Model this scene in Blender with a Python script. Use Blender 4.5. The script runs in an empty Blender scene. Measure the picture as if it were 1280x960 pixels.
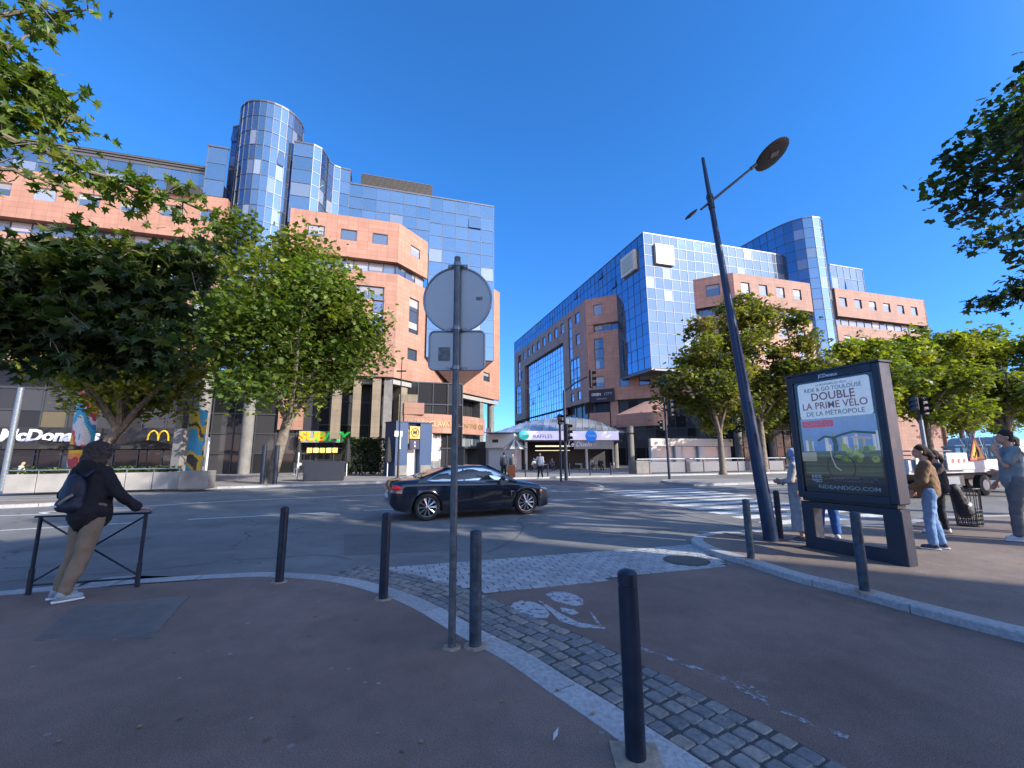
import bpy, bmesh, math, random
from math import sin, cos, pi, radians as R, sqrt, atan2, floor
from mathutils import Vector, Matrix, noise
random.seed(7)
SC = bpy.context.scene
COL = SC.collection
# ---------------------------------------------------------------- camera
F_PX = 540.; PITCH = R(9.6); ROLL = R(.4); CH = 1.6
Fv = Vector((0, cos(PITCH), sin(PITCH))); U0 = Vector((0, -sin(PITCH), cos(PITCH))); R0 = Vector((1, 0, 0))
Rv = R0*cos(ROLL)-U0*sin(ROLL); Uv = U0*cos(ROLL)+R0*sin(ROLL)
cd = bpy.data.cameras.new('camera'); cam = bpy.data.objects.new('camera', cd); COL.objects.link(cam)
cd.sensor_width = 36.; cd.lens = 36.*F_PX/1280.; cd.clip_start = .05; cd.clip_end = 3000
cam.matrix_world = Matrix(((Rv.x, Uv.x, -Fv.x, 0), (Rv.y, Uv.y, -Fv.y, 0), (Rv.z, Uv.z, -Fv.z, CH), (0, 0, 0, 1)))
SC.camera = cam
# ---------------------------------------------------------------- sky and sun
SUN_EL = R(28); SUN_D = Vector((.866*cos(SUN_EL), -.5*cos(SUN_EL), sin(SUN_EL)))
world = bpy.data.worlds.new("World"); SC.world = world; world.use_nodes = True
nt = world.node_tree; nt.nodes.clear()
sky = nt.nodes.new('ShaderNodeTexSky'); sky.sky_type = 'NISHITA'; sky.sun_disc = False
sky.sun_elevation = SUN_EL; sky.sun_rotation = atan2(SUN_D.x, SUN_D.y); sky.altitude = 900
sky.air_density = 1.0; sky.dust_density = .25; sky.ozone_density = 3.5
hs = nt.nodes.new('ShaderNodeHueSaturation'); hs.inputs['Saturation'].default_value = 1.0; hs.inputs['Value'].default_value = 1.0
bg = nt.nodes.new('ShaderNodeBackground'); bg.inputs['Strength'].default_value = .15
wo = nt.nodes.new('ShaderNodeOutputWorld')
# a deeper, drier horizon than the model gives (late summer air washed clean)
tcw = nt.nodes.new('ShaderNodeTexCoord'); sx_ = nt.nodes.new('ShaderNodeSeparateXYZ'); mrw = nt.nodes.new('ShaderNodeMapRange'); mxw = nt.nodes.new('ShaderNodeMix'); mxw.data_type = 'RGBA'; mxw.blend_type = 'MULTIPLY'
mrw.inputs['From Min'].default_value = 0.; mrw.inputs['From Max'].default_value = .55; mrw.inputs['To Min'].default_value = 1.; mrw.inputs['To Max'].default_value = 0.
nt.links.new(tcw.outputs['Generated'], sx_.inputs[0]); nt.links.new(sx_.outputs[2], mrw.inputs['Value']); nt.links.new(mrw.outputs[0], mxw.inputs[0]); mxw.inputs[7].default_value = (1.25, .80, .92, 1)
nt.links.new(sky.outputs[0], hs.inputs['Color']); nt.links.new(hs.outputs[0], mxw.inputs[6])
# deep blue on the side of the sky away from the sun, milky towards it
dt = nt.nodes.new('ShaderNodeVectorMath'); dt.operation = 'DOT_PRODUCT'; dt.inputs[1].default_value = (.62, -.74, .27); nt.links.new(tcw.outputs['Generated'], dt.inputs[0])
mrs = nt.nodes.new('ShaderNodeMapRange'); mrs.interpolation_type = 'SMOOTHSTEP'; mrs.inputs['From Min'].default_value = .12; mrs.inputs['From Max'].default_value = .85; nt.links.new(dt.outputs['Value'], mrs.inputs['Value'])
mxs = nt.nodes.new('ShaderNodeMix'); mxs.data_type = 'RGBA'; mxs.inputs[6].default_value = (.20, .56, .88, 1); mxs.inputs[7].default_value = (2.1, 1.75, 1.42, 1); nt.links.new(mrs.outputs[0], mxs.inputs[0])
mxm = nt.nodes.new('ShaderNodeMix'); mxm.data_type = 'RGBA'; mxm.blend_type = 'MULTIPLY'; mxm.inputs[0].default_value = 1; nt.links.new(mxw.outputs[2], mxm.inputs[6]); nt.links.new(mxs.outputs[2], mxm.inputs[7]); nt.links.new(mxm.outputs[2], bg.inputs[0]); nt.links.new(bg.outputs[0], wo.inputs[0])
sd = bpy.data.lights.new('sun', 'SUN'); sd.energy = 3.2; sd.angle = R(.5); sd.color = (1, .93, .82)
so = bpy.data.objects.new('sun', sd); COL.objects.link(so)
so.rotation_euler = SUN_D.to_track_quat('Z', 'Y').to_euler(); so.location = (20, -20, 40)
SC.view_settings.view_transform = 'Standard'; SC.view_settings.look = 'None'
SC.view_settings.exposure = 1.35; SC.view_settings.gamma = 1
try: SC.view_settings.use_curve_mapping = False
except Exception: pass
SC.cycles.max_bounces = 8; SC.cycles.transparent_max_bounces = 12
SC.cycles.caustics_reflective = False; SC.cycles.caustics_refractive = False

# ---------------------------------------------------------------- survey of the place
def ray(px, py): return Fv*F_PX+Rv*(px-640)+Uv*(480-py)
def G(px, py, z=0.):
    d = ray(px, py); t = (z-CH)/d.z; return (d.x*t, d.y*t)
def atY(px, py, Y):
    d = ray(px, py); t = Y/d.y; return Vector((d.x*t, Y, CH+d.z*t))
def add2(p, d, t): return (p[0]+d[0]*t, p[1]+d[1]*t)
A = (-sin(R(16.8)), cos(R(16.8))); B = (cos(R(16.8)), sin(R(16.8)))
C = (sin(R(28.2)), cos(R(28.2))); Cm = (-sin(R(61.8)), cos(R(61.8)))
D = (cos(R(20)), sin(R(20))); DN = (-D[1], D[0])

# ---------------------------------------------------------------- materials
MATS = {}
def nodes(name):
    m = bpy.data.materials.new(name); m.use_nodes = True; t = m.node_tree; t.nodes.clear()
    o = t.nodes.new('ShaderNodeOutputMaterial'); p = t.nodes.new('ShaderNodeBsdfPrincipled'); t.links.new(p.outputs[0], o.inputs[0])
    MATS[name] = m; return m, t, p, o
def N(t, k, **kw):
    n = t.nodes.new(k)
    for a, b in kw.items(): setattr(n, a, b)
    return n
def c4(c): return (c[0], c[1], c[2], 1)
def mat(name, col, rough=.6, metal=0., var=.12, scale=6., bump=0., bscale=60., spec=.5, emit=0., alpha=1., trans=0., rvar=.0, detail=4.):
    if name in MATS: return MATS[name]
    m, t, p, o = nodes(name)
    p.inputs['Roughness'].default_value = rough; p.inputs['Metallic'].default_value = metal
    p.inputs['Specular IOR Level'].default_value = spec
    if trans: p.inputs['Transmission Weight'].default_value = trans
    if var > 0:
        tc = N(t, 'ShaderNodeTexCoord'); nz = N(t, 'ShaderNodeTexNoise'); nz.inputs['Scale'].default_value = scale; nz.inputs['Detail'].default_value = detail
        t.links.new(tc.outputs['Object'], nz.inputs['Vector'])
        mr = N(t, 'ShaderNodeMapRange'); mr.inputs['From Min'].default_value = .3; mr.inputs['From Max'].default_value = .7
        mr.inputs['To Min'].default_value = 1-var; mr.inputs['To Max'].default_value = 1+var
        t.links.new(nz.outputs['Fac'], mr.inputs['Value'])
        vm = N(t, 'ShaderNodeVectorMath', operation='SCALE'); vm.inputs[0].default_value = col[:3]
        t.links.new(mr.outputs[0], vm.inputs['Scale']); t.links.new(vm.outputs[0], p.inputs['Base Color'])
        if rvar:
            m2 = N(t, 'ShaderNodeMapRange'); m2.inputs['From Min'].default_value = .3; m2.inputs['From Max'].default_value = .7
            m2.inputs['To Min'].default_value = rough-rvar; m2.inputs['To Max'].default_value = rough+rvar
            t.links.new(nz.outputs['Fac'], m2.inputs['Value']); t.links.new(m2.outputs[0], p.inputs['Roughness'])
    else: p.inputs['Base Color'].default_value = c4(col)
    if bump:
        tc = N(t, 'ShaderNodeTexCoord'); n2 = N(t, 'ShaderNodeTexNoise'); n2.inputs['Scale'].default_value = bscale; n2.inputs['Detail'].default_value = 3
        t.links.new(tc.outputs['Object'], n2.inputs['Vector'])
        b = N(t, 'ShaderNodeBump'); b.inputs['Strength'].default_value = bump; b.inputs['Distance'].default_value = .02
        t.links.new(n2.outputs['Fac'], b.inputs['Height']); t.links.new(b.outputs[0], p.inputs['Normal'])
    if emit: p.inputs['Emission Color'].default_value = c4(col); p.inputs['Emission Strength'].default_value = emit
    return m
def mixcol(t, fac, a, b, mode='MIX'):
    n = N(t, 'ShaderNodeMix', data_type='RGBA', blend_type=mode)
    for sck, v in ((0, fac), (6, a), (7, b)):
        if hasattr(v, 'links') or hasattr(v, 'is_linked'): t.links.new(v, n.inputs[sck])
        elif sck == 0: n.inputs[0].default_value = v
        else: n.inputs[sck].default_value = c4(v)
    return n.outputs[2]
def tiles(name, c1, c2, mortar, w, h, ms=.012, rough=.75, off=0., bump=.3, grime=.25):
    if name in MATS: return MATS[name]
    m, t, p, o = nodes(name); uv = N(t, 'ShaderNodeUVMap')
    br = N(t, 'ShaderNodeTexBrick'); br.offset = off; br.inputs['Scale'].default_value = 1
    br.inputs['Color1'].default_value = c4(c1); br.inputs['Color2'].default_value = c4(c2); br.inputs['Mortar'].default_value = c4(mortar)
    br.inputs['Brick Width'].default_value = w; br.inputs['Row Height'].default_value = h; br.inputs['Mortar Size'].default_value = ms
    br.inputs['Mortar Smooth'].default_value = .3; br.inputs['Bias'].default_value = 0
    t.links.new(uv.outputs[0], br.inputs['Vector'])
    nz = N(t, 'ShaderNodeTexNoise'); nz.inputs['Scale'].default_value = .35; nz.inputs['Detail'].default_value = 6; t.links.new(uv.outputs[0], nz.inputs['Vector'])
    mp = N(t, 'ShaderNodeMapping'); mp.inputs['Scale'].default_value = (2.2, .25, 1); t.links.new(uv.outputs[0], mp.inputs['Vector'])
    n3 = N(t, 'ShaderNodeTexNoise'); n3.inputs['Scale'].default_value = 1.2; n3.inputs['Detail'].default_value = 5; t.links.new(mp.outputs[0], n3.inputs['Vector'])
    ad = N(t, 'ShaderNodeMath', operation='ADD'); t.links.new(nz.outputs['Fac'], ad.inputs[0]); t.links.new(n3.outputs['Fac'], ad.inputs[1])
    mr = N(t, 'ShaderNodeMapRange'); mr.inputs['From Min'].default_value = .7; mr.inputs['From Max'].default_value = 1.3; mr.inputs['To Min'].default_value = 1-grime; mr.inputs['To Max'].default_value = 1+grime*.5
    t.links.new(ad.outputs[0], mr.inputs['Value'])
    vm = N(t, 'ShaderNodeVectorMath', operation='SCALE'); t.links.new(br.outputs['Color'], vm.inputs[0]); t.links.new(mr.outputs[0], vm.inputs['Scale'])
    t.links.new(vm.outputs[0], p.inputs['Base Color']); p.inputs['Roughness'].default_value = rough
    if bump:
        b = N(t, 'ShaderNodeBump', invert=True); b.inputs['Strength'].default_value = bump; b.inputs['Distance'].default_value = .01
        t.links.new(br.outputs['Fac'], b.inputs['Height']); t.links.new(b.outputs[0], p.inputs['Normal'])
    return m
def tinted(name, rough=.7, metal=0., trans=0., mul=(1, 1, 1), bump=0., bscale=40, nv=.12, nscale=8.):
    """colour comes from each face's own 'tint' attribute"""
    if name in MATS: return MATS[name]
    m, t, p, o = nodes(name)
    at = N(t, 'ShaderNodeAttribute', attribute_name='tint')
    tc = N(t, 'ShaderNodeTexCoord'); nz = N(t, 'ShaderNodeTexNoise'); nz.inputs['Scale'].default_value = nscale; nz.inputs['Detail'].default_value = 4
    t.links.new(tc.outputs['Object'], nz.inputs['Vector'])
    mr = N(t, 'ShaderNodeMapRange'); mr.inputs['From Min'].default_value = .3; mr.inputs['From Max'].default_value = .7; mr.inputs['To Min'].default_value = 1-nv; mr.inputs['To Max'].default_value = 1+nv
    t.links.new(nz.outputs['Fac'], mr.inputs['Value'])
    vm = N(t, 'ShaderNodeVectorMath', operation='SCALE'); t.links.new(at.outputs['Color'], vm.inputs[0]); t.links.new(mr.outputs[0], vm.inputs['Scale'])
    t.links.new(vm.outputs[0], p.inputs['Base Color']); p.inputs['Roughness'].default_value = rough; p.inputs['Metallic'].default_value = metal
    if trans:
        tr = N(t, 'ShaderNodeBsdfTranslucent'); g = N(t, 'ShaderNodeVectorMath', operation='MULTIPLY'); g.inputs[1].default_value = mul
        t.links.new(vm.outputs[0], g.inputs[0]); t.links.new(g.outputs[0], tr.inputs[0])
        mx = N(t, 'ShaderNodeMixShader'); mx.inputs[0].default_value = trans
        t.links.new(p.outputs[0], mx.inputs[1]); t.links.new(tr.outputs[0], mx.inputs[2]); t.links.new(mx.outputs[0], o.inputs[0])
    if bump:
        n2 = N(t, 'ShaderNodeTexNoise'); n2.inputs['Scale'].default_value = bscale; t.links.new(tc.outputs['Object'], n2.inputs['Vector'])
        b = N(t, 'ShaderNodeBump'); b.inputs['Strength'].default_value = bump; b.inputs['Distance'].default_value = .02
        t.links.new(n2.outputs['Fac'], b.inputs['Height']); t.links.new(b.outputs[0], p.inputs['Normal'])
    return m
def facade_glass(name, refl, rc, rough=.03, wob=.02, top=.85):
    """coated facade glass: a mirror coat over what stands behind the pane (face attribute 'tint')"""
    m, t, p, o = nodes(name)
    at = N(t, 'ShaderNodeAttribute', attribute_name='tint'); t.links.new(at.outputs['Color'], p.inputs['Base Color']); p.inputs['Roughness'].default_value = .5; p.inputs['Specular IOR Level'].default_value = .15
    gl = N(t, 'ShaderNodeBsdfGlossy'); gl.inputs['Color'].default_value = c4(rc); gl.inputs['Roughness'].default_value = rough
    tc = N(t, 'ShaderNodeTexCoord'); nz = N(t, 'ShaderNodeTexNoise'); nz.inputs['Scale'].default_value = .45; nz.inputs['Detail'].default_value = 1; t.links.new(tc.outputs['Object'], nz.inputs['Vector'])
    b = N(t, 'ShaderNodeBump'); b.inputs['Strength'].default_value = 1; b.inputs['Distance'].default_value = wob; t.links.new(nz.outputs['Fac'], b.inputs['Height']); t.links.new(b.outputs[0], gl.inputs['Normal'])
    lw = N(t, 'ShaderNodeFresnel'); lw.inputs['IOR'].default_value = 1.6
    mr = N(t, 'ShaderNodeMapRange'); mr.inputs['To Min'].default_value = refl; mr.inputs['To Max'].default_value = top; t.links.new(lw.outputs[0], mr.inputs['Value'])
    mu = N(t, 'ShaderNodeMath', operation='MULTIPLY'); t.links.new(mr.outputs[0], mu.inputs[0]); t.links.new(at.outputs['Alpha'], mu.inputs[1])
    mx = N(t, 'ShaderNodeMixShader'); t.links.new(mu.outputs[0], mx.inputs[0]); t.links.new(p.outputs[0], mx.inputs[1]); t.links.new(gl.outputs[0], mx.inputs[2]); t.links.new(mx.outputs[0], o.inputs[0])
    return m
def clear_glass(name, tintc=(.8, .9, .95), op=.25):
    m, t, p, o = nodes(name)
    p.inputs['Base Color'].default_value = c4(tintc); p.inputs['Roughness'].default_value = .02; p.inputs['Metallic'].default_value = .9
    tr = N(t, 'ShaderNodeBsdfTransparent'); tr.inputs[0].default_value = c4(tintc); f = N(t, 'ShaderNodeFresnel'); f.inputs[0].default_value = 1.5
    ad = N(t, 'ShaderNodeMath', operation='ADD', use_clamp=True); ad.inputs[1].default_value = op; t.links.new(f.outputs[0], ad.inputs[0])
    mx = N(t, 'ShaderNodeMixShader'); t.links.new(ad.outputs[0], mx.inputs[0]); t.links.new(tr.outputs[0], mx.inputs[1]); t.links.new(p.outputs[0], mx.inputs[2]); t.links.new(mx.outputs[0], o.inputs[0])
    return m
def asphalt(name, col, crack=0., patch=.22, grain=.6, fleck=(.3, .3, .3), rough=.85):
    m, t, p, o = nodes(name); tc = N(t, 'ShaderNodeTexCoord'); v = tc.outputs['Object']
    def nz(s, d=4, r=.55):
        n = N(t, 'ShaderNodeTexNoise'); n.inputs['Scale'].default_value = s; n.inputs['Detail'].default_value = d; n.inputs['Roughness'].default_value = r; t.links.new(v, n.inputs['Vector']); return n.outputs['Fac']
    def mr(x, a, b, c, d):
        n = N(t, 'ShaderNodeMapRange'); t.links.new(x, n.inputs['Value'])
        for i, q in enumerate((a, b, c, d)): n.inputs[i+1].default_value = q
        return n.outputs[0]
    big = mr(nz(.5, 7, .62), .3, .7, 1-patch*1.5, 1+patch*1.4); fine = mr(nz(140, 2, .7), .3, .7, 1-grain, 1+grain); mid = mr(nz(6, 5), .3, .7, 1-patch*.5, 1+patch*.5)
    q = N(t, 'ShaderNodeMath', operation='MULTIPLY'); t.links.new(big, q.inputs[0]); t.links.new(fine, q.inputs[1])
    q2 = N(t, 'ShaderNodeMath', operation='MULTIPLY'); t.links.new(q.outputs[0], q2.inputs[0]); t.links.new(mid, q2.inputs[1])
    vm = N(t, 'ShaderNodeVectorMath', operation='SCALE'); vm.inputs[0].default_value = col; t.links.new(q2.outputs[0], vm.inputs['Scale'])
    out = vm.outputs[0]
    vo = N(t, 'ShaderNodeTexVoronoi'); vo.inputs['Scale'].default_value = 60; t.links.new(v, vo.inputs['Vector'])
    sp = mr(vo.outputs['Distance'], .12, .2, .75, 0.); out = mixcol(t, sp, out, fleck)
    if crack:
        wv = N(t, 'ShaderNodeTexNoise'); wv.inputs['Scale'].default_value = 2.5; wv.inputs['Detail'].default_value = 5; t.links.new(v, wv.inputs['Vector'])
        ad = N(t, 'ShaderNodeVectorMath', operation='MULTIPLY_ADD'); ad.inputs[1].default_value = (.7, .7, .7); t.links.new(wv.outputs['Color'], ad.inputs[0]); t.links.new(v, ad.inputs[2])
        vc = N(t, 'ShaderNodeTexVoronoi', feature='DISTANCE_TO_EDGE'); vc.inputs['Scale'].default_value = .33; t.links.new(ad.outputs[0], vc.inputs['Vector'])
        k = mr(vc.outputs['Distance'], .0025, .006, 1, 0); msk = mr(nz(.28, 2), .5, .56, 0, crack)
        kk = N(t, 'ShaderNodeMath', operation='MULTIPLY'); t.links.new(k, kk.inputs[0]); t.links.new(msk, kk.inputs[1])
        out = mixcol(t, kk.outputs[0], out, (.012, .012, .013))
    st = mr(nz(1.3, 3, .5), .62, .70, 0, .35); out = mixcol(t, st, out, (col[0]*.55, col[1]*.55, col[2]*.6))
    s2 = mr(nz(.9, 6, .7), .60, .66, 0, .22); out = mixcol(t, s2, out, (col[0]*1.7, col[1]*1.7, col[2]*1.7))
    t.links.new(out, p.inputs['Base Color'])
    t.links.new(mr(nz(3, 4), .3, .7, rough-.1, min(1, rough+.1)), p.inputs['Roughness'])
    b = N(t, 'ShaderNodeBump'); b.inputs['Strength'].default_value = .5; b.inputs['Distance'].default_value = .006; t.links.new(nz(120, 3), b.inputs['Height']); t.links.new(b.outputs[0], p.inputs['Normal'])
    return m
def worn_paint(name, wear=.45, col=(.62, .63, .62)):
    m, t, p, o = nodes(name); tc = N(t, 'ShaderNodeTexCoord'); n = N(t, 'ShaderNodeTexNoise'); n.inputs['Scale'].default_value = 14; n.inputs['Detail'].default_value = 8; n.inputs['Roughness'].default_value = .75
    t.links.new(tc.outputs['Object'], n.inputs['Vector']); p.inputs['Base Color'].default_value = c4(col); p.inputs['Roughness'].default_value = .7
    mr = N(t, 'ShaderNodeMapRange'); mr.inputs['From Min'].default_value = wear-.06; mr.inputs['From Max'].default_value = wear+.06; t.links.new(n.outputs['Fac'], mr.inputs['Value'])
    t.links.new(mr.outputs[0], p.inputs['Alpha']); return m

M_BRICK = tiles('terracotta_stone', (.375, .205, .145), (.325, .17, .118), (.19, .10, .07), 1.1, .55, .014, grime=.16)
M_BRICKD = tiles('terracotta_stone_dull', (.30, .18, .14), (.26, .155, .12), (.15, .09, .07), 1.1, .55, .014, grime=.2)  # darker, duller terracotta tone
M_STONE = tiles('beige_stone', (.25, .20, .14), (.21, .165, .115), (.12, .10, .075), .9, .6, .01, grime=.2)
M_CONC = mat('grey_concrete', (.18, .172, .16), .8, var=.2, scale=1.5, bump=.2)
M_NEARBLACK = mat('near_black', (.025, .025, .028), .6, var=.1)  # near black; puts recess shade into colour, also paints the lorry chassis
M_GL1 = facade_glass('blue_facade_glass', .50, (.20, .38, .58))
M_GL2 = facade_glass('bright_facade_glass', .28, (.20, .38, .56))
M_WIN = facade_glass('window_glass', .3, (.42, .5, .62), .03, .004)
M_SHOP = facade_glass('shop_glass', .03, (.3, .35, .4), .04, .004, .2)
M_MULL = mat('mullion_metal', (.13, .14, .16), .45, .6, var=.08)
M_MULLP = mat('grey_frame_metal', (.27, .29, .31), .5, .4, var=.08)
M_FRAME = mat('dark_window_frame', (.06, .065, .075), .5, .3, var=.05)
M_LOUV = mat('louvre_metal', (.085, .083, .08), .55, .3, var=.1)
M_BLUE = mat('dark_blue_paint', (.008, .016, .034), .42, .0, var=.25, scale=9, bump=.05, rvar=.1)
M_BLUEW = mat('scuffed_blue_paint', (.04, .06, .085), .5, .1, var=.6, scale=14, bump=.15, rvar=.12)
M_GALV = mat('galvanised_steel', (.21, .24, .27), .45, .55, var=.25, scale=20, rvar=.12)
M_BLACK = mat('black_plastic', (.012, .012, .014), .5, var=0)
M_WHITE = mat('white_enamel', (.72, .73, .74), .45, var=.06)
M_GRAN = mat('granite_kerb', (.36, .37, .38), .75, var=.22, scale=3, bump=.25, bscale=90)
M_TINT = tinted('painted_faces', .6)
M_SETT = tinted('granite_setts', .7, bump=.5, bscale=45, nv=.22, nscale=25)
M_LEAF = tinted('leaf', .5, trans=.38, mul=(1.7, 1.9, .6), nv=.2, nscale=1.2)
M_BARK = mat('bark', (.16, .135, .105), .9, var=.45, scale=5, bump=.6, bscale=14)
M_SYMB = worn_paint('worn_symbol_paint', .435, (.40, .40, .42)); M_ROADP = worn_paint('worn_road_paint', .41); M_ROADF = worn_paint('faded_road_paint', .53, (.34, .34, .36))

# ---------------------------------------------------------------- mesh builder
class MB:
    def __init__(s): s.v = []; s.f = []; s.uv = []; s.t = []; s.m = []
    def face(s, pts, uv=None, tint=(.5, .5, .5, 1), mi=0):
        i = len(s.v); s.v += [tuple(p) for p in pts]; s.f.append(tuple(range(i, i+len(pts)))); s.uv.append(uv); s.t.append(tint if len(tint) == 4 else tuple(tint)+(1,)); s.m.append(mi)
    def mesh(s, vs, fs, tint=(.5, .5, .5, 1), mi=0):
        i = len(s.v); s.v += [tuple(p) for p in vs]
        for f in fs: s.f.append(tuple(a+i for a in f)); s.uv.append(None); s.t.append(tint if len(tint) == 4 else tuple(tint)+(1,)); s.m.append(mi)
    def box(s, c, size, ax=None, tint=(.5, .5, .5, 1), mi=0, bev=0.):
        """box centred at c, with half-turned axes ax=(ux,uy,uz)"""
        ux, uy, uz = [Vector(a) for a in (ax or ((1, 0, 0), (0, 1, 0), (0, 0, 1)))]
        c = Vector(c); a, b, h = [q/2 for q in size]
        if bev <= 0:
            vs = [c+ux*(a*i)+uy*(b*j)+uz*(h*k) for k in (-1, 1) for j in (-1, 1) for i in (-1, 1)]
            s.mesh(vs, [(0, 2, 3, 1), (4, 5, 7, 6), (0, 1, 5, 4), (2, 6, 7, 3), (0, 4, 6, 2), (1, 3, 7, 5)], tint, mi); return
        bv = min(bev, a*.9, b*.9, h*.9); vs = []; fs = []
        for k, sh in ((-h, bv), (-h+bv, 0), (h-bv, 0), (h, bv)):
            for (i, j) in ((-1, -1), (1, -1), (1, 1), (-1, 1)):
                for e in range(2):
                    x = i*(a-sh); y = j*(b-sh)
                    if (e == 0) == (i*j > 0): y -= j*bv
                    else: x -= i*bv
                    vs.append(c+ux*x+uy*y+uz*k)
        for r in range(3):
            for q in range(8): fs.append((r*8+q, r*8+(q+1) % 8, r*8+8+(q+1) % 8, r*8+8+q))
        fs.append(tuple(reversed(range(8)))); fs.append(tuple(range(24, 32))); s.mesh(vs, fs, tint, mi)
    def tube(s, pts, rad, n=10, tint=(.5, .5, .5, 1), mi=0, cap=True):
        pts = [Vector(p) for p in pts]; rad = rad if isinstance(rad, (list, tuple)) else [rad]*len(pts)
        vs = []; fs = []; pu = None
        for i, p in enumerate(pts):
            d = (pts[min(i+1, len(pts)-1)]-pts[max(i-1, 0)]).normalized()
            if pu is None: pu = d.orthogonal().normalized()
            u = (pu-d*pu.dot(d)).normalized(); w = d.cross(u); pu = u
            for k in range(n): vs.append(p+(u*cos(2*pi*k/n)+w*sin(2*pi*k/n))*rad[i])
        for i in range(len(pts)-1):
            for k in range(n): fs.append((i*n+k, i*n+(k+1) % n, (i+1)*n+(k+1) % n, (i+1)*n+k))
        if cap: fs.append(tuple(reversed(range(n)))); fs.append(tuple(range((len(pts)-1)*n, len(pts)*n)))
        s.mesh(vs, fs, tint, mi)
    def ell(s, c, r, ax=None, n=12, m=8, tint=(.5, .5, .5, 1), mi=0):
        ux, uy, uz = [Vector(a) for a in (ax or ((1, 0, 0), (0, 1, 0), (0, 0, 1)))]; c = Vector(c); r = r if isinstance(r, (tuple, list)) else (r, r, r)
        vs = [c-uz*r[2]]; fs = []
        for j in range(1, m):
            ph = -pi/2+pi*j/m
            for k in range(n): vs.append(c+ux*(r[0]*cos(ph)*cos(2*pi*k/n))+uy*(r[1]*cos(ph)*sin(2*pi*k/n))+uz*(r[2]*sin(ph)))
        vs.append(c+uz*r[2]); T = len(vs)-1
        for k in range(n): fs.append((0, 1+(k+1) % n, 1+k)); fs.append((T, T-n+k, T-n+(k+1) % n))
        for j in range(m-2):
            for k in range(n): fs.append((1+j*n+k, 1+j*n+(k+1) % n, 1+(j+1)*n+(k+1) % n, 1+(j+1)*n+k))
        s.mesh(vs, fs, tint, mi)
    def cap(s, a, b, ra, rb, n=12, **kw):
        """tapered capsule"""
        a = Vector(a); b = Vector(b); d = (b-a); L = d.length; d = d.normalized() if L > 1e-6 else Vector((0, 0, 1))
        q = [a-d*ra*cos(pi*k/8) for k in range(5)]; rr = [max(ra*sin(pi*k/8), ra*.05) for k in range(5)]
        q2 = [b+d*rb*sin(pi*k/8) for k in range(5)]; r2 = [max(rb*cos(pi*k/8), rb*.05) for k in range(5)]
        if L < 1e-6: s.ell(a, ra); return
        s.tube(q+q2, rr+r2, n, **kw)
    def prism(s, pts, z0, z1, tint=(.5, .5, .5, 1), mi=0):
        n = len(pts); vs = [(p[0], p[1], z0) for p in pts]+[(p[0], p[1], z1) for p in pts]
        s.mesh(vs, [tuple(reversed(range(n))), tuple(range(n, 2*n))]+[(i, (i+1) % n, n+(i+1) % n, n+i) for i in range(n)], tint, mi)
    def sheet(s, pts, z=0., tint=(.5, .5, .5, 1), mi=0):
        s.face([(p[0], p[1], z) for p in pts], [(p[0], p[1]) for p in pts], tint, mi)
    def build(s, name, mats, parent=None, smooth=False, recalc=True):
        me = bpy.data.meshes.new(name); me.from_pydata(s.v, [], s.f)
        mats = mats if isinstance(mats, (list, tuple)) else [mats]
        for m in mats: me.materials.append(m)
        if len(mats) > 1: me.polygons.foreach_set('material_index', s.m)
        if any(u is not None for u in s.uv):
            l = me.uv_layers.new(name='UVMap'); k = 0
            for f, u in zip(s.f, s.uv):
                for j in range(len(f)):
                    if u is not None: l.data[k].uv = u[j]
                    k += 1
        at = me.attributes.new('tint', 'FLOAT_COLOR', 'FACE'); at.data.foreach_set('color', [x for t in s.t for x in t])
        if smooth: me.polygons.foreach_set('use_smooth', [True]*len(me.polygons))
        me.update()
        if recalc:
            bm = bmesh.new(); bm.from_mesh(me); bmesh.ops.recalc_face_normals(bm, faces=bm.faces); bm.to_mesh(me); bm.free()
        if smooth:
            try: me.set_sharp_from_angle(angle=R(40))
            except Exception: pass
        o = bpy.data.objects.new(name, me); COL.objects.link(o)
        if parent: o.parent = parent
        return o
def tag(o, label, cat, group=None):
    o['label'] = label; o['category'] = cat
    if group: o['group'] = group
    return o
def thing(name, label, cat, loc=(0, 0, 0), rz=0., group=None, scale=1.):
    o = bpy.data.objects.new(name, None); COL.objects.link(o); o.location = loc; o.rotation_euler = (0, 0, rz); o.scale = (scale,)*3
    o.empty_display_size = .2; return tag(o, label, cat, group)
def setting(o, k='structure'): o['kind'] = k; return o
def dup(root, loc, rz=0., label=None, scale=None):
    def cp(o, par):
        c = o.copy(); COL.objects.link(c)
        if par: c.parent = par
        for ch in list(o.children): cp(ch, c)
        return c
    r = cp(root, None); r.location = loc; r.rotation_euler = (0, 0, rz)
    if scale: r.scale = (scale,)*3 if not isinstance(scale, tuple) else scale
    if label: r['label'] = label
    return r
FONTC = {}
def text_mesh(body, size, font_scale_x=1., bold=.0, depth=.01, align='CENTER', shear=0.):
    cu = bpy.data.curves.new('lettering', 'FONT'); cu.body = body; cu.size = size; cu.extrude = depth; cu.offset = bold; cu.align_x = align; cu.align_y = 'CENTER'; cu.shear = shear; cu.resolution_u = 3
    o = bpy.data.objects.new('lettering', cu); COL.objects.link(o); o.scale = (font_scale_x, 1, 1)
    bpy.context.view_layer.update(); dg = bpy.context.evaluated_depsgraph_get()
    me = bpy.data.meshes.new_from_object(o.evaluated_get(dg)); bpy.data.objects.remove(o); bpy.data.curves.remove(cu)
    for v in me.vertices: v.co.x *= font_scale_x
    return me
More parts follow.
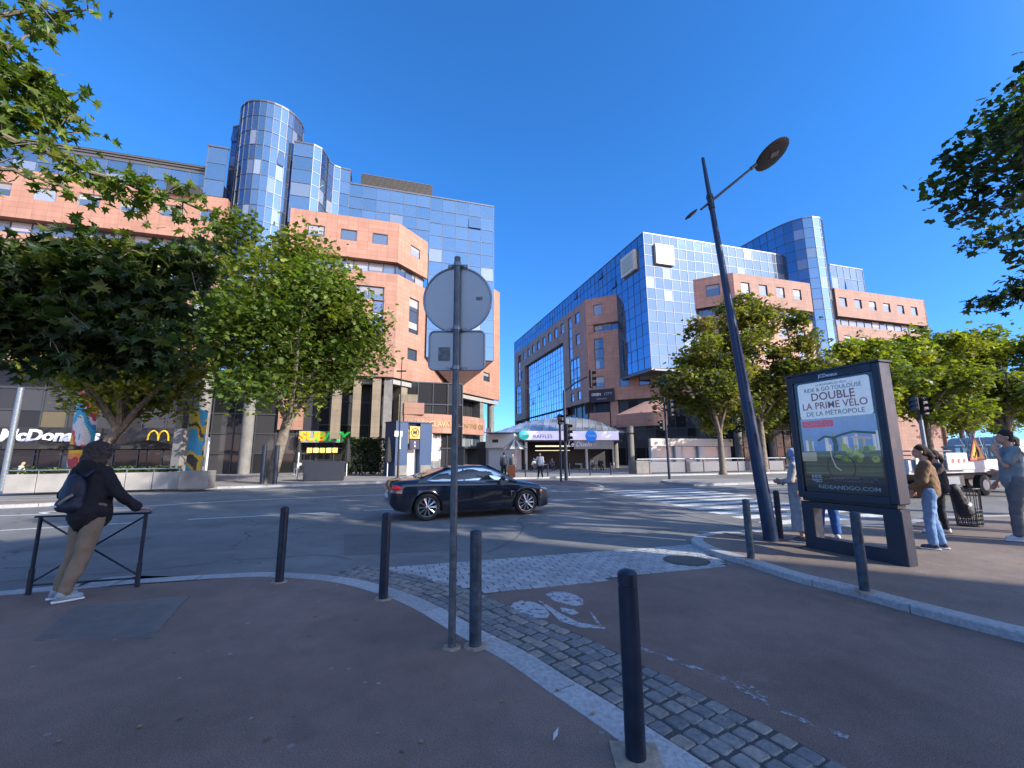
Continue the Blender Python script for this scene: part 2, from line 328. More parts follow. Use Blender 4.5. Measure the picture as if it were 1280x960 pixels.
def lettering(body, size, origin, right, up, m, parent=None, name='lettering', **kw):
    """upright letters on a surface: origin point, reading direction, up direction"""
    me = text_mesh(body, size, **kw); me.materials.append(m); me.name = name
    r = Vector(right).normalized(); u = Vector(up).normalized(); n = r.cross(u)
    M = Matrix(((r.x, u.x, n.x, origin[0]), (r.y, u.y, n.y, origin[1]), (r.z, u.z, n.z, origin[2]), (0, 0, 0, 1)))
    me.transform(M); o = bpy.data.objects.new(name, me); COL.objects.link(o)
    if parent: o.parent = parent
    return o

# ================================================================ GROUND
M_ROAD = asphalt('road_asphalt', (.155, .152, .148), crack=.8, patch=.2)
M_WALK = asphalt('reddish_pavement_asphalt', (.19, .128, .104), patch=.2, fleck=(.22, .2, .2))
M_WALK2 = asphalt('warm_pavement_asphalt', (.19, .145, .12), patch=.2, fleck=(.25, .23, .2))
M_PATH = asphalt('cycle_path_asphalt', (.178, .122, .10), patch=.22, fleck=(.2, .19, .2))
M_PLAZA = asphalt('plaza_paving', (.22, .21, .20), patch=.15, fleck=(.35, .34, .32))
M_JOINT = asphalt('joint_sand', (.06, .058, .055), patch=.2)
m = MB(); m.sheet([(-400, -300), (400, -300), (400, 700), (-400, 700)]); setting(m.build('road', M_ROAD))

def smoothline(pts, k=6):
    P = [Vector((p[0], p[1], 0)) for p in pts]; P = [P[0]*2-P[1]]+P+[P[-1]*2-P[-2]]; out = []
    for i in range(1, len(P)-2):
        for j in range(k):
            t = j/k; a, b, c, d = P[i-1:i+3]
            out.append(.5*((2*b)+(c-a)*t+(2*a-5*b+4*c-d)*t*t+(3*b-a-3*c+d)*t**3))
    out.append(P[-2]); return [(v.x, v.y) for v in out]
def resample(pts, step):
    out = [pts[0]]; acc = 0.
    for a, b in zip(pts, pts[1:]):
        L = math.dist(a, b)
        while acc+L >= step:
            t = (step-acc)/L; a = (a[0]+(b[0]-a[0])*t, a[1]+(b[1]-a[1])*t); out.append(a); L = math.dist(a, b); acc = 0.
        acc += L
    return out
def offset(pts, d):
    out = []
    for i, p in enumerate(pts):
        a = pts[max(i-1, 0)]; b = pts[min(i+1, len(pts)-1)]; L = math.dist(a, b) or 1
        out.append((p[0]-(b[1]-a[1])/L*d, p[1]+(b[0]-a[0])/L*d))
    return out
def kerb(name, line, w, z0, z1, step=1.0, mt=None, gap=.014, side=1, taper=None):
    """granite kerb stones laid end to end, w wide to the given side of the line"""
    a = resample(line, step/6); b = offset(a, w*side); m = MB(); n = 6
    for i in range(0, len(a)-1, n):
        j = min(i+n, len(a)-1); top = []
        la = a[i:j+1]; lb = b[i:j+1]
        if len(la) < 2: continue
        sh = lambda P, e0, e1: [add2(P[0], ((P[1][0]-P[0][0]), (P[1][1]-P[0][1])), e0/max(math.dist(P[0], P[1]), 1e-4))]+P[1:-1]+[add2(P[-1], ((P[-2][0]-P[-1][0]), (P[-2][1]-P[-1][1])), e1/max(math.dist(P[-1], P[-2]), 1e-4))]
        la = sh(la, gap/2, gap/2); lb = sh(lb, gap/2, gap/2); tz = random.uniform(-.003, .003); c = random.uniform(.8, 1.1)
        bv = .012; q = len(la)
        ia = [((x[0]*(1-bv/w)+y[0]*bv/w), (x[1]*(1-bv/w)+y[1]*bv/w)) for x, y in zip(la, lb)]
        vs = [(p[0], p[1], z0) for p in la]+[(p[0], p[1], z1-bv+tz) for p in la]+[(p[0], p[1], z1+tz) for p in ia]+[(p[0], p[1], z1+tz) for p in lb]+[(p[0], p[1], z0) for p in lb]
        fs = []
        for r in range(4):
            for k in range(q-1): fs.append((r*q+k, r*q+k+1, (r+1)*q+k+1, (r+1)*q+k))
        fs.append(tuple(r*q for r in range(5))); fs.append(tuple(r*q+q-1 for r in reversed(range(5))))
        m.mesh(vs, fs, (.37*c, .37*c, .37*c))
    return setting(m.build(name, mt or M_SETT))
# near pavement on the left -------------------------------------------------
ZW = .035
kl = smoothline([(-40, -6.5), (-20, .6)]+[G(*p) for p in [(0, 742), (100, 733), (200, 725), (300, 719), (350, 718), (430, 724), (490, 738), (540, 757), (600, 790), (660, 820), (720, 858), (780, 895), (840, 935), (880, 960)]]+[(1.25, 2.05), (1.6, 1.3), (2.2, 0), (3.0, -3), (4, -9)])
kin = offset(kl, -.24)
m = MB(); m.sheet([(-40, -30)]+[p for p in kin]+[(4, -30)], ZW-.006); setting(m.build('pavement', M_WALK))
kerb('kerb', kl, .24, -.05, ZW, side=-1)
# tree pit plate / service covers set in the pavement ------------------------
m = MB(); g = [G(*p, z=ZW) for p in [(42, 800), (94, 757), (236, 745), (190, 797)]]
m.prism(g, ZW-.02, ZW+.001, tint=(.15, .135, .13))
u = Vector((g[3][0]-g[0][0], g[3][1]-g[0][1], 0)); v = Vector((g[1][0]-g[0][0], g[1][1]-g[0][1], 0)); nu = max(4, int(u.length/.03)); nv_ = max(4, int(v.length/.05))
for i in range(nu):
    p = Vector((*g[0], ZW+.004))+u*((i+.5)/nu)+v*.5; m.box(p, (.012, v.length*.97, .002), (u.normalized(), v.normalized(), (0, 0, 1)), tint=(.17, .155, .15))
setting(m.build('pavement_cover', tinted('steel_plate', .6, .0)))
# gutter of dark cobbles following the kerb ---------------------------------
def cobbles(name, line, rows, sw, sl, z, cols, jit=.012, start=0):
    m = MB()
    for r in range(rows):
        a = resample(offset(line, .02+r*sw), sl); off = (r % 2)*.5
        for i in range(len(a)-1):
            p = Vector((a[i][0]*(1-off)+a[i+1][0]*off, a[i][1]*(1-off)+a[i+1][1]*off, 0)); d = Vector((a[i+1][0]-a[i][0], a[i+1][1]-a[i][1], 0)).normalized(); nn = Vector((-d.y, d.x, 0))
            c = random.choice(cols); k = random.uniform(.85, 1.12); hh = random.uniform(-.002, .002)
            w = sl*random.uniform(.9, .97); h = sw*random.uniform(.9, .97)
            ctr = p+d*(sl/2)+nn*(sw/2)+Vector((random.uniform(-jit, jit), random.uniform(-jit, jit), 0)); pts = []; top = []
            for (x, y) in ((-1, -.78), (-.8, -1), (.8, -1), (1, -.78), (1, .78), (.8, 1), (-.8, 1), (-1, .78)):
                q = ctr+d*(x*w/2*random.uniform(.93, 1.03))+nn*(y*h/2*random.uniform(.93, 1.03)); pts.append(q); top.append(ctr+(q-ctr)*.84)
            vs = [(q.x, q.y, -.02) for q in pts]+[(q.x, q.y, z-.010+hh) for q in pts]+[(q.x, q.y, z+hh) for q in top]
            m.mesh(vs, [(j, (j+1) % 8, 8+(j+1) % 8, 8+j) for j in range(8)]+[(8+j, 8+(j+1) % 8, 16+(j+1) % 8, 16+j) for j in range(8)]+[tuple(range(16, 24))], (c[0]*k, c[1]*k, c[2]*k))
    return setting(m.build(name, M_SETT))
gl = smoothline([G(*p) for p in [(410, 720), (430, 724), (490, 738), (540, 757), (600, 790), (660, 820), (720, 858), (780, 895), (840, 935), (880, 960)]]+[(1.25, 2.05), (1.6, 1.3), (2.2, 0)])
m = MB(); oo = offset(gl, .62); m.face([(p[0], p[1], .010) for p in gl+oo[::-1]], [(p[0], p[1]) for p in gl+oo[::-1]]); setting(m.build('gutter_bed', M_JOINT))
cobbles('cobble_gutter', gl, 5, .12, .135, .017, [(.22, .21, .20), (.18, .175, .17), (.25, .22, .19), (.16, .16, .165)])
# pale setts across the cycle crossing --------------------------------------
m = MB(); sp = [G(424, 715), G(868, 681), G(911, 707), G(605, 744), G(546, 731), G(480, 716)]
m.sheet(sp, .006, mi=0); setting(m.build('sett_bed', M_JOINT))
def inside(p, P):
    c = False
    for i in range(len(P)):
        a, b = P[i], P[i-1]
        if (a[1] > p[1]) != (b[1] > p[1]) and p[0] < (b[0]-a[0])*(p[1]-a[1])/(b[1]-a[1])+a[0]: c = not c
    return c
m = MB(); o0 = G(424, 715); dd = Vector((G(868, 681)[0]-o0[0], G(868, 681)[1]-o0[1], 0)).normalized(); dn = Vector((dd.y, -dd.x, 0))
gpoly = list(gl)+oo[::-1]
for r in range(26):
    for i in range(32):
        ctr = Vector((*o0, 0))+dd*((i+(r % 2)*.5)*.21+.05)+dn*(r*.135+.07)
        if not inside((ctr.x, ctr.y), sp) or inside((ctr.x, ctr.y), gpoly): continue
        k = random.uniform(.82, 1.12); w, h = .197, .122
        pts = [ctr+dd*(x*w/2)+dn*(y*h/2) for x, y in ((-1, -.8), (-.85, -1), (.85, -1), (1, -.8), (1, .8), (.85, 1), (-.85, 1), (-1, .8))]
        zt = .016+random.uniform(-.002, .002)
        vs = [(q.x, q.y, -.01) for q in pts]+[(q.x, q.y, zt-.004) for q in pts]+[(ctr.x+(q.x-ctr.x)*.93, ctr.y+(q.y-ctr.y)*.93, zt) for q in pts]
        m.mesh(vs, [(j, (j+1) % 8, 8+(j+1) % 8, 8+j) for j in range(8)]+[(8+j, 8+(j+1) % 8, 16+(j+1) % 8, 16+j) for j in range(8)]+[tuple(range(16, 24))], (.34*k, .35*k, .36*k))
setting(m.build('pale_setts', M_SETT))
# cycle path ----------------------------------------------------------------
kr = smoothline([G(*p) for p in [(1100, 660), (1000, 664), (940, 668), (890, 671), (868, 676), (866, 683), (890, 695), (930, 707), (990, 727), (1060, 745), (1140, 768), (1280, 805)]]+[(4.9, 3.0), (5.6, 1.6), (7, -1), (9, -5)])
kk = [p for p in kr if p[1] < 6.9]
m = MB(); bp = [G(605, 744)]+[G(911, 707)]+kk+[(9, -12), (4, -12)]+[p for p in oo[::-1] if p[1] < 5.4]
m.face([(p[0], p[1], .008) for p in bp], [(p[0], p[1]) for p in bp]); setting(m.build('cycle_path', M_PATH))
# right-hand pavement --------------------------------------------------------
ZR = .09
kri = offset(kr, .2)
right_edge = [(70, 30.0), (30, 16.6), (16, 11.9), G(1180, 650), G(1130, 657)]
m = MB(); m.sheet([p for p in reversed(kri)]+right_edge[::-1]+[(70, -12), (12, -12)], ZR-.006); setting(m.build('pavement', M_WALK2))
kerb('kerb', kr, .2, -.05, ZR, side=1)
kerb('kerb', smoothline([(60, 26.7), (30, 16.6), (16, 11.9), G(1180, 650), G(1130, 657), G(1100, 660)]), .2, -.05, ZR, side=1)
m = MB(); 
for i in range(2): pass
a_, b_ = Vector((*G(905, 672), ZR)), Vector((*G(1000, 692), ZR)); d_ = (b_-a_).normalized(); m.box((a_+b_)/2+Vector((0, 0, -.002)), ((b_-a_).length, .03, .008), (d_, Vector((-d_.y, d_.x, 0)), (0, 0, 1)))
a_ = b_; b_ = Vector((*G(1040, 676), ZR)); d_ = (b_-a_).normalized(); m.box((a_+b_)/2+Vector((0, 0, -.002)), ((b_-a_).length, .03, .008), (d_, Vector((-d_.y, d_.x, 0)), (0, 0, 1)))
setting(m.build('expansion_joint', M_JOINT))
# far pavement, plaza and refuge ---------------------------------------------
ZF = .12
fk = smoothline([(-90, 0), (-45, 12), (-30, 18.3), (-24.5, 21.2), (-17.2, 23.6), (-13, 25.6), (-9, 27.9), (-4, 30.2), (0, 32.2), (4, 33.6), (9, 35), (16, 37), (24, 39.5), (45, 47), (90, 63)])
m = MB(); m.sheet([p for p in fk]+[(300, 140), (300, 400), (-300, 400), (-300, 0)], ZF-.006); setting(m.build('plaza', M_PLAZA))
kerb('kerb', fk, .25, -.05, ZF, side=1, step=1.2)
# refuge island
rf = [(-2.6, 24.0), (0.2, 24.2), (2.6, 22.3), (4.3, 21.4), (4.6, 24.2), (3.9, 27.6), (1.5, 28.2), (-1.4, 27)]
rfs = smoothline(rf+[rf[0]]); m = MB(); m.sheet(rfs[:-1], ZF-.006); setting(m.build('traffic_island', tiles('island_pavers', (.2, .13, .11), (.16, .11, .1), (.08, .07, .06), .2, .1, .01)))
kerb('kerb', rfs, .18, -.05, ZF, side=1)
rf2 = [(9.6, 23.5), (16, 25.6), (24, 28.3), (24.5, 30.2), (16, 28.6), (10, 28.3), (9.1, 25.5)]
rfs2 = smoothline(rf2+[rf2[0]]); m = MB(); m.sheet(rfs2[:-1], ZF-.006); setting(m.build('traffic_island', M_PLAZA)); kerb('kerb', rfs2, .18, -.05, ZF, side=1)
lf2 = [(-60, -1), (-24, 12.6), (-17.6, 15.0), (-16.2, 16.2), (-17, 17.0), (-22, 16.4), (-60, 3)]
lfs2 = smoothline(lf2[1:-1]+[lf2[1]]); m = MB(); m.sheet(lfs2[:-1], ZF-.006); setting(m.build('traffic_island', M_WALK2)); kerb('kerb', lfs2, .18, -.05, ZF, side=1)
# painted markings -----------------------------------------------------------
def strip(m, pts, w, z=.006):
    a = offset(pts, w/2); b = offset(pts, -w/2)
    for i in range(len(pts)-1): m.face([(*a[i], z), (*a[i+1], z), (*b[i+1], z), (*b[i], z)], [(0, 0)]*4)
m = MB()
for a_, b_ in [((235, 649.5), (408, 641)), ((455, 638.5), (520, 635)), ((690, 626), (752, 623)), ((0, 663.5), (168, 653.5))]: strip(m, [G(*a_), G(*b_)], .12)
strip(m, smoothline([(-45, 3.5), (-26, 10.2), G(0, 645), G(60, 640), G(180, 633), G(320, 625), G(470, 619), (-2.2, 20.0), (2, 21.0)]), .16)
strip(m, smoothline([(-42, 8), (-27, 16.5), (-21, 19.3), (-14.5, 21.8), (-9.5, 24.3), (-6, 25.3)]), .14)
strip(m, [(9.4, 22.6), (14, 23.9), (30, 29.2), (60, 40)], .14)
strip(m, [(8.4, 20.6), (30, 28.0), (60, 38)], .12); strip(m, [(10.5, 16.6), (14, 17.8)], .12); strip(m, [(17.5, 19.1), (21.5, 20.4)], .12)
setting(m.build('lane_markings', M_ROADP))
m = MB(); e0 = Vector((6.1, 10.3, 0)); e1 = Vector((4.15, 21.0, 0))
for i in range(11):
    t = (i+.1)/11; o_ = e0*(1-t)+e1*t; L = 4.1 if i < 6 else 4.9
    m.face([(o_.x, o_.y, .006), (o_.x+D[0]*L, o_.y+D[1]*L, .006), (o_.x+D[0]*L+DN[0]*.5, o_.y+D[1]*L+DN[1]*.5, .006), (o_.x+DN[0]*.5, o_.y+DN[1]*.5, .006)], [(0, 0)]*4)
setting(m.build('zebra_crossing', M_ROADP))
m = MB(); rr = .16
st = [(5.45, 8.9), (5.5, 10.2), (4.8, 13.5), (4.2, 16.9), (3.9, 20.2)]; strip(m, smoothline([(p[0]-.25, p[1]) for p in st]), rr, .007)
setting(m.build('crossing_edge_strip', asphalt('pale_strip', (.20, .19, .18), patch=.2)))
m = MB()
for ln in ([(-60, 735), (60, 722), (150, 716), (240, 707), (300, 700), (352, 697), (400, 694), (440, 700)], [(700, 668), (760, 671), (820, 664), (850, 660)], [(610, 690), (640, 676), (655, 660), (648, 650), (668, 640)], [(150, 662), (300, 655), (420, 648), (560, 660)]):
    P = smoothline([G(*p) for p in ln], 8); P = [(x+random.gauss(0, .012), y+random.gauss(0, .012)) for x, y in P]; strip(m, P, .014, .005)
setting(m.build('road_crack', mat('tar', (.02, .02, .022), .7, var=.2)))
m = MB(); g4 = [G(430, 668), G(560, 664), G(575, 688), G(430, 694)]; m.sheet(g4, .004); g5 = [(-9, 8.0), (-7.2, 8.7), (-7.5, 9.5), (-9.3, 8.8)]; m.sheet(g5, .004); setting(m.build('road_patch', asphalt('newer_asphalt', (.115, .113, .112), patch=.15)))
# bicycle symbol and faded line on the cycle path
m = MB()
def disc(c, a, b, rot, z, n=22, inner=0.):
    P = [(c[0]+a*cos(2*pi*k/n)*cos(rot)-b*sin(2*pi*k/n)*sin(rot), c[1]+a*cos(2*pi*k/n)*sin(rot)+b*sin(2*pi*k/n)*cos(rot)) for k in range(n)]
    m.face([(p[0], p[1], z) for p in P], [(0, 0)]*n)
def poly(pp, z=.012): m.face([(*G(*p), z) for p in pp], [(0, 0)]*len(pp))
poly([(638, 760), (642, 755), (652, 752), (668, 754), (682, 761), (687, 769), (684, 774), (670, 774), (652, 770)])
poly([(682, 744), (690, 741), (706, 741), (720, 745), (729, 751), (729, 757), (720, 759), (706, 757), (692, 752)])
poly([(673, 752), (678, 753), (700, 768), (722, 779), (757, 786), (756, 788), (726, 786), (700, 778), (690, 768)])
poly([(700, 761), (716, 762), (724, 768), (716, 770), (704, 768)])
poly([(737, 766), (741, 768), (752, 784), (748, 784)])
setting(m.build('cycle_symbol', M_SYMB))
m = MB(); strip(m, [G(800, 812), G(850, 830), G(905, 850), G(930, 866), G(960, 882), G(1010, 905), G(1060, 925)], .055, .012); strip(m, [G(925, 853), G(960, 875)], .06, .0125)
setting(m.build('path_marking', M_ROADF))
m = MB(); c = G(858, 702); n = 28
for rad, z, tn in ((.34, .020, (.07, .07, .07)), (.29, .023, (.10, .10, .095))):
    m.prism([(c[0]+rad*cos(2*pi*k/n), c[1]+rad*sin(2*pi*k/n)) for k in range(n)], -.02, z, tint=tn)
for k in range(-4, 5): m.box((c[0]+k*.06, c[1], .024), (.02, 2*sqrt(max(.01, .27**2-(k*.06)**2)), .006), tint=(.13, .13, .12))
setting(m.build('manhole_cover', tinted('cast_iron', .6, .4)))
# fallen leaves and litter ---------------------------------------------------
m = MB()
def leaf_shape(sz):
    P = []
    for k, (a, r) in enumerate([(-90, .15), (-60, .55), (-35, .35), (-8, .85), (20, .45), (48, .8), (68, .5), (90, 1.), (112, .5), (132, .8), (160, .45), (188, .85), (215, .35), (240, .55)]):
        P.append((cos(R(a))*r*sz/2, sin(R(a))*r*sz/2))
    return P
for i in range(70):
    if i < 45: x, y = random.uniform(-6, .3), random.uniform(2.2, 5.6)
    else: x, y = random.uniform(3.8, 9), random.uniform(4.5, 9)
    if not i % 3 and i < 45: x, y = G(random.uniform(380, 900), random.uniform(760, 950))
    z = (ZW if x < 1 else ZR)+.004; an = random.uniform(0, 6.3); s_ = random.uniform(.025, .06); k = random.uniform(.5, 1.2)
    P = leaf_shape(s_); m.face([(x+p[0]*cos(an)-p[1]*sin(an), y+p[0]*sin(an)+p[1]*cos(an), z+abs(p[0])*random.uniform(.1, .5)) for p in P], [(0, 0)]*len(P), (.28*k, .2*k, .1*k))
for i in range(150):
    x, y = (random.uniform(-6, 1), random.uniform(1.8, 5.9)) if i < 90 else (random.uniform(3.6, 10), random.uniform(3.6, 10))
    if i < 90 and not inside((x, y), [(-7, -3)]+[p for p in kin if p[0] > -8]+[(3, -3)]): continue
    if i >= 90 and not inside((x, y), list(kri)+[(14, 9), (14, -5)]): continue
    z = (ZW if i < 90 else ZR)-.0045; r = random.uniform(.008, .022); k = random.choice((.055, .06, .2, .24)); m.face([(x+r*cos(a)*random.uniform(.8, 1.2), y+r*sin(a)*random.uniform(.8, 1.2), z) for a in [j*.785 for j in range(8)]], [(0, 0)]*8, (k, k*.93, k*.9))
q = G(693, 920, ZW); m.face([(q[0]-.012, q[1]-.05, ZW+.005), (q[0]+.018, q[1]-.01, ZW+.012), (q[0]+.03, q[1]+.05, ZW+.02), (q[0]-.005, q[1]+.01, ZW+.008)], [(0, 0)]*4, (.6, .6, .58))
setting(m.build('fallen_leaves', M_TINT, recalc=False), 'stuff')

# ================================================================ BUILDINGS
def V3(p, z): return Vector((p[0], p[1], z))
def brick_panel(m, p, d, s0, s1, z0, z1, holes, nrm, th=.3):
    """masonry slab from s0 to s1 along d with openings; outer face on the line, th thick inwards"""
    S = sorted({s0, s1}|{min(max(h[i], s0), s1) for h in holes for i in (0, 1)}); Z = sorted({z0, z1}|{min(max(h[i], z0), z1) for h in holes for i in (2, 3)})
    n = Vector((nrm[0], nrm[1], 0)).normalized()
    def cut(sa, za): return any(h[0]-1e-6 < sa < h[1] and h[2]-1e-6 < za < h[3] for h in holes)
    for a, b in zip(S, S[1:]):
        for c, e in zip(Z, Z[1:]):
            if cut((a+b)/2, (c+e)/2): continue
            q = [V3(add2(p, d, s), z) for s, z in ((a, c), (b, c), (b, e), (a, e))]; uv = [(a, c), (b, c), (b, e), (a, e)]
            m.face(q, uv); m.face([v-n*th for v in q[::-1]], uv[::-1])
    def rev(s_a, z_a, s_b, z_b):
        q = [V3(add2(p, d, s_a), z_a), V3(add2(p, d, s_b), z_b)]; m.face([q[0], q[1], q[1]-n*th, q[0]-n*th], [(s_a, z_a), (s_b, z_b), (s_b+.3, z_b), (s_a+.3, z_a)])
    for h in holes+[(s0, s1, z0, z1)]:
        a, b, c, e = h[:4]; rev(a, c, b, c); rev(a, e, b, e); rev(a, c, a, e); rev(b, c, b, e)
GT_DARK = [(.035, .055, .08), (.05, .07, .10), (.065, .09, .125)]
def pane_tint(light=.1):
    if random.random() < light:
        k = random.uniform(.16, .38); return (k*.88, k, k*1.1, random.uniform(.6, .95))
    t = random.choice(GT_DARK); return (t[0], t[1], t[2], random.uniform(.9, 1.))
def window(par, p, d, nrm, s0, s1, z0, z1, depth=.14, cols=1, rows=1, white=False, fw=.07, name='window', gm=None):
    n = Vector((nrm[0], nrm[1], 0)).normalized(); dv = Vector((d[0], d[1], 0)); ax = (dv, n, (0, 0, 1))
    o = lambda s, z, q=0.: V3(add2(p, d, s), z)-n*(depth+q)
    m = MB()
    for k in range(cols+1):
        s = s0+fw/2+(s1-s0-fw)*k/cols; m.box(o(s, (z0+z1)/2), (fw, .09, z1-z0-.004), ax)
    for k in range(rows+1):
        z = z0+fw/2+(z1-z0-fw)*k/rows; m.box(o((s0+s1)/2, z, .003), (s1-s0-.004, .083, fw), ax)
    w = m.build(name, M_MULLP if white else M_FRAME, par)
    g = MB()
    for i in range(cols):
        for j in range(rows):
            a = s0+(s1-s0)*i/cols; b = s0+(s1-s0)*(i+1)/cols; c = z0+(z1-z0)*j/rows; e = z0+(z1-z0)*(j+1)/rows; t = pane_tint(.15)
            ti = random.uniform(-.012, .012)
            g.face([o(a, c, .03+ti), o(b, c, .03), o(b, e, .03), o(a, e, .03+ti)], None, t)
            if random.random() < .5:
                k = random.uniform(.2, .38); zz = e-(e-c)*random.uniform(.25, .75); g.face([o(a+.05, zz, .028), o(b-.05, zz, .028), o(b-.05, e, .028), o(a+.05, e, .028)], None, (k, k, k*.97, .35))
    g.build('pane', gm or M_WIN, w, recalc=False); return w
def curtain(par, path, z0, z1, mw, mh, gm, name='curtain_wall', light=.1, bar=.06, proud=.05, ztop_extra=0., flip=1, parapet=True, mull=None, open_p=.02, tilt=.010, normals=None):
    """glazed wall on a plan path; outward side is to the right of the path when flip=1"""
    g = MB(); b = MB(); L = 0
    nz = max(1, round((z1-z0)/mh)); hz = (z1-z0)/nz
    for a, c in zip(path, path[1:]):
        l = math.dist(a, c); n = max(1, round(l/mw)) if l > mw*.5 else 1; dx = Vector((c[0]-a[0], c[1]-a[1], 0)).normalized(); nn = Vector((dx.y, -dx.x, 0))*flip
        for i in range(n):
            p0 = V3(a, 0)+dx*(l*i/n); p1 = V3(a, 0)+dx*(l*(i+1)/n)
            for j in range(nz):
                za = z0+hz*j; zb = za+hz; t = pane_tint(light); e = [nn*random.uniform(-tilt, tilt) for _ in range(3)]; e.append(e[0]+e[2]-e[1])
                if random.random() < open_p: e = [nn*.0, nn*.0, nn*-.0, nn*0.]; e[0] = nn*.22; e[1] = nn*.22
                g.face([p0+Vector((0, 0, za))+e[0], p1+Vector((0, 0, za))+e[1], p1+Vector((0, 0, zb))+e[2], p0+Vector((0, 0, zb))+e[3]], None, t)
            b.box(p0+Vector((0, 0, (z0+z1)/2))+nn*(proud/2), (bar*.8, proud, z1-z0+.02), (dx, nn, (0, 0, 1)))
        b.box(V3(c, (z0+z1)/2)+nn*(proud/2), (bar*.8, proud*1.04, z1-z0+.02), (dx, nn, (0, 0, 1)))
        mid = V3(((a[0]+c[0])/2, (a[1]+c[1])/2), 0)
        for j in range(nz+1):
            b.box(mid+Vector((0, 0, z0+hz*j))+nn*(proud/2-.004), (l+.02, proud, bar*.8), (dx, nn, (0, 0, 1)))
        if parapet: b.box(mid+Vector((0, 0, z1+.09))-nn*.1, (l+.1, .34, .14), (dx, nn, (0, 0, 1)))
    w = g.build(name, gm, par, recalc=False); b.build('mullion_grid', mull or M_MULL, w); return w
def arc(c, r, a0, a1, n): return [(c[0]+r*cos(R(a0+(a1-a0)*k/n)), c[1]+r*sin(R(a0+(a1-a0)*k/n))) for k in range(n+1)]
FN = (B[1], -B[0])           # outward normal of faces that look at the camera
CN = (C[1], -C[0])           # normal of the 45 degree facets on the left block
AN = (-A[1], A[0])           # normal of the long face of the right block (looks left)
CmN = (-Cm[1], Cm[0])        # 45 degree facets on the right block

# ---------------------------------------------------------------- left block
PF = (-21.5, 44.); PC = add2(PF, B, 8.85); PG = (-10.56, 51.17)
LB = thing('office_building', 'terracotta and mirror glass office block with round tower, left across the road', 'building', (-22, 52, 0), group='terracotta and glass office blocks')
root_fix = []
def inv(o, par): o.matrix_parent_inverse = Matrix.Translation(-par.location); return o
K = 3.355
mw_ = MB(); hw = []
def holes_row(s_first, count, w, z0, z1, step=K): return [(s_first+k*step, s_first+k*step+w, z0, z1) for k in range(count)]
up_holes = holes_row(-24.39-3*K, 8, 1.75, 25.72, 27.05)
mw_ = MB(); brick_panel(mw_, PF, B, -50, -8.6, 23.72, 28.6, up_holes, FN, .9); o = mw_.build('upper_brick_band', M_BRICK, LB)
lowP = add2(PF, A, .35)
big = []
for zz in (19.15, 15.75, 12.35): big += [(s, s+w_, zz, zz+1.55) for s, w_ in [(-44, 3.2), (-39.2, 1.7), (-34.2, 3.4), (-29, 1.7), (-24.1, 1.7), (-20.8, 3.3), (-14.1, 1.7)]]
big += [(-10.9, -9.3, 19.15, 22.2), (-10.9, -9.3, 14.0, 17.3)]
mw_ = MB(); brick_panel(mw_, lowP, B, -50, -8.6, 10.35, 22.4, big, FN, .45); mw_.build('lower_brick_wall', M_BRICK, LB)
for h in up_holes: window(LB, PF, B, FN, *h, white=True, depth=.12)
for h in big: window(LB, lowP, B, FN, *h, cols=2 if h[1]-h[0] > 2 else 1, rows=2 if h[3]-h[2] > 2 else 1, depth=.2)
rib = add2(PF, A, .85)
window(LB, rib, B, FN, -50, -8.6, 22.4, 23.72, depth=0, cols=26, name='ribbon_window')
# protruding box with its chamfered end
bxh = [(-.78, .95, 25.68, 26.97), (2.6, 4.3, 25.68, 26.97), (5.97, 7.65, 25.68, 26.97)]
mw_ = MB(); brick_panel(mw_, PF, B, -2.6, 8.85, 23.72, 28.6, bxh, FN, .3); brick_panel(mw_, PC, C, 0, 5.4, 23.72, 28.6, [(2.1, 3.8, 25.65, 26.9)], CN, .3)
po = [add2(PF, B, -2.6), PC, add2(PC, C, 5.4), add2(add2(PC, C, 5.4), FN, -.6), add2(PF, B, -2.6+.0)]
mw_.sheet([add2(PF, B, -2.6), PC, add2(PC, C, 5.4), add2(PF, A, 4.4)], 23.7); mw_.sheet([add2(PF, B, -2.6), PC, add2(PC, C, 5.4), add2(PF, A, 4.4)], 28.5)
mw_.build('upper_brick_box', M_BRICK, LB)
for h in bxh: window(LB, PF, B, FN, *h, depth=.08)
window(LB, PC, C, CN, 2.1, 3.8, 25.65, 26.9, depth=.08)
PF3 = add2(PF, A, .3); PC3 = add2(PF3, B, 8.93)
window(LB, add2(PF, A, .7), B, FN, -2.4, 8.95, 22.4, 23.7, depth=0, cols=7, name='ribbon_window'); window(LB, add2(PC, (CN[0], CN[1]), -.55), C, CN, .2, 5.3, 22.4, 23.7, depth=0, cols=3, name='ribbon_window')
lh = [(2.6, 7.53, 19.15, 20.7), (6.35, 7.53, 15.0, 19.1), (-1.6, .1, 19.15, 20.7), (2.6, 4.3, 14.2, 15.9), (2.6, 4.3, 11.6, 13.1), (-1.6, .1, 14.2, 15.9)]
mw_ = MB(); brick_panel(mw_, PF3, B, -3, 8.93, 10.35, 22.4, lh, FN, .35)
ch = [(2.1, 3.8, 16.1, 20.4), (2.05, 3.7, 12.85, 14.2), (13.6, 15.2, 12.85, 14.2), (18.6, 20.4, 12.85, 14.2), (10.2, 11.8, 12.85, 14.2)]
brick_panel(mw_, PC3, C, 0, 23.5, 10.35, 22.4, ch, CN, .35); brick_panel(mw_, add2(PC3, C, 5.6), C, 0, 17.9, 22.4, 28.3, [], CN, .35)
mw_.build('lower_brick_wall', M_BRICK, LB)
window(LB, PF3, B, FN, *lh[0], cols=3, depth=.18); window(LB, PF3, B, FN, *lh[1], rows=3, depth=.18)
for h in lh[2:]: window(LB, PF3, B, FN, *h, depth=.18)
window(LB, PC3, C, CN, *ch[0], rows=3, depth=.16)
for h in ch[1:]: window(LB, PC3, C, CN, *h, depth=.16)
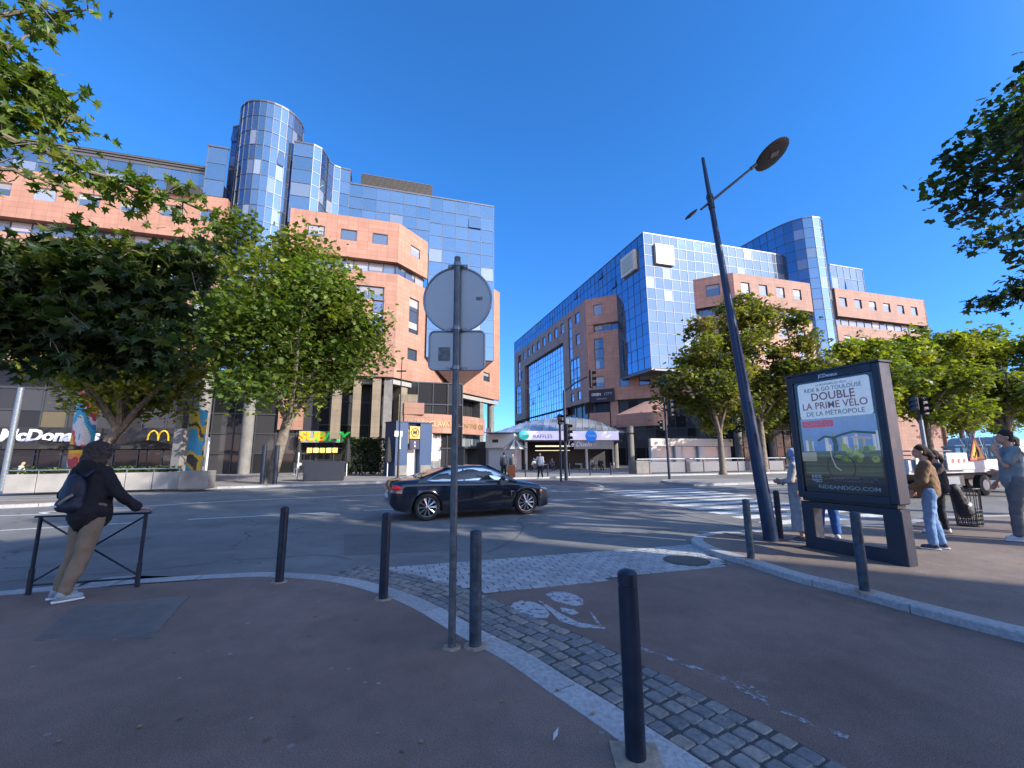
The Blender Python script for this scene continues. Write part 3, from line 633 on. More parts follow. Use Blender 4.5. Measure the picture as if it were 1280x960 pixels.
# mirror glass volume over it
g0 = add2(PG, B, -11.4); gr = add2(PG, B, 8.6)
curtain(LB, [add2(PG, B, -9.7), add2(PG, B, .15)], 27.0, 34.96, 1.72, 1.72, M_GL1, light=.05)
curtain(LB, [add2(PG, B, .15), gr], 13.7, 34.96, 1.72, 1.72, M_GL1, light=.09)
curtain(LB, [gr, add2(gr, A, 14)], 13.7, 34.96, 1.72, 1.72, M_GL1)
curtain(LB, [(-24.3, 43.4), (-22.35, 43.95), (-21.75, 44.6), (-21.65, 45.6), (-21.8, 46.7), (-21.5, 47.5), (-20.9, 47.95), add2(PG, B, -9.7)], 27.0, 36.75, 1.72, 1.72, M_GL1, light=.06)
curtain(LB, [add2(PG, B, -9.7), add2(add2(PG, B, -9.7), A, 4)], 34.9, 36.75, 1.72, 1.72, M_GL1, light=.06)
mw_ = MB(); a0 = add2(PG, B, .15); k1 = add2(gr, A, 9.6); ap = V3(add2(PC3, C, 11.5), 10.2); q = [V3(a0, 13.68), V3(gr, 13.68), V3(k1, 13.68)]
uvq = [(0, 0), (3, 0), (1.5, 3)]
mw_.face([q[0], q[1], ap+Vector((FN[0], FN[1], 0))*1.2], uvq); mw_.face([q[1], q[2], ap+Vector((FN[0], FN[1], 0))*1.2], uvq); mw_.face([q[0], ap+Vector((FN[0], FN[1], 0))*1.2, V3(add2(PC3, C, 5), 13.68)], uvq)
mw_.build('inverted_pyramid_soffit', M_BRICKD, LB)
# round tower
TC = (-27.7, 44.7); TR = 3.2; TH = 40.3
pth = arc(TC, TR, 200, 390, 15)
curtain(LB, pth, 10.4, TH, .7, 1.74, M_GL1, 'glass_tower', flip=1, light=.05)
mw_ = MB(); mw_.prism(arc(TC, TR-.05, 0, 337.5, 15), TH, TH+.1); mw_.build('tower_roof', M_MULL, LB)
curtain(LB, [(-31.9, 46.5), (-31.0, 42.9), (-30.3, 42.75)], 27.5, 38.2, 1.2, 1.74, M_GL1, 'glass_shaft')
# left wing glass storey, roof plant
curtain(LB, [add2(add2(PF, A, .9), B, -50), add2(add2(PF, A, .9), B, -10.9)], 28.7, 31.5, 1.75, 1.5, M_GL1)
curtain(LB, [add2(PF, B, -10.9), add2(PF, B, -9.1)], 28.65, 34.3, 1.8, 1.8, M_GL1); curtain(LB, [add2(add2(PF, A, 3), B, -10.9), add2(PF, B, -10.9)], 28.65, 34.3, 1.6, 1.8, M_GL1)
mw_ = MB(); c = V3(add2(add2(PF, B, -12.4), A, .2), 28.7); mw_.box(c, (2.9, 1.6, .9), (V3(B, 0), V3(A, 0), (0, 0, 1))); mw_.build('soffit_shade_box', M_NEARBLACK, LB)  # solid near-black box stands in for the shade of the recess
def louvre_room(par, p, d, s0, s1, depth, z0, z1, step=.16):
    m = MB(); mid = add2(add2(p, d, (s0+s1)/2), A, depth/2); dv = V3(d, 0); av = V3(A, 0)
    m.box(V3(mid, (z0+z1)/2), (s1-s0-.2, depth-.2, z1-z0), (dv, av, (0, 0, 1)), tint=(.03,)*3)
    z = z0
    while z < z1: m.box(V3(mid, z), (s1-s0, depth, step*.55), (dv, av, (0, 0, 1)), tint=(.09, .087, .08)); z += step
    return m.build('plant_room', tinted('painted_louvres', .5, .3), par)
louvre_room(LB, add2(PG, A, 2.2), B, -8.6, .6, 6, 34.9, 38.1)
louvre_room(LB, add2(PF, A, 2.8), B, -50, -11.2, 5, 31.4, 33.7, .3)
# roofs, backs
mw_ = MB()
mw_.sheet([add2(PF, B, -50), add2(PF, B, -9), add2(add2(PF, B, -9), A, 14), add2(add2(PF, B, -50), A, 14)], 28.62)
mw_.sheet([add2(PG, B, -11), gr, add2(gr, A, 14), add2(add2(PG, B, -11), A, 14)], 34.9)
mw_.sheet([add2(PF, B, -50), add2(PF, B, 8.8), add2(PC, C, 23), add2(add2(PC, C, 23), B, -50)], 10.33)
mw_.build('roof_slab', M_CONC, LB)
# ground storeys: dark glazing set back under the overhang, stone piers, entrance
SF = add2(PF, A, 2.6)
def storefront(par, p, d, nrm, s0, s1, z0, z1, cols, rows, name='shopfront', cards=True):
    n = V3(nrm, 0).normalized(); dv = V3(d, 0); b = MB(); g = MB(); w = (s1-s0)/cols; h = (z1-z0)/rows
    for i in range(cols+1): b.box(V3(add2(p, d, s0+w*i), (z0+z1)/2)+n*.05, (.1, .12, z1-z0), (dv, n, (0, 0, 1)))
    for j in range(rows+1): b.box(V3(add2(p, d, (s0+s1)/2), z0+h*j)+n*.045, (s1-s0, .1, .14), (dv, n, (0, 0, 1)))
    for i in range(cols):
        for j in range(rows):
            k = random.uniform(.008, .05); t = (k, k, k*1.1, 1.)
            if cards and random.random() < .05: t = random.choice([(.12, .10, .06, .5), (.14, .05, .04, .5), (.11, .12, .12, .5), (.05, .07, .14, .5)])
            q = [V3(add2(p, d, s), z) for s, z in ((s0+w*i, z0+h*j), (s0+w*(i+1), z0+h*j), (s0+w*(i+1), z0+h*(j+1)), (s0+w*i, z0+h*(j+1)))]
            g.face([v+n*random.uniform(-.004, .004) for v in q], None, t)
    o = b.build(name, M_FRAME, par); g.build('glazing', M_SHOP, o, recalc=False); return o
storefront(LB, SF, B, FN, -50, 1.2, 0.1, 10.3, 26, 5)
def column(par, c, z1, r): m = MB(); m.tube([V3(c, .05), V3(c, z1)], r, 20); return m.build('column', M_CONC, par, smooth=True)
for s in (-44, -33.5, -8.9, -5.0): column(LB, add2(add2(PF, A, .9), B, s), 10.3, .55)
def pier(par, s, w, z0, z1, dep=1.2, off=.6, mt=None, name='stone_pier', p=PF, d=B, nrm=FN):
    m = MB(); c = add2(add2(p, d, s), A, off); dv = V3(d, 0); av = V3(nrm, 0)
    for sx, wx in ((1, dep), (-1, dep)): pass
    n = V3(nrm, 0)
    for (cc, u_, ww) in ((V3(c, 0)+n*dep/2, dv, w), (V3(c, 0)+dv*w/2, -n, dep), (V3(c, 0)-dv*w/2, n, dep), (V3(c, 0)-n*dep/2, -dv, w)):
        m.face([cc-u_*ww/2+Vector((0, 0, z0)), cc+u_*ww/2+Vector((0, 0, z0)), cc+u_*ww/2+Vector((0, 0, z1)), cc-u_*ww/2+Vector((0, 0, z1))], [(0, z0), (ww, z0), (ww, z1), (0, z1)])
    return m.build(name, mt or M_STONE, par)
# brick wall piece and high glazing above the sandwich shop
mw_ = MB(); brick_panel(mw_, add2(SF, FN, .4), B, -2.6, -.2, 4.6, 10.3, [], FN, .3); mw_.build('brick_pier', M_BRICK, LB)
SF2 = add2(SF, FN, .1)
storefront(LB, SF2, B, FN, 1.3, 17, .1, 10.3, 9, 4, cards=False)
for s, w_ in ((3.2, .9), (5.2, .8), (7.2, .9)): pier(LB, s, w_, 3.6, 10.3, .8, .7)
pier(LB, 10.6, 2.0, .1, 8.6, 1.2, 1.4); pier(LB, 8.4, .9, .1, 10.3, .9, 0.9, M_CONC, 'concrete_pier')
for s, w_ in ((1.2, 1.0), (9.6, .9), (17.8, 1.0)):
    p_ = PC3; pier(LB, s, w_, .1, 10.3, 1.2, 1.3, M_STONE if s < 17 else M_CONC, 'stone_pier', p_, C, CN)
column(LB, add2(add2(PC3, C, 22.2), CN, -.9), 10.3, .55); column(LB, add2(add2(PC3, C, 9.6), CN, 1.2), 4.4, .42)
mw_ = MB(); dv = V3(C, 0); nv2 = V3(CN, 0)
mw_.box(V3(add2(PC3, C, 11.5), 9.9)-nv2*.6, (23, 1.0, .5), (dv, nv2, (0, 0, 1)), tint=(.3, .29, .27)); mw_.box(V3(add2(PF3, B, 4), 9.9)+V3(A, 0)*1.1, (10, .8, .5), (V3(B, 0), V3(A, 0), (0, 0, 1)), tint=(.3, .29, .27)); mw_.build('concrete_beam', M_TINT, LB)
storefront(LB, add2(PC3, CN, -1.6), C, CN, 1.5, 19, 5.6, 9.7, 14, 1, 'mezzanine_window', cards=False)
# curved entrance canopy band in brick with the raised lettering
ec = hit = None
E0 = atY(505, 530, 47.6); E1 = atY(606, 535, 56.5)
def band_arc(p0, p1, bulge, n=14):
    a = Vector((p0[0], p0[1])); b = Vector((p1[0], p1[1])); d = b-a; nn = Vector((d.y, -d.x)).normalized(); return [tuple(a+d*t+nn*(bulge*4*t*(1-t))) for t in [i/n for i in range(n+1)]]
bp_ = band_arc((E0.x, E0.y), (E1.x, E1.y), 1.6)
def band(m, path, z0, z1, th=.4):
    s = 0; f = path; bk = offset(path, th)
    for i in range(len(f)-1):
        l = math.dist(f[i], f[i+1])
        for (pa, pb, rv) in ((f[i], f[i+1], 0), (bk[i+1], bk[i], 1)): m.face([V3(pa, z0), V3(pb, z0), V3(pb, z1), V3(pa, z1)], [(s, z0), (s+l, z0), (s+l, z1), (s, z1)])
        m.face([V3(f[i], z0), V3(f[i+1], z0), V3(bk[i+1], z0), V3(bk[i], z0)], [(s, 0), (s+l, 0), (s+l, th), (s, th)]); m.face([V3(f[i], z1), V3(f[i+1], z1), V3(bk[i+1], z1), V3(bk[i], z1)], [(s, 0), (s+l, 0), (s+l, th), (s, th)])
        s += l
    m.face([V3(f[0], z0), V3(bk[0], z0), V3(bk[0], z1), V3(f[0], z1)], [(0, z0), (th, z0), (th, z1), (0, z1)])
ZB0 = 4.35; ZB1 = 6.5
mw_ = MB(); band(mw_, bp_, ZB0, ZB1, .5); 
mw_.box(V3(bp_[0], 7.0)+Vector((.95, .45, 0)), (2.2, .4, 1.3), (V3(B, 0), V3(A, 0), (0, 0, 1))); eb = mw_.build('entrance_canopy_band', M_BRICK, LB)
mlet = mat('bronze_lettering', (.42, .27, .13), .45, .5, var=.1)
words_ = 'B. ESCLAVA  COMPANS CA'
pl = []; L_ = sum(math.dist(a, b) for a, b in zip(bp_, bp_[1:]))
for i, chh in enumerate('B BESCLAVAY  COMPANS CAF'):
    if chh == ' ': continue
    t = (.6+i*(L_-1.2)/23.5); s = 0
    for a, b in zip(bp_, bp_[1:]):
        l = math.dist(a, b)
        if s+l >= t: dx = Vector((b[0]-a[0], b[1]-a[1], 0)).normalized(); pnt = V3(a, 5.35)+dx*(t-s); break
        s += l
    lettering(chh, .85, pnt+Vector((dx.y, -dx.x, 0))*.03, dx, (0, 0, 1), mlet, eb, 'letter', depth=.03, bold=.015)
ent = [tuple(q) for q in offset(bp_, .9)]
curtain(LB, ent[1:], .15, 4.4, 1.1, 2.1, facade_glass('entrance_glass', .3, (.9, .92, .9)), 'entrance_glazing', light=.55, parapet=False, mull=M_MULLP, open_p=0)
mw_ = MB(); eC = V3(ent[9], 0)+Vector((.7, -.6, 0)); mw_.box(eC+Vector((0, 0, 2.75)), (3.4, 1.8, .22), (V3(C, 0), V3(CN, 0), (0, 0, 1))); mw_.box(eC+Vector((0, 0, 1.4))-V3(C, 0)*1.5, (.1, 1.5, 2.6), (V3(C, 0), V3(CN, 0), (0, 0, 1))); mw_.box(eC+Vector((0, 0, 1.4))+V3(C, 0)*1.5, (.1, 1.5, 2.6), (V3(C, 0), V3(CN, 0), (0, 0, 1)))
mw_.build('entrance_porch', M_FRAME, LB)

# ---------------------------------------------------------------- right block
PR = (20.03, 60.73); PK = (17.62, 68.73); PB = add2(PK, Cm, 5.48); BC = add2(PK, Cm, -17.34)
RB = thing('office_building', 'brown stone and blue glass block with sharp glass corner, right of the street opening', 'building', (30, 66, 0), group='terracotta and glass office blocks')
M_BRS = tiles('rose_stone', (.44, .25, .19), (.38, .21, .16), (.22, .13, .10), 1.1, .55, .014, grime=.18)
ra = [add2(PR, A, 66.6), PR]
curtain(RB, [add2(PR, A, 66.6), add2(PR, A, 8.4)], 28.0, 34.9, 1.5, 1.73, M_GL1, light=.04, open_p=.015)
curtain(RB, [add2(PR, A, 8.4), PR], 14.15, 34.9, 1.68, 1.73, M_GL1, light=.02, open_p=0)
curtain(RB, [PR, add2(PR, B, 9)], 14.15, 34.9, 1.62, 1.73, M_GL2, light=.08, open_p=0)
curtain(RB, [add2(PR, B, 9), add2(PR, B, 27)], 28.2, 34.9, 1.62, 1.73, M_GL2, light=.08, open_p=0)
def sign_board(p, d, nrm, s0, s1, z0, z1, nm):
    m = MB(); n = V3(nrm, 0); m.box(V3(add2(p, d, (s0+s1)/2), (z0+z1)/2)+n*.25, (s1-s0, .45, z1-z0), (V3(d, 0), n, (0, 0, 1)), tint=(.62, .58, .48)); m.box(V3(add2(p, d, (s0+s1)/2), (z0+z1)/2)+n*.5, ((s1-s0)*.74, .06, (z1-z0)*.7), (V3(d, 0), n, (0, 0, 1)), tint=(.45, .44, .34)); return m.build(nm, M_TINT, RB)
sign_board(PR, B, FN, 1.7, 4.9, 30.1, 33.3, 'roof_sign_box'); sign_board(PR, A, AN, 2.0, 6.0, 30.0, 33.3, 'roof_sign_box')
# soffit of the glass corner
mw_ = MB(); mw_.sheet([PR, add2(PR, B, 8.4), PK], 14.13); mw_.box(V3(add2(PR, B, 4.2), 13.95)-V3(FN, 0)*.3, (8.4, .5, .35), (V3(B, 0), V3(A, 0), (0, 0, 1))); mw_.box(V3(add2(PR, A, 4.2), 13.95)-V3(AN, 0)*.3, (8.4, .5, .35), (V3(A, 0), V3(B, 0), (0, 0, 1))); mw_.build('corner_soffit', M_MULL, RB)
# long stone face
lw = [(2.66+K*k, 4.4+K*k, 25.25, 27.15) for k in range(12) if k not in (1, 11)]
hA = [(9.9, 33.4, 9.4, 23.4), (5.9, 7.5, 19.3, 27.2)]+lw+[(2.66, 4.4, 21.3, 23.2), (3.1, 7.4, 13.6, 19.0), (3.1, 4.4, 11.4, 12.9), (5.9, 7.2, 11.4, 12.9), (37, 39, 20.5, 27.1), (36.6, 40.8, 12.2, 19.4), (35, 36.2, 20.8, 22.6)]
mw_ = MB(); brick_panel(mw_, PB, A, 0, 42.0, 10.6, 28.35, hA, AN, .6); mw_.build('stone_wall', M_BRS, RB)
for h in lw+[(2.66, 4.4, 21.3, 23.2), (3.1, 4.4, 11.4, 12.9), (5.9, 7.2, 11.4, 12.9), (35, 36.2, 20.8, 22.6)]: window(RB, PB, A, AN, *h)
window(RB, PB, A, AN, 5.9, 7.5, 19.3, 27.2, rows=4); window(RB, PB, A, AN, 3.1, 7.4, 13.6, 19.0, cols=3, rows=3); window(RB, PB, A, AN, 37, 39, 20.5, 27.1, rows=4); window(RB, PB, A, AN, 36.6, 40.8, 12.2, 19.4, cols=3, rows=4)
curtain(RB, [add2(add2(PB, A, 33.4), AN, -.58), add2(add2(PB, A, 9.9), AN, -.58)], 9.4, 23.4, 1.38, 1.4, facade_glass('inset_glass', .7, (.62, .75, .92)), light=.06, parapet=False)
mw_ = MB(); brick_panel(mw_, add2(PB, A, 42), (-AN[0], -AN[1]), 0, 20, 0, 28.3, [], A, .4)
# chamfer facet facing the crossing
cmh = [(2.6, 4.1, 25.25, 27.15), (2.7, 4.3, 16.0, 21.2), (2.8, 4.3, 12.9, 14.7), (-1.2, .3, 12.7, 14.3), (-4.5, -2.8, 12.7, 14.3), (-7.6, -6.0, 12.7, 14.3)]
brick_panel(mw_, add2(PK, CmN, -.2), Cm, -17.1, 5.4, 10.6, 22.4, [h for h in cmh if h[2] < 22], CmN, .4)
mw_.build('stone_wall', M_BRS, RB); mw_ = MB(); brick_panel(mw_, PK, Cm, 0, 5.48, 23.72, 28.35, [cmh[0]], CmN, .5); mw_.build('stone_wall', M_BRS, RB)
for h in cmh: window(RB, PK, Cm, CmN, *h, rows=3 if h[3]-h[2] > 3 else 1, depth=.32 if h[2] < 22 else .12)
window(RB, add2(PK, CmN, -.7), Cm, CmN, -.2, 4.3, 22.4, 23.72, depth=0, cols=3, name='ribbon_window')
mw_ = MB(); brick_panel(mw_, add2(PK, CmN, -.1), Cm, 4.3, 5.45, 22.3, 23.74, [], CmN, .8); mw_.build('stone_wall', M_BRS, RB)
# box that emerges from the glass, facing the road
sB = hitB = 0
b3w = [(1.3+K*k, 2.9+K*k, 25.4, 27.1) for k in range(4)]
mw_ = MB(); brick_panel(mw_, PK, Cm, -17.34, -11.3, 23.72, 28.4, [(-15.4, -13.5, 25.3, 27.1)], CmN, .4); mw_.build('upper_brick_box', M_BRS, RB); window(RB, PK, Cm, CmN, -15.4, -13.5, 25.3, 27.1)
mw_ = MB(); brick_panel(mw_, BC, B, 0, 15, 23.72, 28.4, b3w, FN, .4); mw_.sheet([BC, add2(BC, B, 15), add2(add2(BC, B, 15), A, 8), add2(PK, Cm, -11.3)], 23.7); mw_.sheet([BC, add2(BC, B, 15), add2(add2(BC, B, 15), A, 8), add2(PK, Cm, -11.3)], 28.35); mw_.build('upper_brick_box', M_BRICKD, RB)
for h in b3w: window(RB, BC, B, FN, *h)
BC2 = add2(BC, A, .4)
l3 = [(1.5+K*k, 3.3+K*k, z, z+1.6) for k in range(4) for z in (19.1, 15.7, 12.3)]
mw_ = MB(); brick_panel(mw_, BC2, B, -.1, 15, 10.6, 22.4, l3, FN, .3); mw_.build('lower_brick_wall', M_BRS, RB)
for h in l3: window(RB, BC2, B, FN, *h)
window(RB, add2(BC, A, .8), B, FN, -.3, 15, 22.4, 23.72, depth=0, cols=9, name='ribbon_window'); window(RB, add2(PK, CmN, -.7), Cm, CmN, -17, -11.3, 22.4, 23.72, depth=0, cols=4, name='ribbon_window')
# second round tower with its swept wall
swept = [(42.6, 77.5), (43.6, 74.8), (44.4, 72.3), (45.2, 70.0), (46.2, 68.0), (47.5, 66.5), (49.0, 65.7), (50.5, 65.7), (51.8, 66.5), (52.6, 67.8), (52.9, 69.4)]
swept = resample(smoothline(swept), 1.45)
curtain(RB, swept, 10.5, 40.2, 1.6, 1.74, M_GL1, 'glass_tower', light=.12)
mw_ = MB(); mw_.prism(swept+[(50, 74)], 40.15, 40.25); mw_.build('tower_roof', M_MULL, RB)
# far wing
PW = (52.8, 67.); ww = [(.7+K*k, 2.3+K*k, 25.45, 27.0) for k in range(6)]
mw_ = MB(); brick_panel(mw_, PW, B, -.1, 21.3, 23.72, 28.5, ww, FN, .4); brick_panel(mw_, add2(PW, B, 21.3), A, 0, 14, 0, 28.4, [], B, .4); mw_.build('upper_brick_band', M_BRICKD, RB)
for h in ww: window(RB, PW, B, FN, *h)
window(RB, add2(PW, A, .8), B, FN, -.3, 21.0, 22.4, 23.72, depth=0, cols=12, name='ribbon_window')
wl = [(1.2+K*k, 2.9+K*k, z, z+1.6) for k in range(6) for z in (19.1, 15.7, 12.3)]
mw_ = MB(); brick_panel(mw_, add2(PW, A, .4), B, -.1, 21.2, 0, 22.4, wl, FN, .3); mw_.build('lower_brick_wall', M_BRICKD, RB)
for h in wl: window(RB, add2(PW, A, .4), B, FN, *h)
curtain(RB, [add2(PW, A, .3), add2(add2(PW, A, .3), B, 7.4)], 28.5, 32.6, 1.5, 1.7, M_GL2)
mw_ = MB(); mw_.sheet([PR, add2(PR, B, 27), add2(add2(PR, B, 27), A, 60), add2(PR, A, 66)], 34.85); mw_.sheet([PB, PK, add2(PK, A, 50), add2(PB, A, 42)], 28.3)
mw_.sheet([add2(PB, A, 42), PB, BC, add2(BC, B, 15), add2(add2(BC, B, 15), A, 60)], 10.55); mw_.sheet([PW, add2(PW, B, 21), add2(add2(PW, B, 21), A, 14), add2(PW, A, 14)], 28.4); mw_.build('roof_slab', M_CONC, RB)
# lower storeys of the right block
storefront(RB, add2(PB, CmN, -.9), Cm, CmN, -24, 1, 8.7, 10.5, 14, 1, 'mezzanine_window', cards=False)
mw_ = MB(); brick_panel(mw_, add2(PK, CmN, -.3), Cm, 2.2, 5.6, 6.4, 8.7, [], CmN, .4); brick_panel(mw_, add2(PK, CmN, -.3), Cm, .8, 2.0, 6.4, 10.5, [], CmN, .4); mw_.build('stone_pier', M_BRS, RB)
storefront(RB, add2(PB, AN, -1), A, AN, 0, 42, .2, 10.5, 18, 4, cards=False); storefront(RB, add2(PK, CmN, -2.2), Cm, CmN, -17, 5, .15, 8.7, 14, 3, cards=True)
cb0 = atY(770, 530, 56); cb1 = atY(835, 533, 51.5)
bnd = band_arc((cb0.x, cb0.y), (cb1.x, cb1.y), .8)
zc0 = atY(800, 533, 54).z; zc1 = atY(800, 517, 54).z
mw_ = MB(); band(mw_, bnd, zc0, zc1, .5); o = mw_.build('entrance_canopy_band', M_BRS, RB)
mw_ = MB(); tp = offset(bnd, .9); bnb = offset(bnd, 5)
for i in range(len(bnd)-1): mw_.face([V3(bnd[i], zc1), V3(bnd[i+1], zc1), V3(bnb[i+1], zc1+2.), V3(bnb[i], zc1+2.)], [(i, 0), (i+1, 0), (i+1, 2), (i, 2)])
mw_.build('sloping_canopy_roof', M_BRS, RB)
bb2 = band_arc(tuple(add2(BC, A, 1.2)), tuple(add2(add2(BC, A, 1.2), B, 17)), .4)
storefront(RB, add2(BC, A, 1.6), B, FN, -1, 17, .15, 10.5, 12, 4)
for s in (-1, 5, 11, 16.5): column(RB, add2(add2(BC, A, .9), B, s), 10.5, .5)
for px_, py_ in ((790, 587), (770, 585)): 
    c_ = atY(px_, py_, 53 if px_ > 780 else 57); column(RB, (c_.x, c_.y), zc0-.02, .4)
for r_ in (LB, RB):
    for ch_ in [c_ for c_ in COL.objects if c_.parent == r_]: ch_.matrix_parent_inverse = Matrix.Translation(-r_.location)

# unseen blocks added and stepped to shade the near side; mirrored in the glass
def rear_block(name, label, p, d, L, W, H, mt):
    t = thing(name, label, 'building', (p[0], p[1], 0)); m = MB(); n = (d[1], -d[0])
    hol = [(s, s+1.6, z, z+1.7) for s in [1.5+i*3.4 for i in range(int(L/3.4))] for z in [2+j*3.3 for j in range(int((H-3)/3.3))]]
    nn = (-d[1], d[0]); brick_panel(m, p, d, 0, L, 0, H, hol, nn, .3)
    q = add2(p, n, W); m.mesh([V3(p, 0), V3(q, 0), V3(q, H), V3(p, H), V3(add2(p, d, L), 0), V3(add2(q, d, L), 0), V3(add2(q, d, L), H), V3(add2(p, d, L), H)], [(0, 1, 2, 3), (4, 7, 6, 5), (3, 2, 6, 7), (1, 5, 6, 2)])
    a = m.build('wall', mt, t); g = MB()
    for h in hol: g.face([V3(add2(p, d, s), z)-V3(nn, 0)*.2 for s, z in ((h[0], h[2]), (h[1], h[2]), (h[1], h[3]), (h[0], h[3]))], None, pane_tint(.3))
    b = g.build('window', M_WIN, t, recalc=False)
    for o in (a, b): o.matrix_parent_inverse = Matrix.Translation(-t.location)
    return t
rear_block('rear_shade_block', 'taller rendered block behind the viewer, right of the lower one', (29.75, -12.6), (.5, .866), 3.7, 14, 26.5, mat('pale_render', (.42, .38, .33), .85))
rear_block('rear_shade_block', 'long lower rendered block behind the viewer that shades the near pavement', (-7.8, -77.7), (.5, .866), 75.5, 14.2, 24.2, mat('pale_render', (.42, .38, .33), .85))

# ================================================================ TREES
def leaf_faces(m, c, sz, rnd, col, flat=.0):
    u = Vector((rnd.gauss(0, 1), rnd.gauss(0, 1), rnd.gauss(0, .5))).normalized(); w = Vector((rnd.gauss(0, .6), rnd.gauss(0, .6), 1)).normalized(); v = w.cross(u).normalized()
    a = sz*.5; k = rnd.uniform(.75, 1.25); t = (col[0]*k, col[1]*k, col[2]*k)
    P = [c-u*a, c-u*a*.35-v*a*.75, c+u*a*.1-v*a*.45+w*a*.1, c+u*a*.75-v*a*.6, c+u*a*1.0+w*a*-.15, c+u*a*.6+v*a*.65, c+v*a*.4+w*a*.1, c-u*a*.45+v*a*.8]
    m.face(P, None, t)
def make_tree(name, label, loc, H, R_, zc, leaves=9000, lsz=.34, cols=((.07, .11, .02), (.10, .14, .025), (.05, .085, .02)), trunk_r=.3, seed=1, group=None, lean=(0, 0), flatten=1., clumps=46, fork=.32, fine=1, shape=(1, 1)):
    """H = top height, zc = lowest foliage, R_ = crown radius"""
    rnd = random.Random(seed); t = thing(name, label, 'tree', loc, group=group); m = MB()
    fz = max(1.8, H*fork*.8); top = Vector((lean[0], lean[1], fz))
    m.tube([(0, 0, -.1), (lean[0]*.1, lean[1]*.1, .3), (lean[0]*.5, lean[1]*.5, fz*.5), top], [trunk_r*1.35, trunk_r*1.05, trunk_r*.92, trunk_r*.8], 12)
    cz = (H+zc)/2; hh = (H-zc)/2; cl = []
    for i in range(clumps):
        while True:
            d = Vector((rnd.uniform(-1, 1), rnd.uniform(-1, 1), rnd.uniform(-1, 1)))
            if .25 < d.length < 1: break
        w = .5+.85*noise.noise(d*1.4+Vector((seed*3.1, 0, 0))); f = d.length**.45*(w+.35)
        tap = 1.-.3*max(0, d.z) - .2*max(0, -d.z)
        c = Vector((d.normalized().x*R_*f*shape[0]*.82*tap, d.normalized().y*R_*f*.82*shape[1]*tap, cz+d.normalized().z*hh*f*.86)); c.z = min(max(c.z, zc+.2), H-.3)
        cl.append((c+Vector((lean[0], lean[1], 0))*.6, R_*rnd.uniform(.12, .32)))
    nl = 6; limbs = []
    for i in range(nl):
        a = 2*pi*i/nl+rnd.uniform(-.3, .3); L = R_*rnd.uniform(.35, .6); z1 = fz+(H-fz)*rnd.uniform(.28, .5); e = top+Vector((cos(a)*L, sin(a)*L, z1-fz)); md = top+(e-top)*.5+Vector((rnd.uniform(-.3, .3), rnd.uniform(-.3, .3), rnd.uniform(-.1, .5)))
        m.tube([top-Vector((0, 0, .3)), top+(md-top)*.4, md, e], [trunk_r*.6, trunk_r*.5, trunk_r*.38, trunk_r*.22], 7); limbs += [(md, trunk_r*.3), (e, trunk_r*.2)]
    e = top+Vector((rnd.uniform(-.4, .4), rnd.uniform(-.4, .4), (H-fz)*.6)); m.tube([top-Vector((0, 0, .2)), (top+e)/2+Vector((.2, .1, 0)), e], [trunk_r*.65, trunk_r*.42, trunk_r*.16], 7); limbs += [((top+e)/2, trunk_r*.3), (e, trunk_r*.15)]
    for c, r in cl:
        b, br = min(limbs, key=lambda q: (q[0]-c).length); md = (b+c)/2+Vector((rnd.uniform(-.3, .3), rnd.uniform(-.3, .3), rnd.uniform(-.2, .3)))
        m.tube([b, md, c], [br, br*.6, .015], 5)
        for k in range(3):
            e2 = c+Vector((rnd.uniform(-1, 1), rnd.uniform(-1, 1), rnd.uniform(-.6, 1)))*r*.9; m.tube([md, (md+e2)/2+Vector((0, 0, .1)), e2], [br*.35, br*.25, .008], 4)
    tr = m.build('trunk', M_BARK, t, smooth=True, recalc=False); g = MB(); per = leaves//len(cl)
    for c, r in cl:
        col = cols[rnd.randrange(len(cols))]; kk = rnd.uniform(.8, 1.2)
        for j in range(per):
            d = Vector((rnd.gauss(0, 1), rnd.gauss(0, 1), rnd.gauss(0, .8))).normalized()*r*(rnd.random()**.4)*1.15
            p = c+Vector((d.x, d.y, d.z*.75)); 
            if rnd.random() < .18: p += Vector((rnd.gauss(0, .5), rnd.gauss(0, .5), rnd.gauss(0, .4)))
            cc = cols[rnd.randrange(len(cols))] if rnd.random() < .3 else col
            leaf_faces(g, p, lsz*rnd.uniform(.4, 1.4), rnd, (cc[0]*kk, cc[1]*kk, cc[2]*kk))
    g.build('crown', M_LEAF, t, recalc=False); return t
GREEN = ((.085, .13, .02), (.11, .155, .025), (.06, .10, .018), (.18, .20, .028)); YEL = ((.17, .20, .026), (.13, .165, .025), (.23, .235, .03), (.09, .125, .02)); OLIVE = ((.10, .12, .025), (.14, .15, .025), (.07, .09, .02), (.19, .165, .04))
DARK = ((.025, .05, .015), (.035, .065, .02), (.02, .04, .012))  # dark leaves; the shade on the right-edge trees is put into the colour
make_tree('plane_tree', 'full green plane tree in front of the sandwich shop, blue guard posts at its trunk', (-15.0, 27.2, .1), 15.9, 7.7, 3.5, 31000, .33, GREEN, .36, 11, lean=(.9, 0), clumps=78, shape=(1, 1))
make_tree('plane_tree', 'yellow green plane tree behind the far planter wall, left of the full green plane tree', (-26.4, 26.8, .1), 13.8, 6.8, 4.4, 19000, .36, YEL, .36, 12, lean=(1.6, .5), clumps=50)
t3 = make_tree('plane_tree', 'olive green plane tree behind the glass barrier, left of the street lamp pole', (17.9, 37.5, .1), 14.2, 4.7, 3.4, 13000, .36, OLIVE, .26, 13, clumps=46)
make_tree('plane_tree', 'taller ragged olive plane tree just right of the street lamp pole', (23.2, 40.5, .1), 18.4, 6.0, 3.4, 18000, .38, OLIVE, .32, 14, clumps=60)
t4 = make_tree('plane_tree', 'yellow green plane tree right behind the advertising panel', (35.5, 43, .1), 13.8, 5.8, 3.8, 14000, .4, YEL, .3, 15, clumps=52)
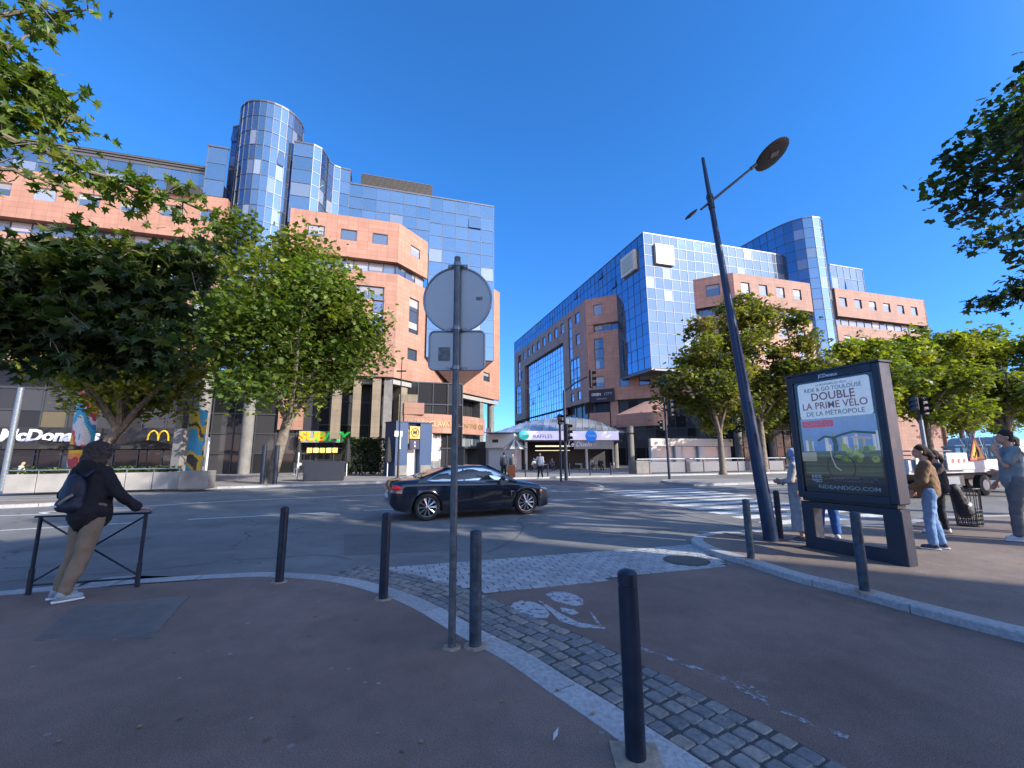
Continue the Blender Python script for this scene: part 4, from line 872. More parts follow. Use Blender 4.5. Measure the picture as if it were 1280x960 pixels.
yl = dup(t4, (43.5, 45.5, .1), 2.1, 'broad yellow green plane tree behind the flatbed lorry', 1.12); dup(t4, (52.5, 46, .1), 4.0, 'yellow green plane tree at the right edge, behind the man in the pale shirt', 1.15)
dup(t3, (47, 58, .1), 1.2, 'hazy olive plane tree further back over the flatbed lorry', 1.2)
dup(t3, (62, 60, .1), 2.7, 'olive plane tree furthest to the right, partly out of the picture', 1.3)
for i, (x, y, z, lb) in enumerate([(78, 74, 1.2, 'distant tree low on the horizon at the right edge'), (95, 84, 1.3, 'distant tree low on the horizon behind the man in the pale shirt'), (70, 84, 1.4, 'distant tree low on the horizon above the lorry bed'), (112, 92, 1.5, 'most distant tree at the right edge')]): dup(t4, (x, y, .1), i*1.3, lb, z)
dup(t3, (30.5, 54, .1), 3.1, 'olive plane tree glimpsed between the lamp pole and the advertising panel', .9)
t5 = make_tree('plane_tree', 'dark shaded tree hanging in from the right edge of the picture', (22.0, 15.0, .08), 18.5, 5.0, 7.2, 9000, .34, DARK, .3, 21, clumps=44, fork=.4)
dup(t5, (22.4, 6.7, .08), 2.0, 'unseen tree added for its dappled shade just out of the picture on the right, beside the near pavement', (1, 1, 1.3)); dup(t5, (19.4, 1.5, .08), 4.1, 'unseen tree added for its shade out of the picture on the right, nearest to the viewer', (1, 1, 1.34))  # two unseen trees added and stretched tall to dapple the sun

# near tree whose branches hang in at the upper left -------------------------
NT = thing('plane_tree', 'near plane tree whose large lobed leaves hang in from the upper left corner', 'tree', (-8.2, 1.6, ZW))
rnd = random.Random(5); br = MB(); lf = MB()
def rel(p): return Vector(p)-Vector((-8.2, 1.6, ZW))
br.tube([rel((-8.2, 1.6, -.05)), rel((-8.15, 1.65, 1.5)), rel((-8, 1.8, 3.4)), rel((-7.8, 2.0, 5.5)), rel((-7.6, 2.2, 9))], [.34, .27, .24, .2, .1], 14)
LOB = [(-90, .18), (-62, .6), (-38, .36), (-10, .92), (2, .55), (14, .62), (26, .5), (46, .95), (58, .55), (74, .62), (90, 1.08), (106, .62), (122, .55), (134, .95), (154, .5), (166, .62), (178, .55), (190, .92), (218, .36), (242, .6)]
def big_leaf(p, sz, col, hang):
    out = Vector((rnd.gauss(0, 1), rnd.gauss(0, 1), rnd.uniform(-1.2, .1))).normalized(); n = Vector((rnd.gauss(0, .7), rnd.gauss(0, .7), 1)).normalized(); s_ = out.cross(n).normalized(); n = s_.cross(out)
    k = rnd.uniform(.7, 1.35); fold = rnd.uniform(.05, .4); droop = rnd.uniform(.0, .35); c = (col[0]*k, col[1]*k, col[2]*k)
    P = []
    for a, r in LOB:
        x = cos(R(a))*r*sz*.5; y = sin(R(a))*r*sz*.5; P.append(p+s_*x+out*(y+sz*.12)+n*(abs(x)*fold-y*y/sz*droop*2+rnd.uniform(-.03, .03)*sz))
    base = P[0]; 
    ctr = p+out*(sz*.12); i0 = len(lf.v); lf.v += [tuple(ctr)]+[tuple(q) for q in P]
    for i in range(len(P)): lf.f.append((i0, i0+1+i, i0+1+(i+1) % len(P))); lf.uv.append(None); lf.t.append(c+(1,)); lf.m.append(0)
def bough(pts, depth_pts, r0, n_leaf, spread, cols, sz=(.13, .22), twigs=14, seed=0):
    P = [atY(px, py, Y) for (px, py), Y in zip(pts, depth_pts)]; sm = []
    for i in range(len(P)-1):
        for k in range(5): sm.append(P[i].lerp(P[i+1], k/5)+Vector((rnd.gauss(0, .02), rnd.gauss(0, .02), rnd.gauss(0, .02))))
    sm.append(P[-1]); n = len(sm); br.tube([rel(q) for q in sm], [r0*(1-.85*i/(n-1))+.004 for i in range(n)], 7)
    for k in range(twigs):
        i = rnd.randrange(int(n*.15), n); b = sm[i]; e = b+Vector((rnd.gauss(0, spread), rnd.gauss(0, spread*.8), rnd.gauss(-.05, spread*.8))); md = (b+e)/2+Vector((0, 0, rnd.uniform(0, .12))); br.tube([rel(b), rel(md), rel(e)], [.009, .006, .003], 4)
        for j in range(n_leaf//twigs):
            t = rnd.random()**.7; q = (b.lerp(md, t*2) if t < .5 else md.lerp(e, t*2-1))+Vector((rnd.gauss(0, .09), rnd.gauss(0, .09), rnd.gauss(-.03, .08)))
            big_leaf(rel(q), rnd.uniform(*sz), rnd.choice(cols), 1)
LEAF_SUNLIT = ((.13, .18, .025), (.10, .15, .025), (.18, .20, .035), (.07, .12, .02)); LEAF_SHADED = ((.035, .062, .016), (.05, .085, .02), (.024, .045, .013), (.10, .12, .02))  # sunlit upper and shaded lower boughs: light and shade painted into leaf colours
bough([(-160, 60), (-60, 40), (20, 15), (110, 12)], [3.6, 3.8, 4.0, 4.3], .035, 150, .16, LEAF_SUNLIT, twigs=16)
bough([(-160, 90), (-60, 70), (10, 60), (70, 30)], [3.6, 3.8, 4.0, 4.2], .03, 150, .16, LEAF_SUNLIT, twigs=14)
bough([(-160, 150), (-60, 120), (20, 110), (95, 140)], [3.6, 3.9, 4.2, 4.5], .04, 420, .22, LEAF_SUNLIT, twigs=34)
bough([(-160, 170), (-60, 150), (40, 185), (130, 220), (250, 262)], [3.6, 4.0, 4.3, 4.6, 5.0], .045, 400, .16, LEAF_SUNLIT, twigs=44)
bough([(-160, 250), (-60, 200), (20, 215), (90, 240)], [3.6, 4.0, 4.2, 4.4], .035, 70, .18, LEAF_SUNLIT, twigs=20)
bough([(-160, 345), (-60, 312), (60, 305), (160, 312), (250, 335)], [3.8, 4.2, 4.6, 4.9, 5.2], .05, 950, .26, LEAF_SHADED, twigs=60, sz=(.15, .26))
bough([(-160, 380), (-60, 350), (50, 340), (150, 350), (225, 385)], [3.8, 4.2, 4.5, 4.8, 5.0], .05, 1150, .28, LEAF_SHADED, twigs=66, sz=(.15, .26))
bough([(-160, 440), (-60, 400), (40, 390), (120, 400), (190, 430)], [3.8, 4.1, 4.4, 4.7, 4.9], .045, 1050, .27, LEAF_SHADED, twigs=60, sz=(.15, .26))
bough([(-160, 470), (-60, 440), (30, 430), (110, 440), (210, 455)], [3.8, 4.2, 4.5, 4.8, 5.0], .04, 620, .22, LEAF_SHADED, twigs=40, sz=(.14, .24))
bough([(-160, 340), (-60, 330), (30, 340), (120, 350)], [4.6, 5.0, 5.4, 5.6], .04, 700, .3, LEAF_SHADED, twigs=50, sz=(.15, .26))
for q in ((232, 318), (237, 320), (243, 321), (236, 313)):
    c = atY(q[0], q[1], 5.1); br.ell(rel(c), .018, n=8, m=6); br.tube([rel(c), rel(c+Vector((.01, 0, .14)))], .003, 4)
bough([(-160, 110), (-60, 90), (10, 90), (60, 100)], [3.6, 3.9, 4.1, 4.3], .03, 330, .22, LEAF_SUNLIT, twigs=28)
bough([(-160, 190), (-60, 160), (20, 150), (80, 165)], [3.8, 4.1, 4.4, 4.6], .035, 230, .2, LEAF_SUNLIT, twigs=24)
# big limbs from the trunk to the boughs
for px_, py_, Y_ in ((-160, 110, 3.6), (-160, 190, 3.8), (-160, 260, 3.8), (-160, 60, 3.6), (-160, 150, 3.6), (-160, 170, 3.6), (-160, 250, 3.6), (-160, 330, 3.8), (-160, 380, 3.8), (-160, 440, 3.8), (-160, 300, 4.6), (-160, 90, 3.6), (-160, 470, 3.8)):
    e = atY(px_, py_, Y_); b = Vector((-7.95, 1.85, max(3.0, e.z-1.4))); br.tube([rel(b), rel((b+e)/2+Vector((0, 0, .2))), rel(e)], [.11, .07, .045], 8)
br.build('trunk', M_BARK, NT, smooth=True, recalc=False); lf.build('crown', M_LEAF, NT, recalc=False)

# near boughs at the right edge belong to a second near tree ------------------
NT2 = thing('plane_tree', 'near shaded tree whose dark leaf sprays reach in at the upper right edge', 'tree', (14.6, 8.0, ZR))
br = MB(); lf = MB()
def rel(p): return Vector(p)-Vector((14.6, 8.0, ZR))
br.tube([rel((14.6, 8, 0)), rel((14.6, 8.0, 2.5)), rel((14.4, 8.2, 5)), rel((14.2, 8.4, 8)), rel((14, 8.6, 12))], [.36, .28, .24, .2, .08], 14)
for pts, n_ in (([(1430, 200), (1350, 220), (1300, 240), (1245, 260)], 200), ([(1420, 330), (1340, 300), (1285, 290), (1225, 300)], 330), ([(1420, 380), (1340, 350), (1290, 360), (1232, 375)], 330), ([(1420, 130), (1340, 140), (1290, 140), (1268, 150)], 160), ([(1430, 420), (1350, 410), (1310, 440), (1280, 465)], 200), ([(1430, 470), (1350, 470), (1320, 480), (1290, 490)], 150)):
    bough(pts, [9.2, 9.4, 9.7, 9.9], .07, n_, .3, LEAF_SHADED, twigs=max(10, n_//12), sz=(.17, .3)); e = atY(*pts[0], 9.2); br.tube([rel((14.3, 8.3, max(3, e.z-1.5))), rel((Vector((14.3, 8.3, e.z-.6))+e)/2), rel(e)], [.14, .1, .075], 8)
br.build('trunk', M_BARK, NT2, smooth=True, recalc=False); lf.build('crown', M_LEAF, NT2, recalc=False)

# ================================================================ STREET FURNITURE
def tobj(name, label, cat, loc, rz=0., group=None): return thing(name, label, cat, loc, rz, group)
def on_line(px, py, p, d):
    r = ray(px, py); det = r.x*(-d[1])+r.y*d[0]; t = (p[0]*(-d[1])+p[1]*d[0])/det; return (r.x*t, r.y*t), CH+r.z*t
# bollards
def bollard(label, loc, r=.052, h=.94, mt=None, seed=0, base=None):
    t = tobj('bollard', label, 'bollard', (loc[0], loc[1], loc[2] if len(loc) > 2 else 0), 0, 'blue steel bollards around the near pavements'); m = MB()
    m.tube([(0, 0, -.1), (0, 0, h-.09), (0, 0, h-.088), (0, 0, h-.078), (0, 0, h-.076), (0, 0, h-.02), (0, 0, h-.008), (0, 0, h)], [r, r, r*.93, r*.93, r, r, r*.8, r*.3], 20); m.build('post', mt or M_BLUE, t, smooth=True)
    if base:
        b = MB(); b.prism([(x*base, y*base) for x, y in ((-1, -.9), (.9, -1), (1.1, .9), (-.9, 1.05))], -.02, .006); b.build('concrete_base', mat('pale_mortar', (.32, .26, .2), .9, var=.3, scale=14, bump=.4), t)
    else:
        b = MB(); b.prism([(cos(k/12*2*pi)*r*1.9*(1+.1*sin(k*3)), sin(k/12*2*pi)*r*1.9*(1+.1*cos(k*2))) for k in range(12)], -.02, .004); b.build('mortar_collar', mat('pale_mortar', (.32, .26, .2), .9, var=.3, scale=14, bump=.4), t)
    return t
bollard('dark blue bollard on the near pavement, furthest left of the bollards', (*G(349, 727, ZW), ZW)); bollard('dark blue bollard between the furthest left bollard and the pole with the round sign', (*G(479, 748, ZW), ZW))
bollard('scuffed bollard with worn paint just right of the pole with the round sign', (*G(594, 807, ZW), ZW), mt=M_BLUEW); bollard('tall looking dark bollard nearest the viewer, standing in a square of pale mortar', (*G(795, 947, ZW), ZW), r=.054, base=.125)
bollard('bollard on the tip of the right pavement, left of the street lamp pole', (G(935, 700, ZR)[0]+.10, G(935, 700, ZR)[1]+.10, ZR), h=.86, mt=M_BLUEW); bollard('bollard at the kerb in front of the advertising panel', (G(1070, 742, ZR)[0]+.18, G(1070, 742, ZR)[1]+.10, ZR), h=.86, mt=M_BLUEW)
bollard('dark bollard half hidden behind the street lamp pole', (*G(976, 673, ZR), ZR), h=.86)
# pole with the backs of two road signs
t = tobj('sign_pole', 'steel pole carrying the grey backs of a round and a square road sign', 'road sign', (-.52, 3.93, ZW)); m = MB()
m.tube([(0, 0, -.1), (0, 0, 3.48)], [.032, .030], 18); m.build('pole', mat('weathered_steel', (.10, .12, .14), .5, .4, var=.35, scale=18, rvar=.1), t, smooth=True)
M_SB = mat('sign_back_aluminium', (.29, .33, .36), .42, .5, var=.1, scale=3, rvar=.08)
m = MB(); n = 48; r_ = .325; zc_ = 3.07; yb = .052
m.tube([(0, yb, zc_), (0, yb+.012, zc_)], [r_, r_], n); m.tube([(r_*cos(2*pi*k/n), yb, zc_+r_*sin(2*pi*k/n)) for k in range(n+1)], .011, 8, tint=(.2, .2, .2)); d_ = m.build('round_sign', M_SB, t, smooth=True)
m = MB(); hw_, hh_ = .262, .187; zq = 2.565; pts = []
for cx, cy, a0 in ((1, 1, 0), (-1, 1, 90), (-1, -1, 180), (1, -1, 270)):
    for k in range(6): a = R(a0+k*18); pts.append((cx*(hw_-.05)+.05*cos(a), zq+cy*(hh_-.05)+.05*sin(a)))
vs = [(x, yb, z) for x, z in pts]+[(x, yb+.012, z) for x, z in pts]; q = len(pts); m.mesh(vs, [tuple(range(q)), tuple(range(2*q-1, q-1, -1))]+[(i, (i+1) % q, q+(i+1) % q, q+i) for i in range(q)])
m.tube([(x, yb, z) for x, z in pts+[pts[0]]], .010, 8); m.build('square_sign', M_SB, t)
for z in (3.405, 2.765, 2.385):
    m = MB(); m.box((0, .038, z), (.19, .018, .03)); m.tube([(0, 0, z-.018), (0, 0, z+.018)], .037, 14); m.ell((.05, .02, z), .009, n=6, m=4); m.ell((-.05, .02, z), .009, n=6, m=4); m.build('clamp', M_GALV, t)
for bc_, bs_ in (((-.12, yb-.004, 2.53), (.11, .002, .13)), ((.21, yb-.004, 3.08), (.06, .002, .03))): m = MB(); m.box(bc_, bs_); m.build('old_sticker', mat('old_sticker', (.16, .17, .18), .7, var=.4, scale=30), t)
m = MB(); m.prism([(cos(k/12*2*pi)*.075*(1+.15*sin(k*3)), sin(k/12*2*pi)*.075*(1+.12*cos(k*2))) for k in range(12)], -.02, .004); m.build('mortar_collar', MATS['pale_mortar'], t)
# crossed guard rail
Z0 = ZW; ra_ = Vector((*G(35, 743, ZW), ZW)); rb_ = Vector((*G(171, 733, ZW), ZW)); dv = rb_-ra_; L = dv.length; an = atan2(dv.y, dv.x)
t = tobj('guard_rail', 'dark blue guard rail with crossed bars under the leaning person in beige trousers', 'guard rail', ra_, an); H = .88
for x in (0, L): m = MB(); m.box((x, 0, .14), (.045, .045, .3), bev=.006); m.tube([(x, 0, .25), (x, 0, H)], .021, 12); m.build('leg', M_BLUE, t)
m = MB(); m.box((L/2, 0, H+.008), (L+.12, .05, .022), bev=.008); m.build('handrail', M_BLUE, t); m = MB(); m.tube([(0, 0, .1), (L, 0, .1)], .011, 8); m.build('bottom_bar', M_BLUE, t)
for a, b in ((.13, H-.03), (H-.03, .13)): m = MB(); m.tube([(.01, .0 if a < .5 else .016, a), (L-.01, .0 if a < .5 else .016, b)], .0115, 8); m.build('cross_bar', M_BLUE, t)
# leaning street lamp
t = tobj('street_lamp', 'tall dark blue slanting street lamp with one large oval head and one small', 'street lamp', (4.65, 8.14, ZR)); m = MB()
top = Vector((-.62, 0, 7.66)); ax_ = top.normalized(); m.tube([(0, 0, -.1), ax_*.3, ax_*2.6, ax_*5.0, ax_*6.6, top], [.125, .12, .098, .066, .05, .032], 20); m.build('pole', mat('lamp_blue_paint', (.012, .028, .07), .35, .2, var=.15, rvar=.08), t, smooth=True)
J = ax_*6.68; m = MB(); m.tube([J-ax_*.16, J+ax_*.16], .062, 16); m.tube([J+ax_*.1-ax_*.02, J+ax_*.13], .07, 16); m.build('collar', M_BLUE, t)
def P3(px, py, Y=8.14): return atY(px, py, Y)-Vector((4.65, 8.14, ZR))
e1_ = P3(941, 209); m = MB(); m.tube([J, e1_], [.028, .024], 10); m.tube([e1_-(e1_-J).normalized()*.06, e1_+(e1_-J).normalized()*.1], .036, 10); m.build('arm', M_BLUE, t)
e2_ = P3(876, 262); m = MB(); m.tube([J, e2_], [.026, .022], 10); m.build('arm', M_BLUE, t)
hc = P3(965, 193); u_ = (P3(988, 180)-P3(941, 206)).normalized(); w_ = Vector((0, -.86, .45)); w_ = (w_-u_*w_.dot(u_)).normalized(); nn_ = u_.cross(w_).normalized()
if nn_.z < 0: nn_ = -nn_
m = MB(); m.ell(hc, (.43, .33, .035), ax=(u_, w_, nn_), n=28, m=8); o = m.build('lamp_head', M_BLACK, t, smooth=True)
m = MB(); m.box(hc-nn_*.038+u_*.03, (.2, .11, .012), (u_, w_, nn_)); m.build('lens', mat('lamp_lens', (.25, .25, .24), .25, var=.1), o)
u2 = (e2_-J).normalized(); hc2 = P3(864, 268); w2 = Vector((0, -1, 0)); n2 = u2.cross(w2).normalized(); m = MB(); m.ell(hc2, (.17, .09, .032), ax=(u2, w2, n2), n=20, m=7); o = m.build('lamp_head', M_BLACK, t, smooth=True); m = MB(); s2 = -1 if n2.z > 0 else 1; m.box(hc2+n2*s2*.033, (.12, .07, .01), (u2, w2, n2)); m.build('lens', MATS['lamp_lens'], o)
# advertising panel
a_ = Vector((4.86, 7.56, ZR)); b_ = Vector((5.36, 6.2, ZR)); bd = (b_-a_).normalized(); an = atan2(bd.y, bd.x); W_ = (b_-a_).length
t = tobj('advertising_panel', 'large dark blue lit poster panel on a frame base showing a bicycle grant poster', 'advertising panel', a_, an)
# local frame: x along the face, -y towards the carriageway (seen by the viewer), z up
TH_ = .26
m = MB(); m.box((.1, TH_/2, .36), (.2, TH_*.8, .74), bev=.01); m.box((W_-.12, TH_/2, .36), (.24, TH_*.8, .74), bev=.01); m.box((W_/2, TH_/2, .09), (W_-.02, TH_*.78, .2)); m.box((W_/2, TH_/2, .70), (W_-.02, TH_*.78, .1)); m.build('base_frame', M_BLUE, t)
m = MB(); m.box((W_/2, TH_/2, .785), (W_-.08, TH_*.7, .05)); m.build('hinge_bar', M_BLACK, t)
z0_, z1_ = .81, 2.86; fr = .115
m = MB(); m.box((fr/2-.01, TH_/2, (z0_+z1_)/2), (fr, TH_, z1_-z0_), bev=.015); m.box((W_-fr/2+.01, TH_/2, (z0_+z1_)/2), (fr, TH_, z1_-z0_-.001), bev=.015); m.box((W_/2, TH_/2, z0_+.05), (W_-2*fr+.03, TH_-.01, .1)); m.box((W_/2, TH_/2, z1_-.06), (W_-2*fr+.03, TH_-.01, .12)); m.box((W_/2, TH_/2, z1_+.012), (W_+.06, TH_+.04, .03)); m.box((W_/2, TH_/2+.03, (z0_+z1_)/2), (W_-.1, TH_-.08, z1_-z0_-.02)); m.build('case', M_BLUE, t)
PX0, PX1, PZ0, PZ1 = fr, W_-fr, z0_+.11, z1_-.13; pw = PX1-PX0; ph = PZ1-PZ0
M_PRINT = tinted('printed_poster_glow', .6, nv=.15, nscale=9)
nt_ = M_PRINT.node_tree; pb0 = nt_.nodes['Principled BSDF']; at0 = [n for n in nt_.nodes if n.bl_idname == 'ShaderNodeAttribute'][0]; nt_.links.new(at0.outputs['Color'], pb0.inputs['Emission Color']); pb0.inputs['Emission Strength'].default_value = .13   # added glow lifts the print out of the shade
def Q(u, v, k=0): return Vector((PX0+pw*u, .048-k*.002, PZ0+ph*v))
m = MB()
def quad(u0, u1, v0, v1, c, k=1): m.face([Q(u0, v0, k), Q(u1, v0, k), Q(u1, v1, k), Q(u0, v1, k)], None, c)
quad(0, 1, 0, 1, (.015, .018, .025), 0)
for i in range(12):
    f = i/11; quad(.03, .97, .36+.30*i/12, .36+.30*(i+1)/12+.001, (.12+.14*f, .22+.14*f, .55), 1)
for i in range(14):
    r0 = .36*i/14; k = random.uniform(.7, 1.3); quad(.03, .97, .14+.22*i/14, .14+.22*(i+1)/14+.001, (.07*k, .09*k, .06*k), 1)
for k_ in range(26):
    u = random.uniform(.05, .95); w = random.uniform(.015, .05); v = random.uniform(.38, .44); hgt = random.uniform(.02, .09); quad(u, min(u+w, .97), .36, v+hgt, random.choice([(.6, .56, .52), (.42, .36, .3), (.7, .66, .62), (.2, .28, .15)]), 2)
for k_ in range(30):
    u = random.uniform(.45, .92); v = random.uniform(.28, .4); s = random.uniform(.02, .05); m.face([Q(u+s*cos(a), v+s*.6*sin(a), 3) for a in [i*1.05 for i in range(6)]], None, random.choice([(.14, .22, .06), (.28, .36, .1), (.08, .14, .04)]))
quad(.0, .2, .27, .35, (.34, .32, .24), 3)
# cloud white title block with rounded corners
def rrect(u0, u1, v0, v1, r, c, k, asp=None):
    ry = r*pw/ph; P = []
    for cx, cy, a0 in ((u1-r, v1-ry, 0), (u0+r, v1-ry, 90), (u0+r, v0+ry, 180), (u1-r, v0+ry, 270)):
        for j in range(5): a = R(a0+j*22.5); P.append(Q(cx+r*cos(a), cy+ry*sin(a), k))
    m.face(P, None, c)
rrect(.04, .96, .655, .985, .04, (.72, .80, .86), 2); rrect(.05, .47, .575, .635, .02, (.65, .03, .07), 3)
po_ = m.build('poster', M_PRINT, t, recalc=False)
# bicycle in the picture: handlebar, stem, wheel rims as thin printed shapes
m = MB()
def ptube(P, w, c, k=4):
    for a, b in zip(P, P[1:]):
        dx, dy = b[0]-a[0], (b[1]-a[1])*ph/pw; l = sqrt(dx*dx+dy*dy) or 1; nx, ny = -dy/l*w, dx/l*w*pw/ph; m.face([Q(a[0]-nx, a[1]-ny, k), Q(b[0]-nx, b[1]-ny, k), Q(b[0]+nx, b[1]+ny, k), Q(a[0]+nx, a[1]+ny, k)], None, c)
ptube([(.24, .45), (.34, .49), (.45, .475), (.56, .50), (.70, .52), (.95, .50)], .014, (.01, .01, .012)); ptube([(.45, .475), (.47, .42), (.46, .36)], .03, (.012, .012, .015)); ptube([(.38, .47), (.40, .30), (.44, .22), (.5, .19)], .006, (.5, .5, .48), 5); ptube([(.45, .36), (.42, .3), (.5, .28)], .01, (.02, .02, .02)); ptube([(.66, .475), (.9, .46)], .012, (.55, .35, .3), 5)
rr_ = .17; ptube([(.5+rr_*cos(a*.3), .22+rr_*pw/ph*sin(a*.3)) for a in range(22)], .008, (.02, .02, .02), 4)
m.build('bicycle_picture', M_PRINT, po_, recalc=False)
ms = {}
for nm, c in (('ink_navy', (.05, .06, .11)), ('ink_orange', (.70, .12, .04)), ('ink_white', (.7, .7, .7)), ('ink_grey', (.35, .37, .4))): ms[nm] = mat(nm, c, .5, var=0)
def pt(body, size, u, v, ink, k=5, sx=1., bold=.004): lettering(body, size, Q(u, v, k), (1, 0, 0), (0, 0, 1), ms[ink], po_, 'poster_lettering', font_scale_x=sx, bold=bold, depth=.0005)
pt('LE PRINTEMPS DU VÉLO', .045, .5, .955, 'ink_navy', bold=.0); pt('RIDE & GO TOULOUSE', .088, .5, .915, 'ink_navy', bold=.0); pt('DOUBLE', .18, .5, .848, 'ink_orange', bold=.0025); pt('LA PRIME VÉLO', .158, .5, .765, 'ink_orange', sx=.95, bold=.0015); pt('DE LA MÉTROPOLE', .105, .5, .695, 'ink_navy', sx=1.0, bold=.0)
pt('+CRÉDIT 0%', .085, .26, .605, 'ink_white', 6, sx=.95, bold=.0); pt('RIDEANDGO.COM', .08, .55, .045, 'ink_white', sx=1.35, bold=.001); pt('RIDE\n&GO', .07, .17, .115, 'ink_white', sx=1.1); pt('ZI DU PONT DU NORD  TOULOUSE\nVENTE LOCATION ET ATELIER', .042, .62, .115, 'ink_grey', bold=0)
lettering('JCDecaux', .075, (W_/2, -.002, z1_-.075), (1, 0, 0), (0, 0, 1), ms['ink_white'], t, 'panel_lettering', depth=.001, bold=.002)
m = MB(); m.face([(PX0-.01, .03, PZ0-.01), (PX1+.01, .03, PZ0-.01), (PX1+.01, .03, PZ1+.01), (PX0-.01, .03, PZ1+.01)]); m.build('glass_cover', clear_glass('poster_cover', (.98, .99, 1.), .0), t)
# rust, scuffs and stickers on the near posts
# row of slim bollards in front of the plaza
def post_obj(name, label, cat, loc, h, r, mt, group=None, tilt=(0, 0), sq=False):
    t = tobj(name, label, cat, (loc[0], loc[1], loc[2]), 0, group); m = MB()
    if sq: m.box((0, 0, h/2-.05), (r*2, r*2, h+.1), bev=.02)
    else: m.tube([(0, 0, -.1), (tilt[0]*h, tilt[1]*h, h-.02), (tilt[0]*h, tilt[1]*h, h)], [r, r, r*.6], 12)
    m.build('post', mt, t, smooth=not sq); return t
fb0 = (-2, 32.2); fbd = (cos(R(19)), sin(R(19)))
nmz = ['slim bollard before the plaza behind the luggage person', 'slim bollard before the plaza left of the person in the white top', 'slim bollard before the plaza right of the person in the white top', 'slim bollard before the plaza right next to the traffic light masts', 'slim bollard before the plaza between the masts and the advertising screen end', 'slim bollard before the plaza furthest to the right, by the stone planter']
for px_, lb in zip((627, 657, 685, 712, 738, 764), nmz):
    q, _ = on_line(px_, 598, fb0, fbd); post_obj('slim_bollard', lb, 'bollard', (*q, ZF), .98, .05, M_BLUE, 'slim bollards along the plaza edge')
# glass barrier along the far pavement
q0, _ = on_line(812, 590, (0, 33.6), fbd); 
t = tobj('glass_barrier', 'long grey glazed barrier with rail and dark posts in front of the right block', 'barrier', (*q0, ZF), R(19)); xs = [on_line(px_, 590, (0, 33.6), fbd)[0] for px_ in (812, 836, 858, 880, 901.5, 923, 943, 962, 981)]; xs = [math.dist(q, q0) for q in xs]
for x in xs: m = MB(); m.box((x, 0, .55), (.09, .09, 1.15)); m.build('post', M_BLUE, t)
for a, b in zip(xs, xs[1:]): m = MB(); m.box(((a+b)/2, 0, .53), (b-a-.14, .04, .85)); m.build('panel', mat('frosted_panel', (.13, .155, .18), .25, var=.12), t)
m = MB(); m.tube([(xs[0]-1.2, 0, 1.22), (xs[-1]+.3, 0, 1.22)], .04, 8); m.build('handrail', M_GALV, t)
q, _ = on_line(800, 590, (0, 34.2), fbd); t = tobj('stone_planter', 'low square stone planter at the left end of the glass barrier', 'planter', (*q, ZF), R(19)); m = MB(); m.box((0, 0, .55), (1.5, 1.2, 1.1), bev=.04); m.build('planter_box', M_CONC, t)
# planter wall on the left of the far pavement
w0 = Vector((*G(2, 617, ZF), ZF)); w1 = Vector((*G(222, 611, ZF), ZF)); dv = w1-w0; L = dv.length; an = atan2(dv.y, dv.x)
t = tobj('planter_wall', 'long pale concrete planter wall with a rail before the burger restaurant terrace', 'planter wall', w0, an)
for i in range(6): m = MB(); m.box((L*(i+.5)/6, .3, .42), (L/6-.03, .6, .85), bev=.015); m.build('wall_segment', mat('pale_concrete', (.30, .285, .265), .8, var=.15, scale=1.5), t)
m = MB(); m.tube([(0, .1, 1.02), (L, .1, 1.02)], .03, 8)
for i in range(7): m.tube([(L*i/6, .1, .8), (L*i/6, .1, 1.02)], .02, 6)
m.build('handrail', M_GALV, t)
m = MB(); rnd = random.Random(3)
for i in range(900): leaf_faces(m, Vector((rnd.uniform(0, L), rnd.uniform(.2, .5), .88+abs(rnd.gauss(0, .12)))), .14, rnd, rnd.choice(GREEN))
m.build('planting', M_LEAF, t, recalc=False)
t = tobj('stone_planter', 'small square concrete planter at the right end of the long planter wall', 'planter', (*G(212, 612, ZF), ZF), .3); t.location.x += .9; t.location.y += .6; m = MB(); m.box((0, 0, .45), (1.3, 1.1, .9), bev=.03); m.build('planter_box', M_CONC, t)
# poles on the left
p_ = atY(3, 606, 22); post_obj('mast', 'thick pale galvanised mast at the left edge before the planter wall', 'mast', (p_.x, p_.y, ZF), 5.2, .13, M_GALV, tilt=(.01, 0)); p_ = atY(219, 610, 25); t = post_obj('concrete_pillar', 'square grey concrete pillar at the right end of the planter wall', 'pillar', (p_.x, p_.y, ZF), 3.2, .26, M_CONC, sq=True)
p_ = atY(255, 608, 24.6); post_obj('white_post', 'slim white post on the kerb between planter wall and green tree', 'post', (p_.x, p_.y, ZF), 2.7, .055, M_WHITE, tilt=(0, 0))
for lb, px_ in (('left one of the two dark blue guard posts at the trunk of the green tree', 327), ('right one of the two dark blue guard posts at the trunk of the green tree', 343)):
    p_ = atY(px_, 606, 26.6); post_obj('tree_guard_post', lb, 'post', (p_.x, p_.y, ZF), 2.3, .13, M_BLUE, 'guard posts at the trunk of the green tree')
p_ = atY(372, 588, 30); post_obj('white_post', 'slim white post in front of the sandwich shop doorway', 'post', (p_.x, p_.y, ZF), 1.9, .04, M_WHITE)
p_ = atY(497, 600, 33); t = tobj('lamp_mast', 'very thin dark mast with a small cross piece, left of the blue metro entrance', 'lamp mast', (p_.x, p_.y, ZF)); hz_ = atY(500, 447, 33).z; m = MB(); m.tube([(0, 0, -.1), (.0, 0, hz_*.5), (.0, 0, hz_)], [.085, .06, .025], 10); m.build('pole', M_BLACK, t); m = MB(); m.box((0, 0, hz_-1.2), (.75, .12, .1)); m.build('cross_piece', M_BLACK, t)
